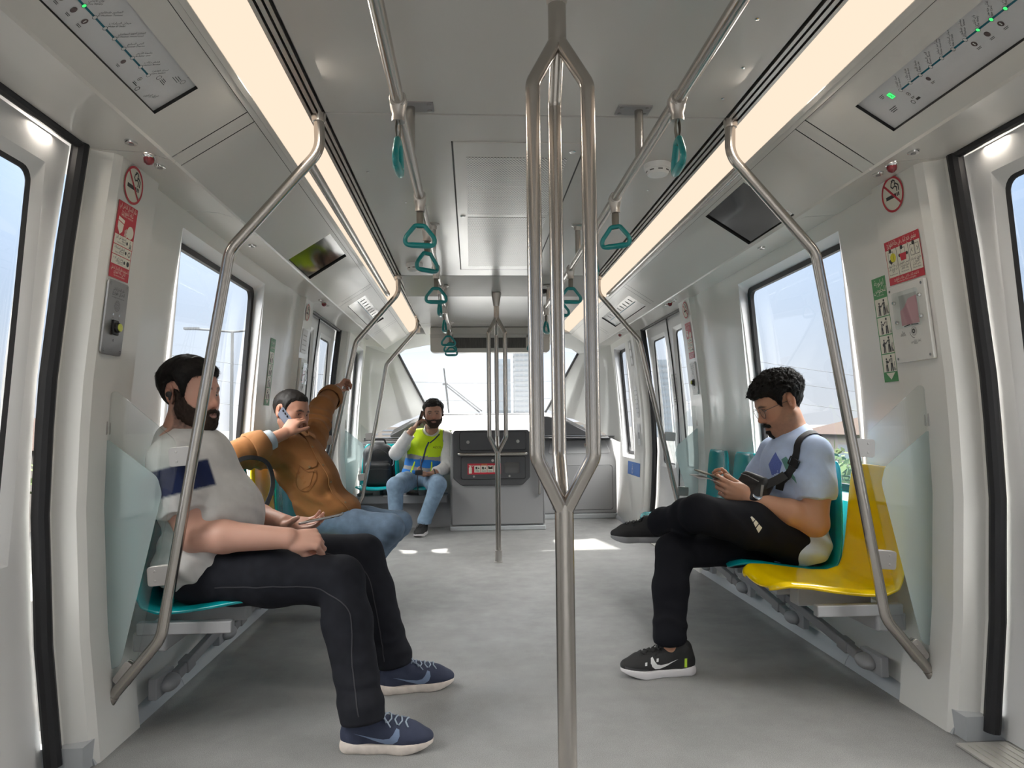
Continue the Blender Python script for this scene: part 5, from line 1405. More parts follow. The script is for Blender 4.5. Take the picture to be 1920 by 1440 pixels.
    def eyes(s, parent, iris=(.05,.025,.015), look=(1,0,-.05)):
        EW = principled('eye_white', (.72,.68,.64), .15, coat=.5); EI = principled('iris_brown', iris, .1, coat=.6)
        for g in (-1, 1):
            c = s.V(.0765,g*.0315,.0025); r = .0128*s.s; d = (Matrix(s.R.tolist()) @ V(look)).normalized()
            mb = MB(); mb.lathe([(r*math.sin(math.radians(a)), r*math.cos(math.radians(a))) for a in (2,12,24,27,45,70,95,120,150,178)], c, d, 20)
            nf = len(mb.f); mb.m = [1 if (i < 2*20) else 0 for i in range(nf)]; mb.m[-2] = 1
            mb.build('eye', [EW, EI], parent, smooth=180, recalc=False)
    def hair(s, name, mat, parent, top=.016, side=.007, zmin=None, nz=(.003,60.), res=.0026, curls=None, relax=0, edge=.004, taper=.03):
        lo = s.W(0,0,0)-.155*s.s; hi = s.W(0,0,0)+.165*s.s; F = Fld(lo, hi, res); s.put(F, hair=True)
        idx, p = F.band(.06); q = s.L(p); x, y, z = q[:,0], q[:,1], q[:,2]
        zm = zmin(x, np.abs(y)); dz = (z-zm)
        t = np.clip((z-.0)/.075, 0, 1); th = side+(top-side)*t*t*(3-2*t)
        th = th*np.clip(.25+dz/taper, .15, 1)
        n = noise3(q*A3((nz[1],nz[1],nz[1]*.6)))*nz[0]*np.clip(.3+t, 0, 1)
        if curls: n = n+curls[0]*(1-2.2*np.abs(noise3(q*curls[1]+5)))*np.clip(.25+t*1.3, 0, 1)+.5*curls[0]*(1-2.2*np.abs(noise3(q*curls[1]*2.1+9)))*np.clip(.25+t, 0, 1)
        d = F.d[idx]-(th+n)*s.s; reg = -(dz+noise3(q*90)*edge)*.8*s.s
        F.d[:] = .5; F.d[idx] = np.maximum(d, reg)
        return fld_obj(F, name, mat, parent, relax=relax)
    def beard(s, name, mat, parent, th=.006, res=.0024, moustache=True, goatee=False, top=None, only_m=False):
        lo = s.W(.03,0,-.07)-.12*s.s; hi = s.W(.03,0,-.07)+.125*s.s; F = Fld(lo, hi, res); s.put(F, hair=True)
        # neck under the jaw
        idx, p = F.band(.05); q = s.L(p); x, y, z = q[:,0], q[:,1], q[:,2]; ay = np.abs(y)
        zl = np.interp(x, [-.01,.012,.03,.05,.07,.085,.1,.13], [.022,.016,-.002,-.030,-.046,-.0525,-.053,-.053])
        if goatee: m = np.maximum(np.maximum(z+.0800, ay-.0165), .076-x)
        else: m = np.maximum(np.maximum(z-zl, .001-x-.35*(z+.05)*0), -(z+.135))
        if moustache:
            mm = np.maximum(np.abs(z+.0560+(ay*ay)*7)-.0066, np.maximum(ay-.033, .06-x)); m = mm if only_m else np.minimum(m, mm)
        lipz = (1.-np.sqrt((ay/.022)**2+((z+.0695)/.0095)**2))*.012
        m = np.maximum(m, lipz)
        d = F.d[idx]-(th*np.clip(.35-m/.012, .1, 1)+noise3(q*150)*.0016)*s.s
        F.d[:] = .5; F.d[idx] = np.maximum(d, (m+noise3(q*120)*.0035)*.8*s.s)
        return fld_obj(F, name, mat, parent)
def hand(F, w, xd, pd, side, curl=(.5,.6,.4), sc=1., thumb=(.55,.35,.25), spread=.10, curls=None, k=.006):
    """w wrist, xd direction of the fingers, pd direction the palm faces, side +1: thumb towards pd x xd"""
    xd = A3(xd)/np.linalg.norm(xd); pd = A3(pd)-xd*float(A3(pd) @ xd); pd = pd/np.linalg.norm(pd); yd = np.cross(pd, xd)*side; w = A3(w)
    P = lambda a, b, c: w+(xd*a+yd*b+pd*c)*sc
    F.ell(P(.050,.002,.004), A3((.052,.040,.0150))*sc, np.stack([xd, yd, pd], 1), .012)
    F.cap(P(.0,-.010,0), P(.0,.012,0), .0195*sc, .0195*sc, .015); F.ell(P(.040,.026,.010), A3((.030,.016,.015))*sc, np.stack([xd, yd, pd], 1), .012)
    knuck = [(.092,.030),(.097,.010),(.092,-.011),(.083,-.030)]; ln = [(.043,.026,.021),(.047,.030,.022),(.043,.028,.021),(.034,.021,.019)]; rr = [.0098,.0100,.0094,.0084]; tips = []
    for i in range(4):
        ky = knuck[i][1]; F.cap(P(.02,ky*.5,.002), P(knuck[i][0],ky,.0), .011*sc, rr[i]*1.08*sc, .010)
        cu = curls[i] if curls else curl; a = 0.; p = P(knuck[i][0],ky,0); fan = spread*(1.5-i)*.5
        for j in range(3):
            a += cu[j]; d = xd*math.cos(a)+pd*math.sin(a); d = d+yd*fan*math.cos(a); d = d/np.linalg.norm(d); q = p+d*ln[i][j]*sc
            F.cap(p, q, rr[i]*(1-.10*j)*sc, rr[i]*(1-.10*(j+1))*sc, .0035); p = q
        tips.append(p)
    p = P(.022,.028,.008); a0, b0, c0 = thumb; d = xd*math.cos(a0)+yd*math.sin(a0)*.9+pd*b0; d = d/np.linalg.norm(d); q = p+d*.042*sc; F.cap(p, q, .0135*sc, .0115*sc, .008)
    d2 = d*math.cos(c0)+xd*math.sin(c0)*.8+pd*.15; d2 = d2/np.linalg.norm(d2); r = q+d2*.032*sc; F.cap(q, r, .0110*sc, .0102*sc, .004); d3 = d2+xd*.2; d3 = d3/np.linalg.norm(d3); F.cap(r, r+d3*.024*sc, .0102*sc, .0082*sc, .004)
    return tips
def shoe(parent, heel, toe, up=(0,0,1), upper=None, sole=None, label=None, sc=1., lace=None, collar=None, logo=None, logo_side=-1, sole_h=.028, extra=None):
    """trainer built round the line from heel to toe on its sole"""
    heel, toe, up = V(heel), V(toe), V(up).normalized(); x = (toe-heel); Ln = x.length; x = x.normalized(); up = (up-x*up.dot(x)).normalized(); y = up.cross(x); k = Ln/.29
    def P(a, b, c): return A3(heel+x*a*k+y*b*k+up*c*k)
    R = np.stack([A3(x), A3(y), A3(up)], 1); B = [P(a, b, c) for a in (-.03,.32) for b in (-.08,.08) for c in (-.02,.17)]; lo, hi = np.min(B, 0), np.max(B, 0)
    F = Fld(lo, hi, .0034)
    F.ell(P(.045,0,.050), A3((.044,.034,.052))*k, R, .02); F.ell(P(.225,.004,.038), A3((.062,.044,.030))*k, R, .02); F.ell(P(.150,.003,.048), A3((.090,.038,.044))*k, R, .03)
    F.cap(P(.060,0,.085), P(.215,.003,.050), .030*k, .026*k, .03); F.cap(P(.050,0,.095), P(.058,0,.098), .036*k, .036*k, .02); F.cap(P(.105,0,.098), P(.10,0,.10), .028*k, .026*k, .02)
    F.cap(P(.052,0,.150), P(.085,0,.150), .030*k, .030*k, .008, op='s')
    F.plane(P(0,0,.020), -A3(up), .004); F.wrinkle(.0012*k, 40.)
    o, bvh = fld_obj(F, 'shoe', upper, parent)
    if label: o['label'] = label
    F = Fld(lo, hi, .0034)
    F.chain([(P(.036,0,.016),.037*k),(P(.10,.002,.014),.034*k),(P(.20,.006,.014),.0475*k),(P(.245,.006,.020),.042*k)], .03)
    c0 = P(0,0,0); 
    idx, p = F.band(.08); q = (p-c0) @ R/k; top = sole_h+.010*np.clip((.06-q[:,0])/.06,0,1)+.006*np.clip((q[:,0]-.2)/.08,0,1); bot = .020*np.clip((q[:,0]-.19)/.09,0,1)**2+.008*np.clip((.03-q[:,0])/.03,0,1)**2
    F.d[idx] = np.maximum(F.d[idx], np.maximum(q[:,2]-top, bot-q[:,2])*k); m = np.ones_like(F.d, bool); m[idx] = False; F.d[m & (F.d < 0)] = .5
    so, sb = fld_obj(F, 'sole', sole, o, relax=2)
    if lace:
        mb = MB(); D = -up
        for i in range(6):
            a = .125+.0165*i
            l = [V([float(t) for t in P(a+.006*(1 if j % 2 else -1)*(1 if i % 2 else -1)*(j-2)/2, b, .13)]) for j, b in enumerate((-.026,-.014,0,.014,.026))]; pp = []
            for q in l:
                r = bvh.ray_cast(q, D, .2)
                if r[0] is not None: pp.append(r[0]+up*.0022)
            if len(pp) > 2: mb.tube(pp, .0026*k, 6)
        b0 = V([float(t) for t in P(.118,0,.105)])
        for sg in (-1, 1):
            r = [b0, b0+y*sg*.022+up*.016+x*.004, b0+y*sg*.036+up*.006+x*.012, b0+y*sg*.020-up*.002+x*.012, b0+x*.004]; mb.tube(fillet(r, .008, 4), .0022*k, 6)
            mb.tube([b0, b0+y*sg*.03+x*.03-up*.006, b0+y*sg*.040+x*.045-up*.024], .0020*k, 6)
        mb.build('laces', lace, o, smooth=180)
    if collar:
        F = Fld(lo, hi, .0034); F.chain([(P(.062,0,.075),.030*k),(P(.068,0,.135),.029*k)], .01); fld_obj(F, 'sock', collar, parent)
    if logo: logo(o, bvh, lambda a, b, c: V([float(t) for t in P(a, b, c)]), x, y, up, k)
    return o, bvh
SWOOSH = [(0,.030),(.006,.014),(.020,.004),(.040,.004),(.075,.016),(.125,.038),(.080,.024),(.045,.019),(.028,.022),(.018,.034),(.010,.050),(.002,.046)]
# ================================================================== people
SKIN = principled('skin', (.5,.3,.2), .48, attr='Col', sss=.12, bump=.04, bscale=900)
FAB = lambda n, rough=.85, bs=900, var=.06, sheen=.06, spec=.25: principled(n, (.5,.5,.5), rough, attr='Col', bump=.12, bscale=bs, sheen=sheen, var=var, vscale=30, spec=spec)
def hairmat(n, col, rough=.6): return principled(n, col, rough, var=.4, vscale=150, stretch=(1,1,.35), spec=.28)
HAIRD = hairmat('hair_black', (.008,.0065,.006)); BEARDA = hairmat('beard_dark', (.032,.019,.014), .7); HAIRB = hairmat('hair_short_dark', (.016,.013,.012)); HAIRC = hairmat('hair_dark_brown', (.014,.011,.010))
def const(c): return lambda v: np.repeat(A3(c)[None,:], len(v), 0)
def comb_of(H, vec=None, part=None):
    '''growth direction: away from the crown, down the sides and back'''
    def f(p):
        q = H.L(p); c = q-A3((-.045,0,.115)); d = c*A3((1.,1.,.2)); d[:,0] += .03; d[:,2] -= .05
        if vec is not None: d = np.repeat(A3(vec)[None,:], len(p), 0)
        return (d/np.linalg.norm(d,axis=1)[:,None]) @ H.R.T
    return f
def person(body, label, group=None):
    tag(body, label, 'person'); return body
BLK = principled('black_leather', (.014,.014,.015), .45, bump=.1); WEB = principled('black_webbing', (.016,.016,.018), .7, bump=.3, bscale=600)

# ---------------------------------------------------------------- person in the grey t-shirt (left, nearest)
def person_grey():
    H = Head((-1.222,2.635,1.122), -15, 1, 0, 1.07, wide=1.0, nose=.9, long=.93)
    F = Fld((-1.40,2.19,.02), (-.42,2.99,1.30), .0042); H.put(F)
    F.cap((-1.262,2.64,.92),(-1.228,2.637,1.05),.074,.064,.03); F.cap((-1.25,2.56,.945),(-1.25,2.72,.945),.05,.05,.04)
    F.ell((-1.19,2.635,.84),(.115,.185,.15),None,.04); F.ell((-1.125,2.635,.68),(.15,.175,.16),None,.05); F.ell((-1.15,2.635,.50),(.13,.175,.09),None,.04)
    SN, EN, WN = (-1.215,2.478,.885), (-1.128,2.455,.640), (-.812,2.440,.630); SF, EF, WF = (-1.20,2.83,.885), (-1.09,2.872,.66), (-.905,2.742,.642)
    F.chain([(SN,.068),((-1.18,2.462,.76),.058),(EN,.050)],.03); F.chain([(EN,.050),((-1.03,2.450,.638),.053),(WN,.034)],.02); F.chain([(SF,.066),(EF,.050)],.03); F.chain([(EF,.048),((-1.02,2.82,.655),.048),(WF,.031)],.02)
    hand(F, (-.815,2.437,.630), (1,.14,-.06), (-.10,.72,-.62), 1, curls=[(1.15,1.3,.8),(1.2,1.3,.8),(1.25,1.3,.8),(1.3,1.3,.8)], sc=1.03, thumb=(.25,.6,.2), spread=.03)
    hand(F, (-.905,2.742,.640), (.95,-.36,.0), (.05,-.45,.90), -1, curls=[(.15,.25,.15),(.2,.3,.2),(.25,.35,.2),(.3,.4,.2)], sc=1.0, thumb=(.30,.55,.1), spread=.04)
    for hip, kn, an in (((-1.13,2.54,.50),(-.645,2.445,.495),(-.555,2.295,.10)),((-1.13,2.73,.50),(-.625,2.795,.515),(-.515,2.775,.10))): F.chain([(hip,.085),(kn,.056),(an,.040)],.03)
    def col(v):
        c = H.paint(v, (.58,.325,.245), .92, stub=(.07,.042,.034)); return c
    body, bb = fld_obj(F, 'person', SKIN, None, col)
    person(body, 'person in grey t-shirt and black jeans, bearded, seated nearest on the left holding a phone')
    H.eyes(body)
    def zmin(x, ay):
        z = np.interp(x, [-.13,-.06,-.048,-.036,-.026,-.012,.006,.020,.026,.036,.046,.058,.07,.085,.10], [-.085,-.088,-.078,-.02,.030,.042,.040,.020,-.020,-.012,.030,.052,.060,.064,.066])
        return np.where((ay < .052) & (x > .02), np.maximum(z, .064-.012*np.clip((ay-.03)/.02,0,1)), z)
    ho, hb = H.hair('hair', HAIRD, body, top=.019, side=.006, zmin=zmin, nz=(.0030,70.)); strands(ho, hb, 9000, .017, .0011, comb_of(H), .28, .35, .2, center=H.c)
    ho, hb = H.beard('beard', BEARDA, body, th=.0065); strands(ho, hb, 6000, .010, .0009, comb_of(H, (.35,0,-1)), .55, .4, .3, 5, center=H.W(.0,0,-.05))
    # t-shirt: light grey body, navy shoulder block, pale grey cuff
    F = Fld((-1.42,2.30,.40), (-.86,3.0,1.04), .0046)
    F.ell((-1.19,2.635,.845),(.132,.198,.165),None,.04); F.ell((-1.125,2.635,.685),(.172,.192,.175),None,.06); F.ell((-1.150,2.635,.53),(.172,.216,.13),None,.05)
    F.cap((-1.258,2.635,.925),(-1.254,2.635,.955),.084,.078,.03); F.cap((-1.238,2.50,.905),(-1.25,2.61,.940),.060,.064,.04); F.cap((-1.228,2.81,.905),(-1.245,2.67,.940),.060,.064,.04)
    for S, M, E in ((SN,(-1.19,2.458,.775),EN),(SF,(-1.165,2.855,.775),EF)):
        d = (V(E)-V(S)).normalized(); e = V(M)+d*.055
        F.chain([(S,.074),(M,.073),(tuple(e+d*.03),.072)],.035, [(tuple(e), tuple(d))])
    F.plane((-1.168,2.6,.462), (.56,0,-.83), .01)
    F.cap((-1.244,2.635,.965),(-1.205,2.635,1.12),.070,.082,.006,op='s')
    F.folds((-1.10,2.47,.60),.12,(.5,.2,.8),11,.0100,1.); F.folds((-1.23,2.52,.66),.14,(.3,.2,.9),12,.0090,2.); F.folds((-1.13,2.46,.80),.12,(.7,0,.7),12,.0070,3.); F.folds((-1.04,2.56,.88),.12,(.6,.3,.7),14,.0045,4.); F.folds((-1.09,2.47,.52),.12,(.8,.1,.6),13,.010,5.); F.folds((-1.0,2.56,.70),.10,(.2,.3,.9),13,.0035,6.)
    F.wrinkle(.0035, 12.)
    SNv = V(SN)
    def colA(v):
        c = np.repeat(A3((.56,.55,.535))[None,:], len(v), 0); x, y, z = v[:,0], v[:,1], v[:,2]
        st = lambda e, w=.008: np.clip(e/w+.5, 0, 1)
        for S, E in ((SN,EN),(SF,EF)):
            a, b = A3(S), A3(E); ab = b-a; tt = np.clip(((v-a) @ ab)/(ab @ ab), 0, 1); r = np.linalg.norm(v-(a+tt[:,None]*ab), axis=1); sg = 1 if S[1] < 2.6 else -1
            lat = st(.112-r, .006)*st(sg*(a[1]+sg*.035-y), .008); t = z-.25*(x+1.2)
            m = (lat*st(.872-t)*st(t-.776))[:,None]; c = c*(1-m)+A3((.012,.020,.070))*m
            m = (lat*st(.779-t,.003)*st(t-.774,.003))[:,None]; c = c*(1-m)+A3((.25,.26,.28))*m
        return c
    sh, sb = fld_obj(F, 'tshirt', FAB('grey_jersey'), body, colA, relax=2)
    # collar rib
    mb = MB(); ring = []
    for k in range(24):
        a = 2*PI*k/24; p = V((-1.242+.068*math.cos(a), 2.635+.069*math.sin(a), .970-.024*math.cos(a))); q = sb.find_nearest(p)[0]; ring.append(p.lerp(q,.4) if q else p)
    mb.tube(ring, .0062, 8, closed=True, up=(0,0,1)); mb.build('collar', principled('grey_rib', (.40,.39,.38), .9, bump=.2, bscale=700), sh, smooth=180)
    # jeans
    F = Fld((-1.36,2.16,.08), (-.42,2.98,.64), .0046)
    F.ell((-1.155,2.635,.495),(.145,.190,.105),None,.04)
    for hip, kn, an, ft, cl in (((-1.12,2.54,.495),(-.642,2.445,.488),(-.548,2.285,.13),(-.535,2.27,.095),(.10,-.15,-.98)),((-1.12,2.73,.50),(-.622,2.795,.508),(-.506,2.775,.13),(-.495,2.775,.105),(.12,0,-.99))):
        mid = tuple(V(hip).lerp(V(kn),.5)); sm = tuple(V(kn).lerp(V(an),.35))
        F.chain([(hip,.104),(mid,.094),(kn,.076)],.03); F.chain([(kn,.076),(sm,.078),(an,.066),(tuple(V(ft)+V(cl)*.03),.064)],.025,[(ft, cl)])
        F.folds(tuple(V(kn)+V((-.03,0,-.06))),.09,(.7,0,.7),16,.0055,hip[1]); F.folds(tuple(V(an)+V((0,0,.06))),.10,(.1,0,1),15,.0045,hip[1]+3); F.folds(tuple(V(hip)+V((.08,-.02,-.02))),.12,(.9,.2,.3),13,.0050,hip[1]+6); F.folds(tuple(V(kn)+V((-.18,0,.0))),.14,(.6,.0,.8),11,.0025,hip[1]+9)
    F.wrinkle(.0020, 16.)
    def colJ(v):
        n = noise3(v*40); return A3((.014,.015,.020))[None,:]*(1+.18*n[:,None])+.004*np.clip(noise3(v*6),0,1)[:,None]
    je, jb = fld_obj(F, 'jeans', FAB('black_denim', .85, 1400, .12, .0, .15), body, colJ, relax=1)
    # seams
    ST = principled('denim_seam', (.035,.035,.042), .8); mb = MB()
    for pts in ([(-1.05,2.40,.47),(-.85,2.36,.478),(-.68,2.352,.468),(-.60,2.345,.40),(-.575,2.28,.27),(-.545,2.20,.13)],[(-.92,2.75,.53),(-.72,2.71,.525),(-.60,2.71,.46),(-.56,2.70,.33),(-.53,2.70,.13)]):
        ribbon(jb, pts, .0035, .0006, .0012, mb=mb, n=60)
    mb.build('seam', ST, je)
    UP = principled('navy_knit', (.028,.036,.072), .8, bump=.3, bscale=500); SO = principled('worn_foam_sole', (.62,.55,.50), .7, var=.12, vscale=40); LC = principled('pale_blue_lace', (.32,.38,.47), .8); LG = principled('slate_blue_overlay', (.17,.23,.36), .5)
    def swoosh(o, bvh, P, x, y, up, k):
        s_ = -1; org = P(.085,-.12,.020); decal(bvh, 'side_stripe', LG, o, [[(a*1.22*k, b*1.05*k) for a, b in SWOOSH]], org, x, up, y, .0012, 2)
    def swoosh_rev(o, bvh, P, x, y, up, k):
        org = P(.185,-.12,.020); decal(bvh, 'side_stripe', LG, o, [[((.10-a)*1.1*k-.09*k, b*1.05*k) for a, b in SWOOSH]], org, x, up, y, .0012, 2)
    def sw_mirror(o, bvh, P, x, y, up, k):
        org = P(.050,-.12,.026); decal(bvh, 'side_stripe', LG, o, [[((.125-a)*1.12*k, b*1.0*k) for a, b in SWOOSH]], org, x, up, y, .0012, 2)
    shoe(body, (-.615,2.292,0), (-.322,2.275,0), upper=UP, sole=SO, lace=LC, collar=principled('black_sock', (.01,.01,.012), .9), logo=sw_mirror, label='navy trainer nearest the camera')
    shoe(body, (-.558,2.752,0), (-.270,2.815,0), upper=UP, sole=SO, lace=LC, collar=MATS['black_sock'], logo=sw_mirror, label='navy trainer farther from the camera')
    # earbud
    c = H.V(-.010,-.0875,-.002); mb = MB(); d = (Matrix(H.R.tolist()) @ V((.25,-1,0))).normalized(); mb.lathe([(.007,-.004),(.0105,.0),(.0105,.006),(.007,.009),(.002,.010)], c, d, 16); mb.ellipsoid(c+V((.004,-.006,-.012)), .0045,.004,.009)
    eb = mb.build('earbud', BLACKP, body)
    return body, sb, H
PA, PA_SB, PA_H = person_grey()
# phone held in both hands
def phone(c, x, y, n, w, h, t, label, mats, name='phone'):
    """slab phone: x along the width, y along the height, n out of the screen"""
    c, x, y, n = V(c), V(x).normalized(), V(y).normalized(), V(n).normalized()
    root = empty(name, tuple(c), label, 'phone')
    q = rrect(-w/2, w/2, -h/2, h/2, .010, 5)
    mb = MB(); mb.prism([c+x*u+y*v-n*t/2 for u, v in q], n*t); mb.build('case', mats[0], root, bevel=.0018)
    q = rrect(-w/2+.003, w/2-.003, -h/2+.004, h/2-.004, .008, 5)
    mb = MB(); mb.prism([c+x*u+y*v+n*t/2 for u, v in q], n*.0004); mb.build('screen', mats[1], root)
    mb = MB()
    for k in range(3): mb.lathe([(.007,0),(.007,.0015),(.005,.002)], c-n*t/2+x*(w*.5-.016)+y*(h*.5-.018-.019*k), -n, 14)
    mb.build('camera_lens', BLACKP, root)
    return root
phone((-.742,2.615,.672), (.10,-1,.05), (1,.08,.20), (-.2,.06,1), .076, .155, .008, 'thin dark phone held by the person in the grey t-shirt', (principled('phone_metal', (.35,.33,.31), .25, metal=.8), SCREEN))
# black bag on the hidden seat behind the person in grey, with an arching strap
root = empty('shoulder_bag', (-1.20,3.0,.42), 'black bag with an arched strap behind the person in the grey t-shirt', 'bag')
F = Fld((-1.36,2.86,.38), (-.98,3.30,.84), .006); F.rbox((-1.21,3.07,.60),(.075,.13,.185),None,.05); F.rbox((-1.12,3.07,.55),(.04,.10,.12),None,.03); F.wrinkle(.004, 12.)
fld_obj(F, 'body', BLK, root)
mb = MB(); ribbon(None, [(-1.24,3.10,.80),(-1.23,3.22,.855),(-1.20,3.34,.862),(-1.155,3.40,.83),(-1.13,3.40,.74),(-1.14,3.34,.65),(-1.16,3.22,.56)], .020, th=.006, up=(.5,-.6,.4), snap=False, mb=mb); mb.build('strap', WEB, root)

# ---------------------------------------------------------------- person in the light blue shirt (right)
def person_blue():
    H = Head((1.152,3.035,1.085), 178, 24, 0, 1.06, wide=.97, nose=1.5, long=.97)
    F = Fld((.48,2.72,.02), (1.42,3.36,1.24), .0042); H.put(F)
    F.cap((1.222,3.03,.90),(1.182,3.035,1.02),.066,.060,.03); F.cap((1.212,2.95,.915),(1.212,3.11,.915),.05,.05,.04)
    F.ell((1.190,3.03,.79),(.105,.165,.15),None,.04); F.ell((1.185,3.03,.62),(.105,.15,.15),None,.05); F.ell((1.175,3.03,.475),(.10,.16,.08),None,.04)
    SN, EN, WN = (1.215,2.868,.855), (1.192,2.835,.588), (.950,2.915,.686); SF, EF, WF = (1.19,3.20,.86), (1.12,3.25,.64), (.965,3.10,.710)
    F.chain([(SN,.062),((1.205,2.85,.72),.056),(EN,.050)],.03); F.chain([(EN,.050),((1.10,2.855,.634),.050),(WN,.031)],.02); F.chain([(SF,.060),(EF,.047),(WF,.03)],.03)
    hand(F, (.950,2.915,.688), (-.92,.14,.36), (.20,.90,.15), 1, curls=[(.55,.75,.5),(.62,.85,.5),(.70,.95,.6),(.80,1.0,.6)], sc=1.03, thumb=(.25,.45,.15), spread=.03)
    hand(F, (.965,3.10,.710), (-.93,-.22,.28), (.1,-.9,.45), -1, curls=[(.55,.7,.5),(.65,.8,.5),(.7,.9,.5),(.75,.9,.5)], sc=1.0, thumb=(.25,.45,.15), spread=.03)
    F.chain([((1.2,3.11,.475),.08),((.635,2.955,.47),.052),((.585,2.862,.11),.038)],.03); F.chain([((1.2,2.93,.49),.08),((.715,2.865,.638),.052),((.635,3.19,.548),.038)],.03)
    def col(v): return H.paint(v, (.54,.285,.18), .35, stub=(.10,.06,.045))
    body, bb = fld_obj(F, 'person', SKIN, None, col)
    person(body, 'person in light blue t-shirt and glasses on the right, legs crossed, reading a paper')
    H.eyes(body, look=(1,0,-.35))
    def zmin(x, ay):
        z = np.interp(x, [-.13,-.06,-.05,-.036,-.026,-.012,.006,.022,.028,.036,.046,.058,.07,.085,.10], [-.060,-.066,-.058,-.01,.030,.042,.040,.018,-.010,.0,.030,.050,.058,.058,.058])
        return np.where((ay < .05) & (x > .02), np.maximum(z, .056), z)
    ho, hb = H.hair('hair', HAIRD, body, top=.022, side=.007, zmin=zmin, nz=(.003,60.), curls=(.0065,62.), edge=.006, res=.0026, taper=.022); strands(ho, hb, 12000, .011, .0012, comb_of(H), .7, 1.0, 1.0, center=H.c)
    ho, hb = H.beard('goatee', HAIRD, body, th=.0075, goatee=True); strands(ho, hb, 1500, .009, .0009, comb_of(H, (.3,0,-1)), .4, .4, .2, 5, center=H.W(.0,0,-.05))
    # glasses
    root = None; GM = principled('thin_metal_frame', (.10,.09,.09), .3, metal=.7); mb = MB()
    def ringp(g, n=22): return [H.V(.1035-.10*(abs(.034*g+.0235*math.cos(2*PI*k/n))-.034)**2*30-.004*0, g*.0345+.0245*math.cos(2*PI*k/n), -.004+.0215*math.sin(2*PI*k/n)) for k in range(n)]
    for g in (-1, 1):
        mb.tube(ringp(g), .0011, 6, closed=True); mb.tube([H.V(.101,g*.058,.006), H.V(.085,g*.0735,.008), H.V(.03,g*.0795,.008), H.V(-.010,g*.080,.006), H.V(-.024,g*.079,-.008)], .0013, 6)
    mb.tube([H.V(.1045,-.011,.0), H.V(.108,0,.004), H.V(.1045,.011,.0)], .0011, 6)
    gl = mb.build('glasses', GM, body, smooth=180)
    mb = MB()
    for g in (-1, 1): mb.add(ringp(g), [tuple(range(22))])
    mb.build('lens', glassy('lens_glass', (.97,.97,.97)), gl, smooth=None)
    # t-shirt
    F = Fld((.98,2.74,.36), (1.44,3.36,1.0), .0046)
    F.ell((1.190,3.03,.795),(.124,.178,.165),None,.04); F.ell((1.185,3.03,.62),(.130,.165,.17),None,.06); F.ell((1.182,3.03,.485),(.138,.205,.120),None,.06)
    F.cap((1.215,3.03,.915),(1.208,3.03,.945),.074,.068,.03); F.cap((1.228,2.89,.885),(1.220,3.0,.925),.056,.058,.04); F.cap((1.208,3.17,.885),(1.215,3.06,.925),.056,.058,.04)
    for S, M, E in ((SN,(1.206,2.848,.755),EN),(SF,(1.145,3.225,.755),EF)):
        d = (V(E)-V(S)).normalized(); e = V(M)+d*.068
        F.chain([(S,.074),(M,.074),(tuple(e+d*.03),.074)],.035,[(tuple(e), tuple(d))])
    F.plane((1.16,3.0,.405), (.3,0,-.95), .01); F.cap((1.208,3.03,.945),(1.12,3.03,1.06),.062,.07,.006,op='s')
    F.folds((1.20,2.93,.60),.13,(.3,.1,.95),11,.0100,1.); F.folds((1.12,2.91,.70),.12,(.7,.2,.7),12,.0085,2.); F.folds((1.20,2.88,.50),.10,(.6,.1,.8),11,.0050,3.); F.folds((1.21,2.80,.76),.10,(.8,0,.6),12,.0070,4.); F.folds((1.13,2.92,.84),.09,(.5,.2,.8),13,.005,5.); F.wrinkle(.0035, 13.)
    sh, sb = fld_obj(F, 'tshirt', FAB('light_blue_jersey'), body, const((.54,.66,.90)), relax=2)
    # chest print, seen side-on: a hatched blue leaf, a green leaf and a small emblem
    U = V((-.72,-.62,.0)); U = U.normalized(); D = V((.62,.72,0)).normalized(); D = V((U.y*-1*-1, U.x, 0)); D = V((.62,.78,0)).normalized(); U = V((-.78,.62,0)).normalized(); org = V((1.075,2.86,.74))
    def px2(pts): return pts
    pr = principled('print_blue', (.14,.20,.58), .8, var=.2, vscale=300); pg = principled('print_green', (.12,.30,.27), .8); pw = principled('print_white', (.72,.78,.86), .8)
    decal(sb, 'print', pr, sh, [[(.018,.090),(.050,.135),(.085,.080),(.060,.020),(.030,.035)]], org, U, (0,0,1), D, .0016)
    decal(sb, 'print', pg, sh, [[(.000,.088),(.020,.075),(-.005,.020),(-.050,-.020),(-.030,.050)]], org+V((0,0,.03)), U, (0,0,1), D, .0016)
    decal(sb, 'emblem', principled('print_navy', (.03,.05,.22), .8), sh, [[(-.012,-.075),(-.004,-.066),(.006,-.070),(.014,-.080),(.004,-.084),(.010,-.098),(.0,-.092),(-.010,-.100),(-.006,-.086)],[(-.004,-.064),(.002,-.056),(.004,-.064)]], org, U, (0,0,1), D, .0018, 1)
    # trousers
    F = Fld((.46,2.74,.09), (1.42,3.34,.76), .0048)
    F.ell((1.165,3.03,.465),(.118,.172,.078),None,.04)
    F.chain([((1.15,3.10,.478),.090),((.92,3.03,.476),.088),((.640,2.955,.468),.072)],.03); F.chain([((.640,2.955,.468),.074),((.606,2.90,.33),.069),((.590,2.866,.16),.062),((.588,2.864,.12),.060)],.025,[((.588,2.864,.125),(0,0,-1))])
    F.chain([((1.16,2.930,.495),.092),((.95,2.893,.578),.091),((.722,2.862,.634),.074)],.03); F.chain([((.722,2.862,.634),.074),((.70,2.96,.615),.068),((.645,3.14,.565),.056),((.632,3.19,.553),.054)],.03,[((.637,3.172,.556),(-.15,.95,-.25))])
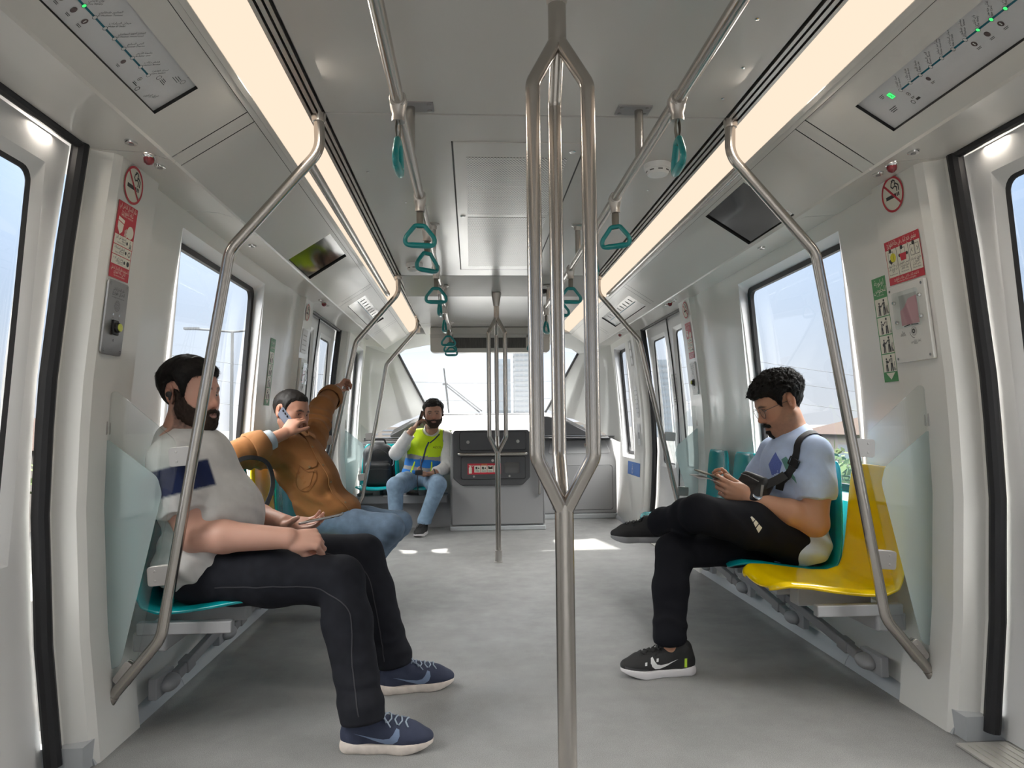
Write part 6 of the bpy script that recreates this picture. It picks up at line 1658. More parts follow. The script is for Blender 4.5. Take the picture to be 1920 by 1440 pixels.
    F.folds((.70,2.87,.60),.09,(.8,0,.6),14,.005,1.); F.folds((.60,2.86,.20),.09,(0,0,1),15,.0060,2.); F.folds((.66,2.93,.42),.09,(.6,.5,.5),15,.0055,3.); F.folds((1.02,2.84,.52),.16,(.8,.1,.5),9,.0060,4.); F.folds((.85,2.80,.58),.10,(.9,.1,.3),12,.004,5.); F.wrinkle(.0026, 14.)
    tr, tb = fld_obj(F, 'trousers', FAB('black_tracksuit', .8, 1200, .06, 0., .15), body, const((.0085,.009,.0125)), relax=2)
    # three-bar sports emblem on the thigh
    o2 = V((.925,2.72,.622)); Ux = V((1,0,0)); Uz = V((0,0,1))
    sc = .0022
    decal(tb, 'emblem', principled('print_cream', (.70,.66,.56), .7), tr, [[(-.016,.030),(-.010,.034),(.002,.020),(-.008,.010)],[(-.006,.006),(.004,.018),(.014,.004),(.002,-.012)],[(.004,-.016),(.016,.0),(.028,-.014),(.014,-.034)]], o2, Ux, Uz, (0,1,-.35), .0016, 1)
    UP = principled('black_mesh_shoe', (.014,.014,.015), .7, bump=.4, bscale=420); S1 = principled('white_sole', (.62,.60,.62), .6); LC = principled('black_lace', (.012,.012,.013), .8); LG = principled('white_overlay', (.72,.72,.72), .5)
    def sw(o, bvh, P, x, y, up, k):
        org = P(.075,.12,.030); decal(bvh, 'side_stripe', LG, o, [[((.125-a)*.85*k, b*.95*k) for a, b in SWOOSH]], org, x, up, -y, .0012, 2)
        decal(bvh, 'tab', principled('lime_tab', (.50,.72,.05), .5), o, [[(.042*k,.034*k),(.052*k,.034*k),(.052*k,.068*k),(.042*k,.068*k)]], P(0,.12,0), x, up, -y, .0014, 2)
        for j in range(3): decal(bvh, 'lace_loop', LG, o, [[((.150+.022*j)*k,(.072-.006*j)*k),((.158+.022*j)*k,(.071-.006*j)*k),((.160+.022*j)*k,(.060-.006*j)*k),((.152+.022*j)*k,(.060-.006*j)*k)]], P(0,.12,0), x, up, -y, .0014, 1)
        decal(bvh, 'toe_guard', principled('dark_grey_rubber', (.06,.06,.065), .6), o, [[(.19*k,.018*k),(.30*k,.018*k),(.30*k,.046*k),(.25*k,.040*k),(.19*k,.034*k)]], P(0,.12,0), x, up, -y, .0013, 3)
    shoe(body, (.690,2.862,0), (.382,2.862,0), upper=UP, sole=S1, lace=LC, logo=sw, label='black trainer with white sole planted on the floor', collar=principled('black_sock', (.01,.01,.012), .9))
    shoe(body, (.690,3.175,.470), (.438,3.285,.462), up=(-.10,.0,1), upper=UP, sole=principled('grey_sole', (.30,.30,.31), .6), lace=LC, label='black trainer of the raised foot')
    F = Fld((.54,3.04,.46), (.74,3.28,.66), .004); F.chain([((.642,3.15,.560),.042),((.632,3.19,.545),.043),((.640,3.195,.515),.036)], .02); fld_obj(F, 'sock', principled('black_sock', (.01,.01,.012), .9), body)
    # watch on the near wrist
    wd = V((-.95,.28,.36)).normalized(); c = V((.972,2.908,.678)); nn = V((-.05,-.75,.60)); nn = (nn-wd*nn.dot(wd)).normalized(); yy = wd.cross(nn)
    mb = MB(); mb.tube([c+(nn*math.cos(2*PI*k/24)*.0325+yy*math.sin(2*PI*k/24)*.0335) for k in range(24)], .0085, 8, closed=True, sx=.30, up=wd)
    wt = mb.build('watch', principled('watch_steel', (.30,.31,.33), .25, metal=1.), body, smooth=180)
    mb = MB(); mb.lathe([(.020,.0),(.021,.004),(.020,.010),(.0175,.011)], c+nn*.030, nn, 28); mb.build('watch_case', MATS['watch_steel'], wt)
    mb = MB(); mb.lathe([(.0172,.0112),(.0172,.0116)], c+nn*.030, nn, 28); mb.build('dial', principled('watch_dial', (.30,.38,.48), .2), wt, smooth=None)
    return body, sb, tb, H
PD, PD_SB, PD_TB, PD_H = person_blue()
root = empty('crossbody_bag', (1.02,2.93,.72), 'small black crossbody bag hanging at the waist of the person in light blue', 'bag')
F = Fld((.90,2.84,.62), (1.08,3.10,.84), .004); Rb = rotm(18, 30, 10); F.rbox((.985,2.955,.725),(.034,.085,.058),Rb,.022); F.rbox((.962,2.94,.705),(.026,.060,.034),Rb,.015); F.wrinkle(.0015, 30.)
_, bagb = fld_obj(F, 'body', BLK, root)
mb = MB(); ribbon(bagb, [(.955,2.875,.775),(.945,2.91,.785),(.945,2.97,.790),(.955,3.03,.785)], .004, .001, .002, mb=mb); mb.build('zip', CHROME, root)
mb = MB(); ribbon(bagb, [(.99,2.86,.68),(.985,2.862,.71),(.99,2.866,.745)], .010, .001, .002, mb=mb); mb.build('trim', principled('bag_trim', (.25,.24,.23), .5), root)
mb = MB(); ribbon(PD_SB, [(1.03,2.90,.72),(1.08,2.875,.775),(1.125,2.868,.83),(1.155,2.872,.875),(1.18,2.89,.910),(1.225,2.915,.935),(1.27,2.94,.925),(1.315,2.98,.86)], .036, .004, .0025, mb=mb, n=60); ribbon(bagb, [(1.085,2.862,.785),(1.05,2.862,.765),(1.01,2.875,.745),(.985,2.885,.735)], .034, th=.0025, up=(-.5,-.85,.2), snap=False, mb=mb); mb.build('strap', WEB, root)
mb = MB(); c, nn, _, _ = PD_SB.find_nearest(V((1.132,2.868,.838))); t = (V((1.165,2.872,.875))-V((1.08,2.875,.775))).normalized(); t = (t-nn*t.dot(nn)).normalized(); s_ = t.cross(nn)
mb.ring([c+nn*.008+t*a+s_*b for a, b in rrect(-.020,.020,-.024,.024,.005,3)], [c+nn*.008+t*a+s_*b for a, b in rrect(-.0155,.0155,-.0195,.0195,.003,3)], nn*.004); mb.build('buckle', CHROME, root)
# folded paper / document in the hands of the person in light blue
root = empty('folded_document', (.79,2.92,.75), 'folded paper held by the person in the light blue t-shirt', 'document')
mb = MB(); 
def leaf(x0, z0, x1, z1, bow, y0=2.935, y1=3.05):
    def f(u, v):
        x = lerp(x0, x1, u); z = lerp(z0, z1, u)+bow*math.sin(PI*u); return V((x-.006*v, lerp(y0, y1, v)+.015*u, z+.010*v))
    return f
mb.sheet(10, 4, leaf(.872,.738,.775,.788,.012)); mb.build('outer_leaf', principled('document_olive', (.17,.15,.11), .6), root, solid=.005)
mb = MB(); mb.sheet(10, 4, leaf(.862,.732,.752,.768,.012)); mb.build('inner_leaf', principled('document_pale', (.50,.48,.47), .7), root, solid=.002)

# ---------------------------------------------------------------- person in the tan overshirt
def person_tan():
    H = Head((-1.197,3.985,1.080), -30, 9, -4, 1.02, wide=.98, nose=1.25)
    F = Fld((-1.46,3.40,.04), (-.50,5.05,1.42), .0060); H.put(F)
    F.cap((-1.18,3.97,.92),(-1.195,3.98,1.02),.062,.056,.03); F.ell((-1.14,3.96,.80),(.105,.18,.15),None,.04); F.ell((-1.04,3.93,.64),(.11,.16,.15),None,.05); F.ell((-1.0,3.92,.50),(.12,.165,.09),None,.04)
    SR_, ER, WR = (-1.215,3.80,.875), (-1.350,3.56,.865), (-1.168,3.735,.968); SL_, EL, WL = (-1.12,4.14,.895), (-1.125,4.46,1.115), (-1.092,4.785,1.258)
    F.chain([(SR_,.06),(ER,.045),(WR,.030)],.03); F.chain([(SL_,.06),(EL,.045),(WL,.030)],.03)
    hand(F, WR, (.34,.40,.52), (.15,.80,-.60), 1, curls=[(.6,.9,.6),(.65,.9,.6),(.7,.9,.6),(.75,.9,.6)], sc=1.0, thumb=(.5,.3,.2), spread=.05)
    hand(F, WL, (.22,.82,.52), (.75,.30,-.55), -1, curls=[(.75,1.1,.7),(.8,1.15,.7),(.85,1.15,.7),(.9,1.2,.7)], sc=1.02, thumb=(.3,.55,.35))
    for hp, kn, an in (((-1.0,3.82,.49),(-.625,3.80,.475),(-.92,3.80,.10)),((-1.0,4.02,.49),(-.610,4.10,.455),(-.90,4.08,.10))): F.chain([(hp,.075),(kn,.050),(an,.038)],.03)
    body, bb = fld_obj(F, 'person', SKIN, None, lambda v: H.paint(v, (.42,.205,.135), .55, stub=(.07,.045,.04)))
    person(body, 'person in tan overshirt leaning back, phone at ear, other hand on a pole')
    H.eyes(body)
    def zmin(x, ay):
        z = np.interp(x, [-.13,-.06,-.048,-.036,-.026,-.012,.006,.022,.028,.040,.052,.065,.08,.10], [-.070,-.074,-.064,-.01,.030,.042,.040,.010,-.015,.030,.060,.070,.074,.076]); return np.where((ay < .05) & (x > .02), np.maximum(z, .070), z)
    ho, hb = H.hair('hair', HAIRB, body, top=.010, side=.005, zmin=zmin, nz=(.0015,80.), res=.003); strands(ho, hb, 5000, .008, .0011, comb_of(H), .35, .4, .2, center=H.c)
    # overshirt
    TAN = (.27,.113,.036)
    F = Fld((-1.50,3.40,.44), (-.72,4.95,1.36), .0056)
    F.ell((-1.14,3.96,.805),(.135,.205,.165),None,.05); F.ell((-1.04,3.93,.66),(.128,.190,.19),None,.07); F.ell((-.960,3.92,.56),(.155,.190,.095),None,.06); F.cap((-1.17,3.84,.905),(-1.165,4.10,.915),.070,.070,.05)
    F.cap((-1.178,3.97,.935),(-1.185,3.975,.965),.075,.070,.02)
    def slv(S, E, Wp, r0, r1, r2, cutf):
        d = (V(Wp)-V(E)).normalized(); e = V(E).lerp(V(Wp), cutf); F.chain([(S,r0),(E,r1)],.04); F.chain([(E,r1),(tuple(e),r2),(tuple(e+d*.05),r2)],.025,[(tuple(e), tuple(d))]); return e, d
    eR, dR = slv(SR_, ER, WR, .088, .070, .062, .55); eL, dL = slv(SL_, EL, WL, .086, .070, .060, .66)
    F.plane((-.90,3.9,.50), (.30,-.10,-.95), .01); F.cap((-1.185,3.975,.955),(-1.20,3.985,1.10),.060,.075,.006,op='s')
    F.folds((-1.30,3.66,.86),.12,(.6,.6,.3),13,.010,1.); F.folds((-1.12,4.30,1.02),.14,(.1,.7,.6),12,.010,2.); F.folds((-1.16,3.80,.74),.14,(.5,.3,.8),10,.010,3.); F.folds((-1.02,3.80,.62),.16,(.5,.2,.85),9,.009,4.); F.folds((-.95,3.85,.60),.12,(.6,.3,.7),12,.006,5.); F.wrinkle(.0045, 11.)
    sh, sb = fld_obj(F, 'overshirt', FAB('tan_twill', .9, 1200), body, const(TAN), relax=2)
    TM = principled('tan_detail', (.28,.118,.038), .9, bump=.1); TS = principled('tan_seam', (.20,.075,.02), .9)
    # turned back cuffs
    for e, d, wr, r in ((eR,dR,WR,.072),(eL,dL,WL,.070)):
        mb = MB(); mb.lathe([(r*.80,.012),(r*.98,.004),(r*1.10,-.03),(r*1.12,-.075),(r*1.02,-.080),(r*.9,-.03)], e, d, 24); c = mb.build('cuff', TM, sh, smooth=60, solid=.004)
        md = c.modifiers.new('rag','DISPLACE'); tx = bpy.data.textures.get('rag') or bpy.data.textures.new('rag','CLOUDS'); tx.noise_scale = .06; md.texture = tx; md.strength = .018; md.texture_coords = 'LOCAL'
        mb = MB(); mb.lathe([(r*.74,-.02),(r*.76,.03),(r*.72,.052),(r*.60,.056)], e, d, 20); mb.build('inner_cuff', principled('grey_blue_cotton', (.34,.39,.43), .9, bump=.2), sh, smooth=60)
    # front placket, pocket with flap, collar
    mb = MB(); ribbon(sb, [(-1.105,3.885,.945),(-1.035,3.85,.86),(-.965,3.815,.775),(-.895,3.785,.68),(-.835,3.78,.60),(-.80,3.79,.55)], .030, .0015, .004, mb=mb, n=50); pk = mb.build('placket', TM, sh)
    mb = MB()
    for p in ((-1.06,3.855,.885),(-.985,3.82,.80),(-.915,3.79,.71),(-.85,3.78,.62)):
        c, nn, _, _ = sb.find_nearest(V(p)); mb.lathe([(.0065,.004),(.0065,.0075),(.004,.008)], c, nn, 12)
    mb.build('button', principled('button_bronze', (.20,.13,.06), .4), pk)
    U, W2, D = V((.70,-.35,.0)).normalized(), V((.30,.1,.95)).normalized(), V((-.35,.9,-.05)).normalized(); o3 = V((-1.045,3.72,.775))
    decal(sb, 'pocket', TM, sh, [[(-.055,.030),(.060,.030),(.060,-.075),(.0,-.105),(-.055,-.075)]], o3, U, W2, D, .0035, 3); decal(sb, 'pocket_flap', TM, sh, [[(-.062,.062),(.068,.062),(.068,.030),(.004,.010),(-.062,.030)]], o3, U, W2, D, .0075, 3)
    mb = MB()
    pl = [(-.055,.030),(-.055,-.075),(.0,-.105),(.060,-.075),(.060,.030)]
    ribbon(sb, [tuple(o3+U*a+W2*b) for a, b in pl], .0035, .004, .001, mb=mb, n=40); ribbon(sb, [tuple(o3+U*a+W2*b) for a, b in [(-.062,.030),(.004,.008),(.068,.030)]], .004, .008, .001, mb=mb, n=20); mb.build('pocket_seam', TS, sh)
    mb = MB(); c, nn, _, _ = sb.find_nearest(o3+W2*.025); mb.lathe([(.006,.009),(.006,.012)], c, nn, 12); mb.build('pocket_button', MATS['button_bronze'], sh)
    mb = MB(); ribbon(sb, [(-1.235,3.93,.975),(-1.19,3.905,.965),(-1.14,3.89,.955),(-1.10,3.885,.93)], .050, .007, .005, mb=mb); ribbon(sb, [(-1.20,4.04,.985),(-1.15,4.03,.965),(-1.10,3.98,.945),(-1.085,3.92,.925)], .045, .007, .005, mb=mb); mb.build('collar', TM, sh)
    # jeans
    F = Fld((-1.16,3.66,.08), (-.50,4.24,.62), .0056); F.ell((-1.0,3.92,.49),(.13,.18,.09),None,.04)
    for hp, kn, an in (((-.98,3.82,.485),(-.632,3.80,.468),(-.90,3.80,.13)),((-.98,4.02,.485),(-.615,4.10,.448),(-.88,4.08,.13))):
        F.chain([(hp,.092),(tuple(V(hp).lerp(V(kn),.5)),.084),(kn,.072)],.03); F.chain([(kn,.070),(an,.060),(tuple(V(an)-V((0,0,.05))),.058)],.025,[((an[0],an[1],.10),(0,0,-1))]); F.folds(tuple(V(kn)+V((-.05,0,-.05))),.09,(.7,.1,.7),15,.006,hp[1])
    F.wrinkle(.002, 16.)
    fld_obj(F, 'jeans', FAB('blue_denim', .85, 1400, .15), body, lambda v: A3((.115,.165,.235))[None,:]*(1+.14*noise3(v*38)[:,None]+.12*noise3(v*7)[:,None]), relax=1)
    for y, xx in ((3.80,-.99),(4.08,-.97)): shoe(body, (xx,y,0), (xx+.28,y,0), upper=MATS['black_mesh_shoe'], sole=MATS['white_sole'], label=None)
    return body, H
PB_, PB_H = person_tan()
phone((-1.168,3.825,1.030), (.50,-.62,.55), (-.62,.18,.80), (-.45,.75,.0), .074, .155, .009, 'grey phone held to the ear by the person in the tan overshirt', (principled('phone_grey', (.13,.15,.20), .45), SCREEN))

# ---------------------------------------------------------------- person in the high visibility vest
def person_vest():
    H = Head((-.572,7.02,1.122), -88, 3, 3, 1.10, wide=1.02, nose=1.)
    F = Fld((-1.06,6.40,.04), (-.32,7.30,1.30), .0064); H.put(F)
    F.cap((-.60,7.08,.93),(-.578,7.05,1.05),.068,.06,.03); F.ell((-.635,7.10,.79),(.18,.11,.15),None,.04); F.ell((-.675,7.08,.62),(.16,.12,.15),None,.05); F.ell((-.70,7.06,.49),(.165,.13,.09),None,.04)
    SR_, ER, WR = (-.825,7.10,.875), (-.925,6.92,.745), (-.765,6.86,.965); SL_, EL, WL = (-.445,7.10,.870), (-.435,6.99,.60), (-.565,6.79,.548)
    F.chain([(SR_,.062),(ER,.048),(WR,.032)],.03); F.chain([(SL_,.062),(EL,.048),(WL,.032)],.03)
    hand(F, WR, (.55,.15,.75), (.75,.25,-.3), -1, curls=[(.4,.8,.5),(.55,.9,.5),(.6,.9,.5),(.7,.9,.6)], sc=1.05, thumb=(.5,.3,.2)); hand(F, WL, (-.90,-.25,-.05), (.0,-.25,.95), 1, curls=[(.5,.8,.5),(.6,.8,.5),(.6,.9,.5),(.7,.9,.5)], sc=1.05, thumb=(.5,.4,.3))
    for hp, kn, an in (((-.80,7.05,.48),(-.905,6.63,.465),(-.905,6.70,.12)),((-.60,7.05,.48),(-.510,6.63,.465),(-.645,6.68,.12))): F.chain([(hp,.08),(kn,.055),(an,.04)],.03)
    body, bb = fld_obj(F, 'person', SKIN, None, lambda v: H.paint(v, (.47,.255,.175), .85, stub=(.045,.028,.024)))
    person(body, 'person in a yellow and blue safety vest seated at the far end, phone at ear'); H.eyes(body)
    def zmin(x, ay):
        z = np.interp(x, [-.13,-.06,-.048,-.036,-.026,-.012,.006,.022,.028,.040,.052,.065,.08,.10], [-.070,-.074,-.064,-.01,.030,.042,.040,.010,-.015,.030,.055,.064,.066,.066]); return np.where((ay < .05) & (x > .02), np.maximum(z, .064), z)
    H.hair('hair', HAIRC, body, top=.018, side=.004, zmin=zmin, nz=(.003,50.), curls=(.003,50.), res=.0034)
    H.beard('beard', BEARDA, body, th=.0055, res=.0032)
    # white shirt under the vest
    F = Fld((-1.06,6.70,.52), (-.32,7.28,1.02), .0062); F.ell((-.635,7.10,.80),(.195,.125,.16),None,.05); F.cap((-.80,7.10,.885),(-.47,7.10,.885),.070,.070,.05); F.cap((-.60,7.08,.93),(-.595,7.07,.975),.078,.072,.02)
    for S, E, Wp, ct in ((SR_,ER,WR,.80),(SL_,EL,WL,.80)):
        d = (V(Wp)-V(E)).normalized(); e = V(E).lerp(V(Wp), ct); F.chain([(S,.076),(E,.064)],.04); F.chain([(E,.064),(tuple(e),.050),(tuple(e+d*.04),.048)],.025,[(tuple(e), tuple(d))]); F.folds(E,.10,tuple(d),16,.006,E[0])
    F.cap((-.595,7.06,.955),(-.575,7.03,1.10),.062,.078,.006,op='s'); F.cap((-.60,6.95,.86),(-.59,6.98,.95),.018,.045,.01,op='s'); F.wrinkle(.0025, 14.)
    fld_obj(F, 'shirt', FAB('white_cotton'), body, const((.70,.69,.68)), relax=2)
    # vest with bands
    F = Fld((-.98,6.84,.50), (-.36,7.30,1.0), .0058); F.ell((-.635,7.095,.80),(.208,.142,.172),None,.05); F.ell((-.668,7.085,.64),(.192,.150,.17),None,.05); F.ell((-.69,7.07,.55),(.200,.150,.09),None,.05); F.cap((-.765,7.095,.905),(-.505,7.095,.905),.066,.066,.05)
    F.plane((-.68,7.0,.522), (-.10,-.15,-1), .008); F.cap((-.895,7.1,.86),(-.98,7.05,.80),.086,.095,.01,op='s'); F.cap((-.385,7.1,.85),(-.28,7.05,.78),.080,.095,.01,op='s'); F.cap((-.598,7.06,.945),(-.58,7.04,1.08),.085,.09,.008,op='s')
    F.cap((-.600,6.90,.845),(-.595,6.93,.96),.012,.062,.008,op='s'); F.folds((-.68,6.96,.60),.14,(.5,0,.85),11,.006,2.); F.wrinkle(.002, 14.)
    def colV(v):
        x, z = v[:,0], v[:,2]; t = z+.10*(x+.65)+.008*noise3(v*18); c = np.repeat(A3((.58,.80,.015))[None,:], len(v), 0)
        grey = A3((.30,.30,.29)); blue = A3((.022,.17,.52))
        c[t < .712] = grey; c[t < .672] = blue; c[(t < .600)] = grey; c[t < .566] = blue
        side = (x > -.455-.10*(.9-z)) | (x < -.835+.05*(z-.7)); c[side & (t > .70)] = grey
        sh_ = (z > .86) & ((np.abs(x+.455) < .028)); c[sh_] = grey
        return c
    ve, vb = fld_obj(F, 'vest', FAB('vest_mesh', .7, 700, .04), body, colV, relax=2)
    NV = principled('navy_piping', (.015,.03,.10), .7); D = V((0,1,0)); mb = MB()
    ribbon(vb, [(-.612,6.93,.85),(-.645,6.93,.78),(-.665,6.93,.70),(-.69,6.92,.62),(-.71,6.92,.54)], .014, .002, .002, mb=mb, n=40); ribbon(vb, [(-.50,6.97,.94),(-.545,6.95,.89),(-.60,6.94,.84)], .010, .002, .002, mb=mb); mb.build('zip', NV, ve)
    YD = principled('vest_pocket', (.54,.76,.012), .7)
    for a in ([[(-.155,.06),(-.06,.06),(-.06,.01),(-.155,.01)]], [[(.03,-.02),(.13,-.02),(.13,-.10),(.03,-.10)]]): decal(vb, 'pocket', YD, ve, a, (-.655,6.75,.80), (1,0,0), (0,0,1), D, .005, 3)
    for x0 in (-.80,-.60): decal(vb, 'tape', principled('vest_tape', (.58,.80,.02), .7), ve, [[(0,-.075),(.022,-.075),(.055,.03),(.045,.035)] if x0 < -.7 else [(.0,-.08),(.02,-.08),(.018,.03),(.008,.03)]], (x0,6.75,.625), (1,0,0), (0,0,1), D, .003, 2)
    decal(vb, 'tape', principled('vest_blue', (.022,.17,.52), .7), ve, [[(0,0),(.05,0),(.05,.018),(0,.018)]], (-.48,6.75,.845), (1,0,0), (0,0,1), D, .003, 1)
    vs, fs, w = text_mesh('AZCO'); tris = [[(vs[i][0]*.028, vs[i][1]*.028) for i in f] for f in fs]
    decal(vb, 'lettering', INK, ve, tris, (-.575,6.75,.785), (1,0,-.05), (0,0,1), D, .004, 0)
    # jeans, shoes
    F = Fld((-1.03,6.50,.08), (-.38,7.24,.60), .0062); F.ell((-.70,7.06,.48),(.175,.14,.085),None,.04)
    for hp, kn, an in (((-.80,7.03,.475),(-.905,6.64,.455),(-.905,6.69,.13)),((-.60,7.03,.475),(-.512,6.64,.455),(-.640,6.67,.13))):
        F.chain([(hp,.098),(tuple(V(hp).lerp(V(kn),.5)),.092),(kn,.076)],.03); F.chain([(kn,.078),(an,.060),(tuple(V(an)-V((0,0,.05))),.058)],.025,[((an[0],an[1],.10),(0,0,-1))]); F.folds(tuple(V(kn)+V((0,.06,-.03))),.10,(.2,.7,.6),14,.006,hp[0])
    F.wrinkle(.002, 16.)
    fld_obj(F, 'jeans', FAB('light_denim', .85, 1400, .12), body, lambda v: A3((.20,.29,.40))[None,:]*(1+.14*noise3(v*38)[:,None]+.14*noise3(v*8+3)[:,None]), relax=1)
    shoe(body, (-.635,6.73,0), (-.705,6.47,0), upper=MATS['black_mesh_shoe'], sole=MATS['white_sole'], lace=MATS['black_lace']); shoe(body, (-.90,6.76,0), (-.92,6.49,0), upper=MATS['black_mesh_shoe'], sole=MATS['white_sole'])
    mb = MB(); mb.tube([V(WR)+V((.0,0,-.0))+V((.034*math.cos(2*PI*k/18), .034*math.sin(2*PI*k/18), -.014*math.cos(2*PI*k/18))) for k in range(18)], .0035, 6, closed=True); mb.build('bracelet', principled('gold_band', (.62,.45,.12), .3, metal=.8), body, smooth=180)
    mb = MB(); d = V((-.90,-.25,-.05)).normalized(); c = V(WL)-d*.01; u = V((0,-.2,1)).normalized(); w2 = d.cross(u)
    mb.tube([c+u*.038*math.cos(2*PI*k/18)+w2*.040*math.sin(2*PI*k/18) for k in range(18)], .005, 6, closed=True, sx=2.4, up=d); mb.build('watch', BLACKP, body, smooth=180)
    return body, vb
PC_, PC_VB = person_vest()
phone((-.690,6.905,1.075), (.25,.9,-.1), (.30,-.05,.95), (.9,-.2,-.3), .074, .15, .009, 'black phone held to the ear by the person in the safety vest', (BLACKP, SCREEN))
root = empty('handheld_radio', (-.68,6.66,.56), 'small black handheld radio in the lap of the person in the safety vest', 'radio')
mb = MB(); mb.box(-.725,-.655,6.64,6.675,.548,.595); mb.build('body', BLACKP, root, bevel=.008)
mb = MB(); mb.tube([(-.668,6.66,.59),(-.672,6.665,.64),(-.678,6.70,.70)], .005, 8); mb.build('antenna', BLACKP, root)
mb = MB(); mb.tube([(-.70,6.655,.552),(-.705,6.64,.50),(-.70,6.66,.44),(-.702,6.70,.40)], .004, 6); mb.build('cord', BLACKP, root)
# backpack on the far seat
root = empty('backpack', (-1.12,7.15,.40), 'black backpack standing on the far teal seat next to the person in the vest', 'backpack')
F = Fld((-1.36,6.92,.37), (-.88,7.36,.88), .006); F.rbox((-1.125,7.19,.60),(.155,.085,.20),None,.07,.03); F.ell((-1.125,7.19,.74),(.135,.085,.10),None,.04); F.rbox((-1.125,7.10,.53),(.125,.045,.115),None,.04,.02); F.wrinkle(.003, 14.)
_, bpb = fld_obj(F, 'body', principled('black_nylon', (.014,.015,.018), .6, bump=.2, bscale=500), root)
mb = MB(); mb.tube(fillet([(-1.19,7.22,.815),(-1.18,7.20,.875),(-1.07,7.20,.875),(-1.06,7.22,.815)], .03, 6), .009, 8); mb.build('top_handle', WEB, root)
mb = MB(); ribbon(bpb, [(-1.25,7.06,.58),(-1.125,7.03,.585),(-1.0,7.06,.58)], .006, .002, .002, mb=mb); ribbon(bpb, [(-1.23,7.09,.72),(-1.125,7.08,.79),(-1.02,7.09,.72),(-.985,7.12,.60)], .005, .002, .002, mb=mb); mb.build('zip', principled('zip_grey', (.06,.06,.065), .4), root)
mb = MB(); ribbon(bpb, [(-1.03,7.12,.80),(-.965,7.12,.70),(-.955,7.12,.60),(-.95,7.14,.50)], .028, .006, .006, mb=mb); mb.build('shoulder_strap', WEB, root)
mb = MB(); ribbon(bpb, [(-1.00,7.085,.78),(-.955,7.09,.70),(-.94,7.09,.62)], .006, .014, .002, mb=mb); mb.build('reflective_trim', principled('reflective_white', (.8,.8,.8), .4), root)
# ================================================================== outside
def hazeb(x, y, w, d, h, z0, mat, label, cat='building', name='tower_block', bands=0, group=None):
    mb = MB(); mb.box(x-w/2, x+w/2, y-d/2, y+d/2, z0, z0+h)
    if bands:
        mb.mat(1)
        for k in range(bands):
            z = z0+h*(.08+.9*k/bands); hh = h/bands*.35
            for i in range(4): 
                xa = x-w/2+w*(.06+.235*i); mb.box(xa, xa+w*.17, y-d/2-.15, y-d/2, z, z+hh)
            for i in range(4):
                ya = y-d/2+d*(.06+.235*i); mb.box(x-w/2-.15, x-w/2, ya, ya+d*.17, z, z+hh); mb.box(x+w/2, x+w/2+.15, ya, ya+d*.17, z, z+hh)
    return tag(mb.build(name, mat, smooth=None), label, cat, group)
PB = principled('hazed_concrete', (.150,.158,.168), .95, spec=.1); PB2 = principled('hazed_blue_facade', (.125,.150,.178), .9, spec=.1); PG = principled('facade_glazing', (.120,.136,.154), .8, spec=.1); PT = principled('terracotta_roof', (.040,.027,.023), .9, spec=.1); PW = principled('pale_stone', (.145,.135,.125), .95, spec=.1)  # blue-grey facade colours have the distance haze mixed in
GZ = -9.
mb = MB(); mb.box(-1500,1500,-1500,2500,GZ-1,GZ); go = mb.build('ground', principled('pale_ground', (.038,.038,.037), .95, var=.2, vscale=.02), smooth=None); go['kind'] = 'structure'
hazeb(23.5,520,9.5,14,58,GZ,[PB2,PG],'pale blue tower block seen through the windscreen left of its taller neighbour',bands=14)
hazeb(36.5,500,13,16,63,GZ,[PB,PG],'taller pale tower block seen through the windscreen beside the blue one',bands=16)
hazeb(142,520,9,14,57,GZ,[PB2,PG],'hazy blue tower seen through the far right door glass',bands=12)
for k, (x, y, w, h) in enumerate(((-70,560,50,9.5),(-20,600,36,11),(10,640,30,10),(75,560,60,12))):
    hazeb(x,y,w,20,h,GZ,[PW,PG],'low pale building on the skyline in the windscreen, number %s from the left' % ['one','two','three','four'][k],name='low_building',bands=3,group='skyline buildings in the windscreen')
def villa(x, y, w, d, h, label):
    root = empty('villa', (x,y,GZ), label, 'building')
    mb = MB(); mb.mat(0).box(x-w/2,x+w/2,y-d/2,y+d/2,GZ,GZ+h)
    mb.build('wall', PW, root, smooth=None)
    for k in range(2):
        for j in range(6):
            for sx in (-1, 1):
                yy = y-d/2+d*(j+.5)/6; m2 = MB(); m2.box(x+sx*w/2-.12,x+sx*w/2+.12,yy-d*.05,yy+d*.05,GZ+h*(.16+.42*k),GZ+h*(.40+.42*k)); m2.build('window', PG, root, smooth=None)
    mb = MB(); e = .8; mb.add([(x-w/2-e,y-d/2-e,GZ+h),(x+w/2+e,y-d/2-e,GZ+h),(x+w/2+e,y+d/2+e,GZ+h),(x-w/2-e,y+d/2+e,GZ+h),(x-w*.12,y-d*.2,GZ+h+3.),(x+w*.12,y-d*.2,GZ+h+3.),(x+w*.12,y+d*.2,GZ+h+3.),(x-w*.12,y+d*.2,GZ+h+3.)],
        [(0,1,5,4),(1,2,6,5),(2,3,7,6),(3,0,4,7),(4,5,6,7),(0,3,2,1)]); mb.build('roof', PT, root, smooth=None)
villa(-42,88,15,30,8.,'pale villa with terracotta roof outside the left window')
villa(-75,125,18,30,9.,'second pale villa with terracotta roof farther off outside the left window')
villa(62,96,18,34,8.2,'long pale building with terracotta roof outside the right window')
villa(100,150,24,40,8.5,'distant pale building with terracotta roof far outside the right window')
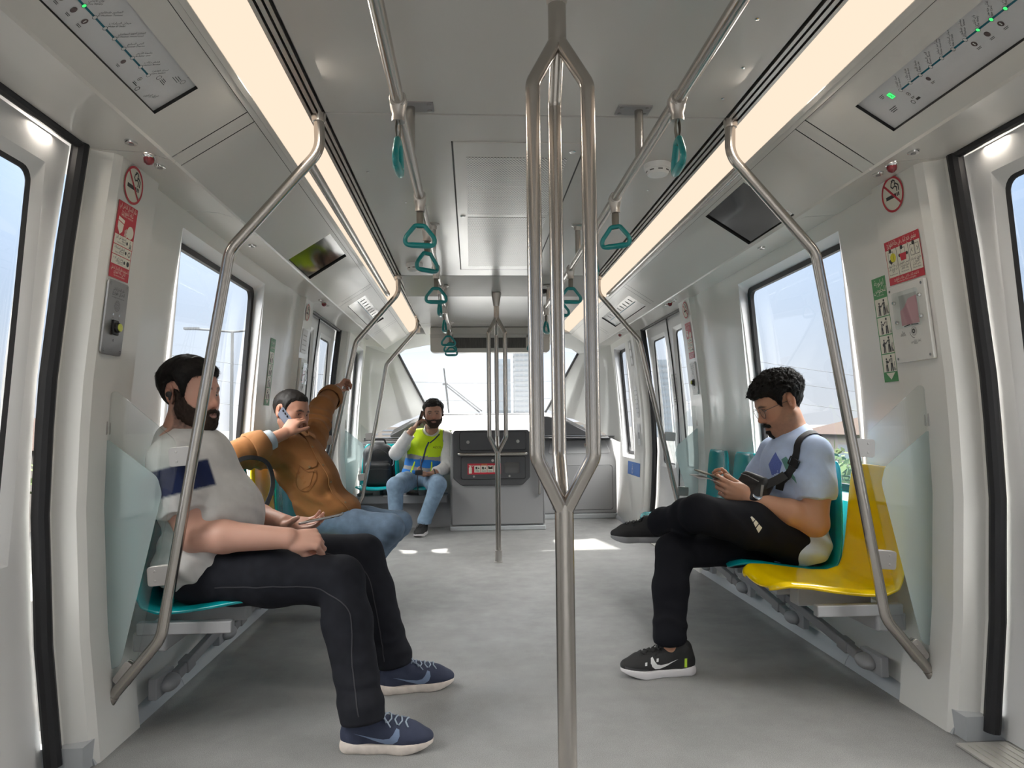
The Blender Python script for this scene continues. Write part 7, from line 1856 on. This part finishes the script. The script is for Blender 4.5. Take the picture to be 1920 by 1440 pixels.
def tree(x, y, h, r, label):
    root = empty('tree', (x,y,GZ), label, 'tree', 'street trees outside the windows')
    mb = MB(); mb.tube([(x,y,GZ),(x,y,GZ+h*.6)], [.22,.14], 8); mb.build('trunk', principled('bark', (.22,.16,.11), .9), root)
    mb = MB(); rnd = random.Random(int(x*7+y))
    for k in range(170):
        a, b, c = rnd.gauss(0,.42), rnd.gauss(0,.42), rnd.gauss(0,.36); p = V((x+r*a, y+r*b, GZ+h*.72+r*c)); q = .30+.25*rnd.random()
        d1 = V((rnd.gauss(0,1),rnd.gauss(0,1),rnd.gauss(0,1))).normalized()*q; d2 = V((rnd.gauss(0,1),rnd.gauss(0,1),rnd.gauss(0,1))).normalized()*q
        mb.add([p-d1, p+d2*.6, p+d1, p-d2*.6], [(0,1,2,3)])
    mb.build('crown', principled('foliage', (.075,.105,.045), .9, spec=.1), root, smooth=None)
for k, (x, y) in enumerate(((-26,66),(-31,78),(-38,60),(33,62),(38,74),(45,68),(35,80))):
    tree(x, y, 7.2+.7*(k % 3), 2.4, 'leafy green street tree outside the %s window' % ('left' if x < 0 else 'right'))
def lamppost(x, y, h, label):
    root = empty('street_lamp', (x,y,GZ), label, 'street lamp')
    mb = MB(); mb.tube([(x,y,GZ),(x,y,GZ+h)], [.13,.07], 10); mb.build('post', principled('galvanised', (.10,.105,.11), .8, spec=.1), root)
    mb = MB(); mb.tube([(x-1.8,y,GZ+h+.15),(x,y,GZ+h),(x+1.8,y,GZ+h+.15)], .05, 8); mb.build('arm', MATS['galvanised'], root)
    for sx in (-1, 1): 
        mb = MB(); mb.obox((x+sx*1.9,y,GZ+h+.16),(.35,0,0),(0,.12,0),(0,0,.05)); mb.build('lamp_head', MATS['galvanised'], root)
lamppost(-11.6,34.5,14.6,'twin armed street lamp outside the left window')
lamppost(-29,150,17,'tall street lamp post seen through the windscreen')
root = empty('power_pylon', (66,170,GZ), 'thin lattice pylon carrying power lines outside the right window', 'pylon')
mb = MB(); px, py, ph = 66.,170.,27.
for sx in (-1,1):
    for sy in (-1,1): mb.tube([(px+sx*1.8,py+sy*1.8,GZ),(px+sx*.25,py+sy*.25,GZ+ph)], .10, 6)
for k in range(8):
    z0 = GZ+ph*k/8; w0 = 1.8-1.55*k/8; w1 = 1.8-1.55*(k+1)/8
    for sg in (-1,1): mb.tube([(px-sg*w0,py-w0,z0),(px+sg*w1,py-w1,z0+ph/8)], .06, 4)
mb.build('lattice', MATS['galvanised'], root)
mb = MB()
for z in (.62,.8,.95): mb.tube([(px-3,py,GZ+ph*z),(px+3,py,GZ+ph*z)], .09, 6)
mb.build('crossarm', MATS['galvanised'], root)
for k, z in enumerate((.62,.8,.95)):
    mb = MB(); mb.tube([V((px+(t-.5)*260, py+ (t-.5)*30, GZ+ph*z-6*math.sin(PI*((t*2) % 1)))) for t in [i/40 for i in range(41)]], .06, 5)
    mb.build('power_line', MATS['galvanised'], root)
# guideway beams of the line ahead
mb = MB(); mb.box(-.45,.45,9.5,420,-2.4,-.9); mb.box(-6.0,-5.1,-60,420,-2.4,-.9)
for y in range(20,420,30):
    for x in (0,-5.55): mb.box(x-.6,x+.6,y-.6,y+.6,GZ,-2.4)
tag(mb.build('guideway_beam', principled('concrete', (.14,.137,.13), .9), smooth=None), 'concrete guideway beam of the line ahead of the car', 'guideway')
# ================================================================== light
SUND = V((.0,-1.,-.80)).normalized()   # the way the sunlight travels
w = bpy.data.worlds.new('sky'); SC.world = w; w.use_nodes = True; nt = w.node_tree
for n in list(nt.nodes): nt.nodes.remove(n)
out = nt.nodes.new('ShaderNodeOutputWorld'); bg = nt.nodes.new('ShaderNodeBackground'); tc = nt.nodes.new('ShaderNodeTexCoord'); sp = nt.nodes.new('ShaderNodeSeparateXYZ'); cr = nt.nodes.new('ShaderNodeValToRGB')
nt.links.new(tc.outputs['Generated'], sp.inputs[0]); nt.links.new(sp.outputs['Z'], cr.inputs[0])
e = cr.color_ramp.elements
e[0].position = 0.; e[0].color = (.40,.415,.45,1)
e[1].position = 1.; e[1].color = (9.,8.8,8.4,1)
for p, c in ((.06,(.35,.39,.45,1)),(.16,(.24,.32,.44,1)),(.30,(.18,.30,.49,1)),(.35,(.24,.36,.56,1)),(.43,(3.6,3.6,3.5,1)),(.55,(9.,8.8,8.4,1))):  # sky above the window view is boosted to brighten the interior
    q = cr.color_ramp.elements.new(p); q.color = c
# hazy glow around the sun
vm = nt.nodes.new('ShaderNodeVectorMath'); vm.operation = 'DOT_PRODUCT'; sd = -SUND; vm.inputs[1].default_value = (sd.x, sd.y, sd.z); nt.links.new(tc.outputs['Generated'], vm.inputs[0])
mz = nt.nodes.new('ShaderNodeMath'); mz.operation = 'MAXIMUM'; mz.inputs[1].default_value = 0.; nt.links.new(vm.outputs['Value'], mz.inputs[0])
mp = nt.nodes.new('ShaderNodeMath'); mp.operation = 'POWER'; mp.inputs[1].default_value = 9.; nt.links.new(mz.outputs[0], mp.inputs[0])
mm = nt.nodes.new('ShaderNodeMath'); mm.operation = 'MULTIPLY'; mm.inputs[1].default_value = 1.3; nt.links.new(mp.outputs[0], mm.inputs[0])
ad = nt.nodes.new('ShaderNodeVectorMath'); ad.operation = 'ADD'; nt.links.new(cr.outputs[0], ad.inputs[0]); nt.links.new(mm.outputs[0], ad.inputs[1])
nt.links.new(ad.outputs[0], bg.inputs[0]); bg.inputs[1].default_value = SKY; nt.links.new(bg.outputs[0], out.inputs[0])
sun = bpy.data.lights.new('sun', 'SUN'); sun.energy = SUN; sun.angle = math.radians(1.2); sun.color = (1,.95,.87)
so = bpy.data.objects.new('sun', sun); COL.objects.link(so)
d = SUND; so.rotation_euler = d.to_track_quat('-Z','Y').to_euler(); so.location = (0,20,20)
# unseen area lights added just below the cove diffusers to brighten the car
for sg in (-1, 1):
    al = bpy.data.lights.new('cove_fill', 'AREA'); al.shape = 'RECTANGLE'; al.size = .09; al.size_y = 10.6; al.energy = COVE; al.color = (1.,.90,.78)
    ao = bpy.data.objects.new('cove_fill', al); COL.objects.link(ao); ao.location = (sg*.793, 2.05, 2.012)
    dn = V((-sg*.25, 0, -1)).normalized(); ao.rotation_euler = dn.to_track_quat('-Z','Y').to_euler()
SC.view_settings.view_transform = 'Standard'; SC.view_settings.look = 'None'; SC.view_settings.gamma = 1; SC.view_settings.exposure = EXPO; SC.view_settings.use_curve_mapping = False
SC.cycles.use_denoising = True
SC.cycles.max_bounces = 14; SC.cycles.diffuse_bounces = 10; SC.cycles.glossy_bounces = 5; SC.cycles.transparent_max_bounces = 24; SC.cycles.transmission_bounces = 6
SC.cycles.sample_clamp_indirect = 6; SC.cycles.caustics_reflective = False; SC.cycles.caustics_refractive = False
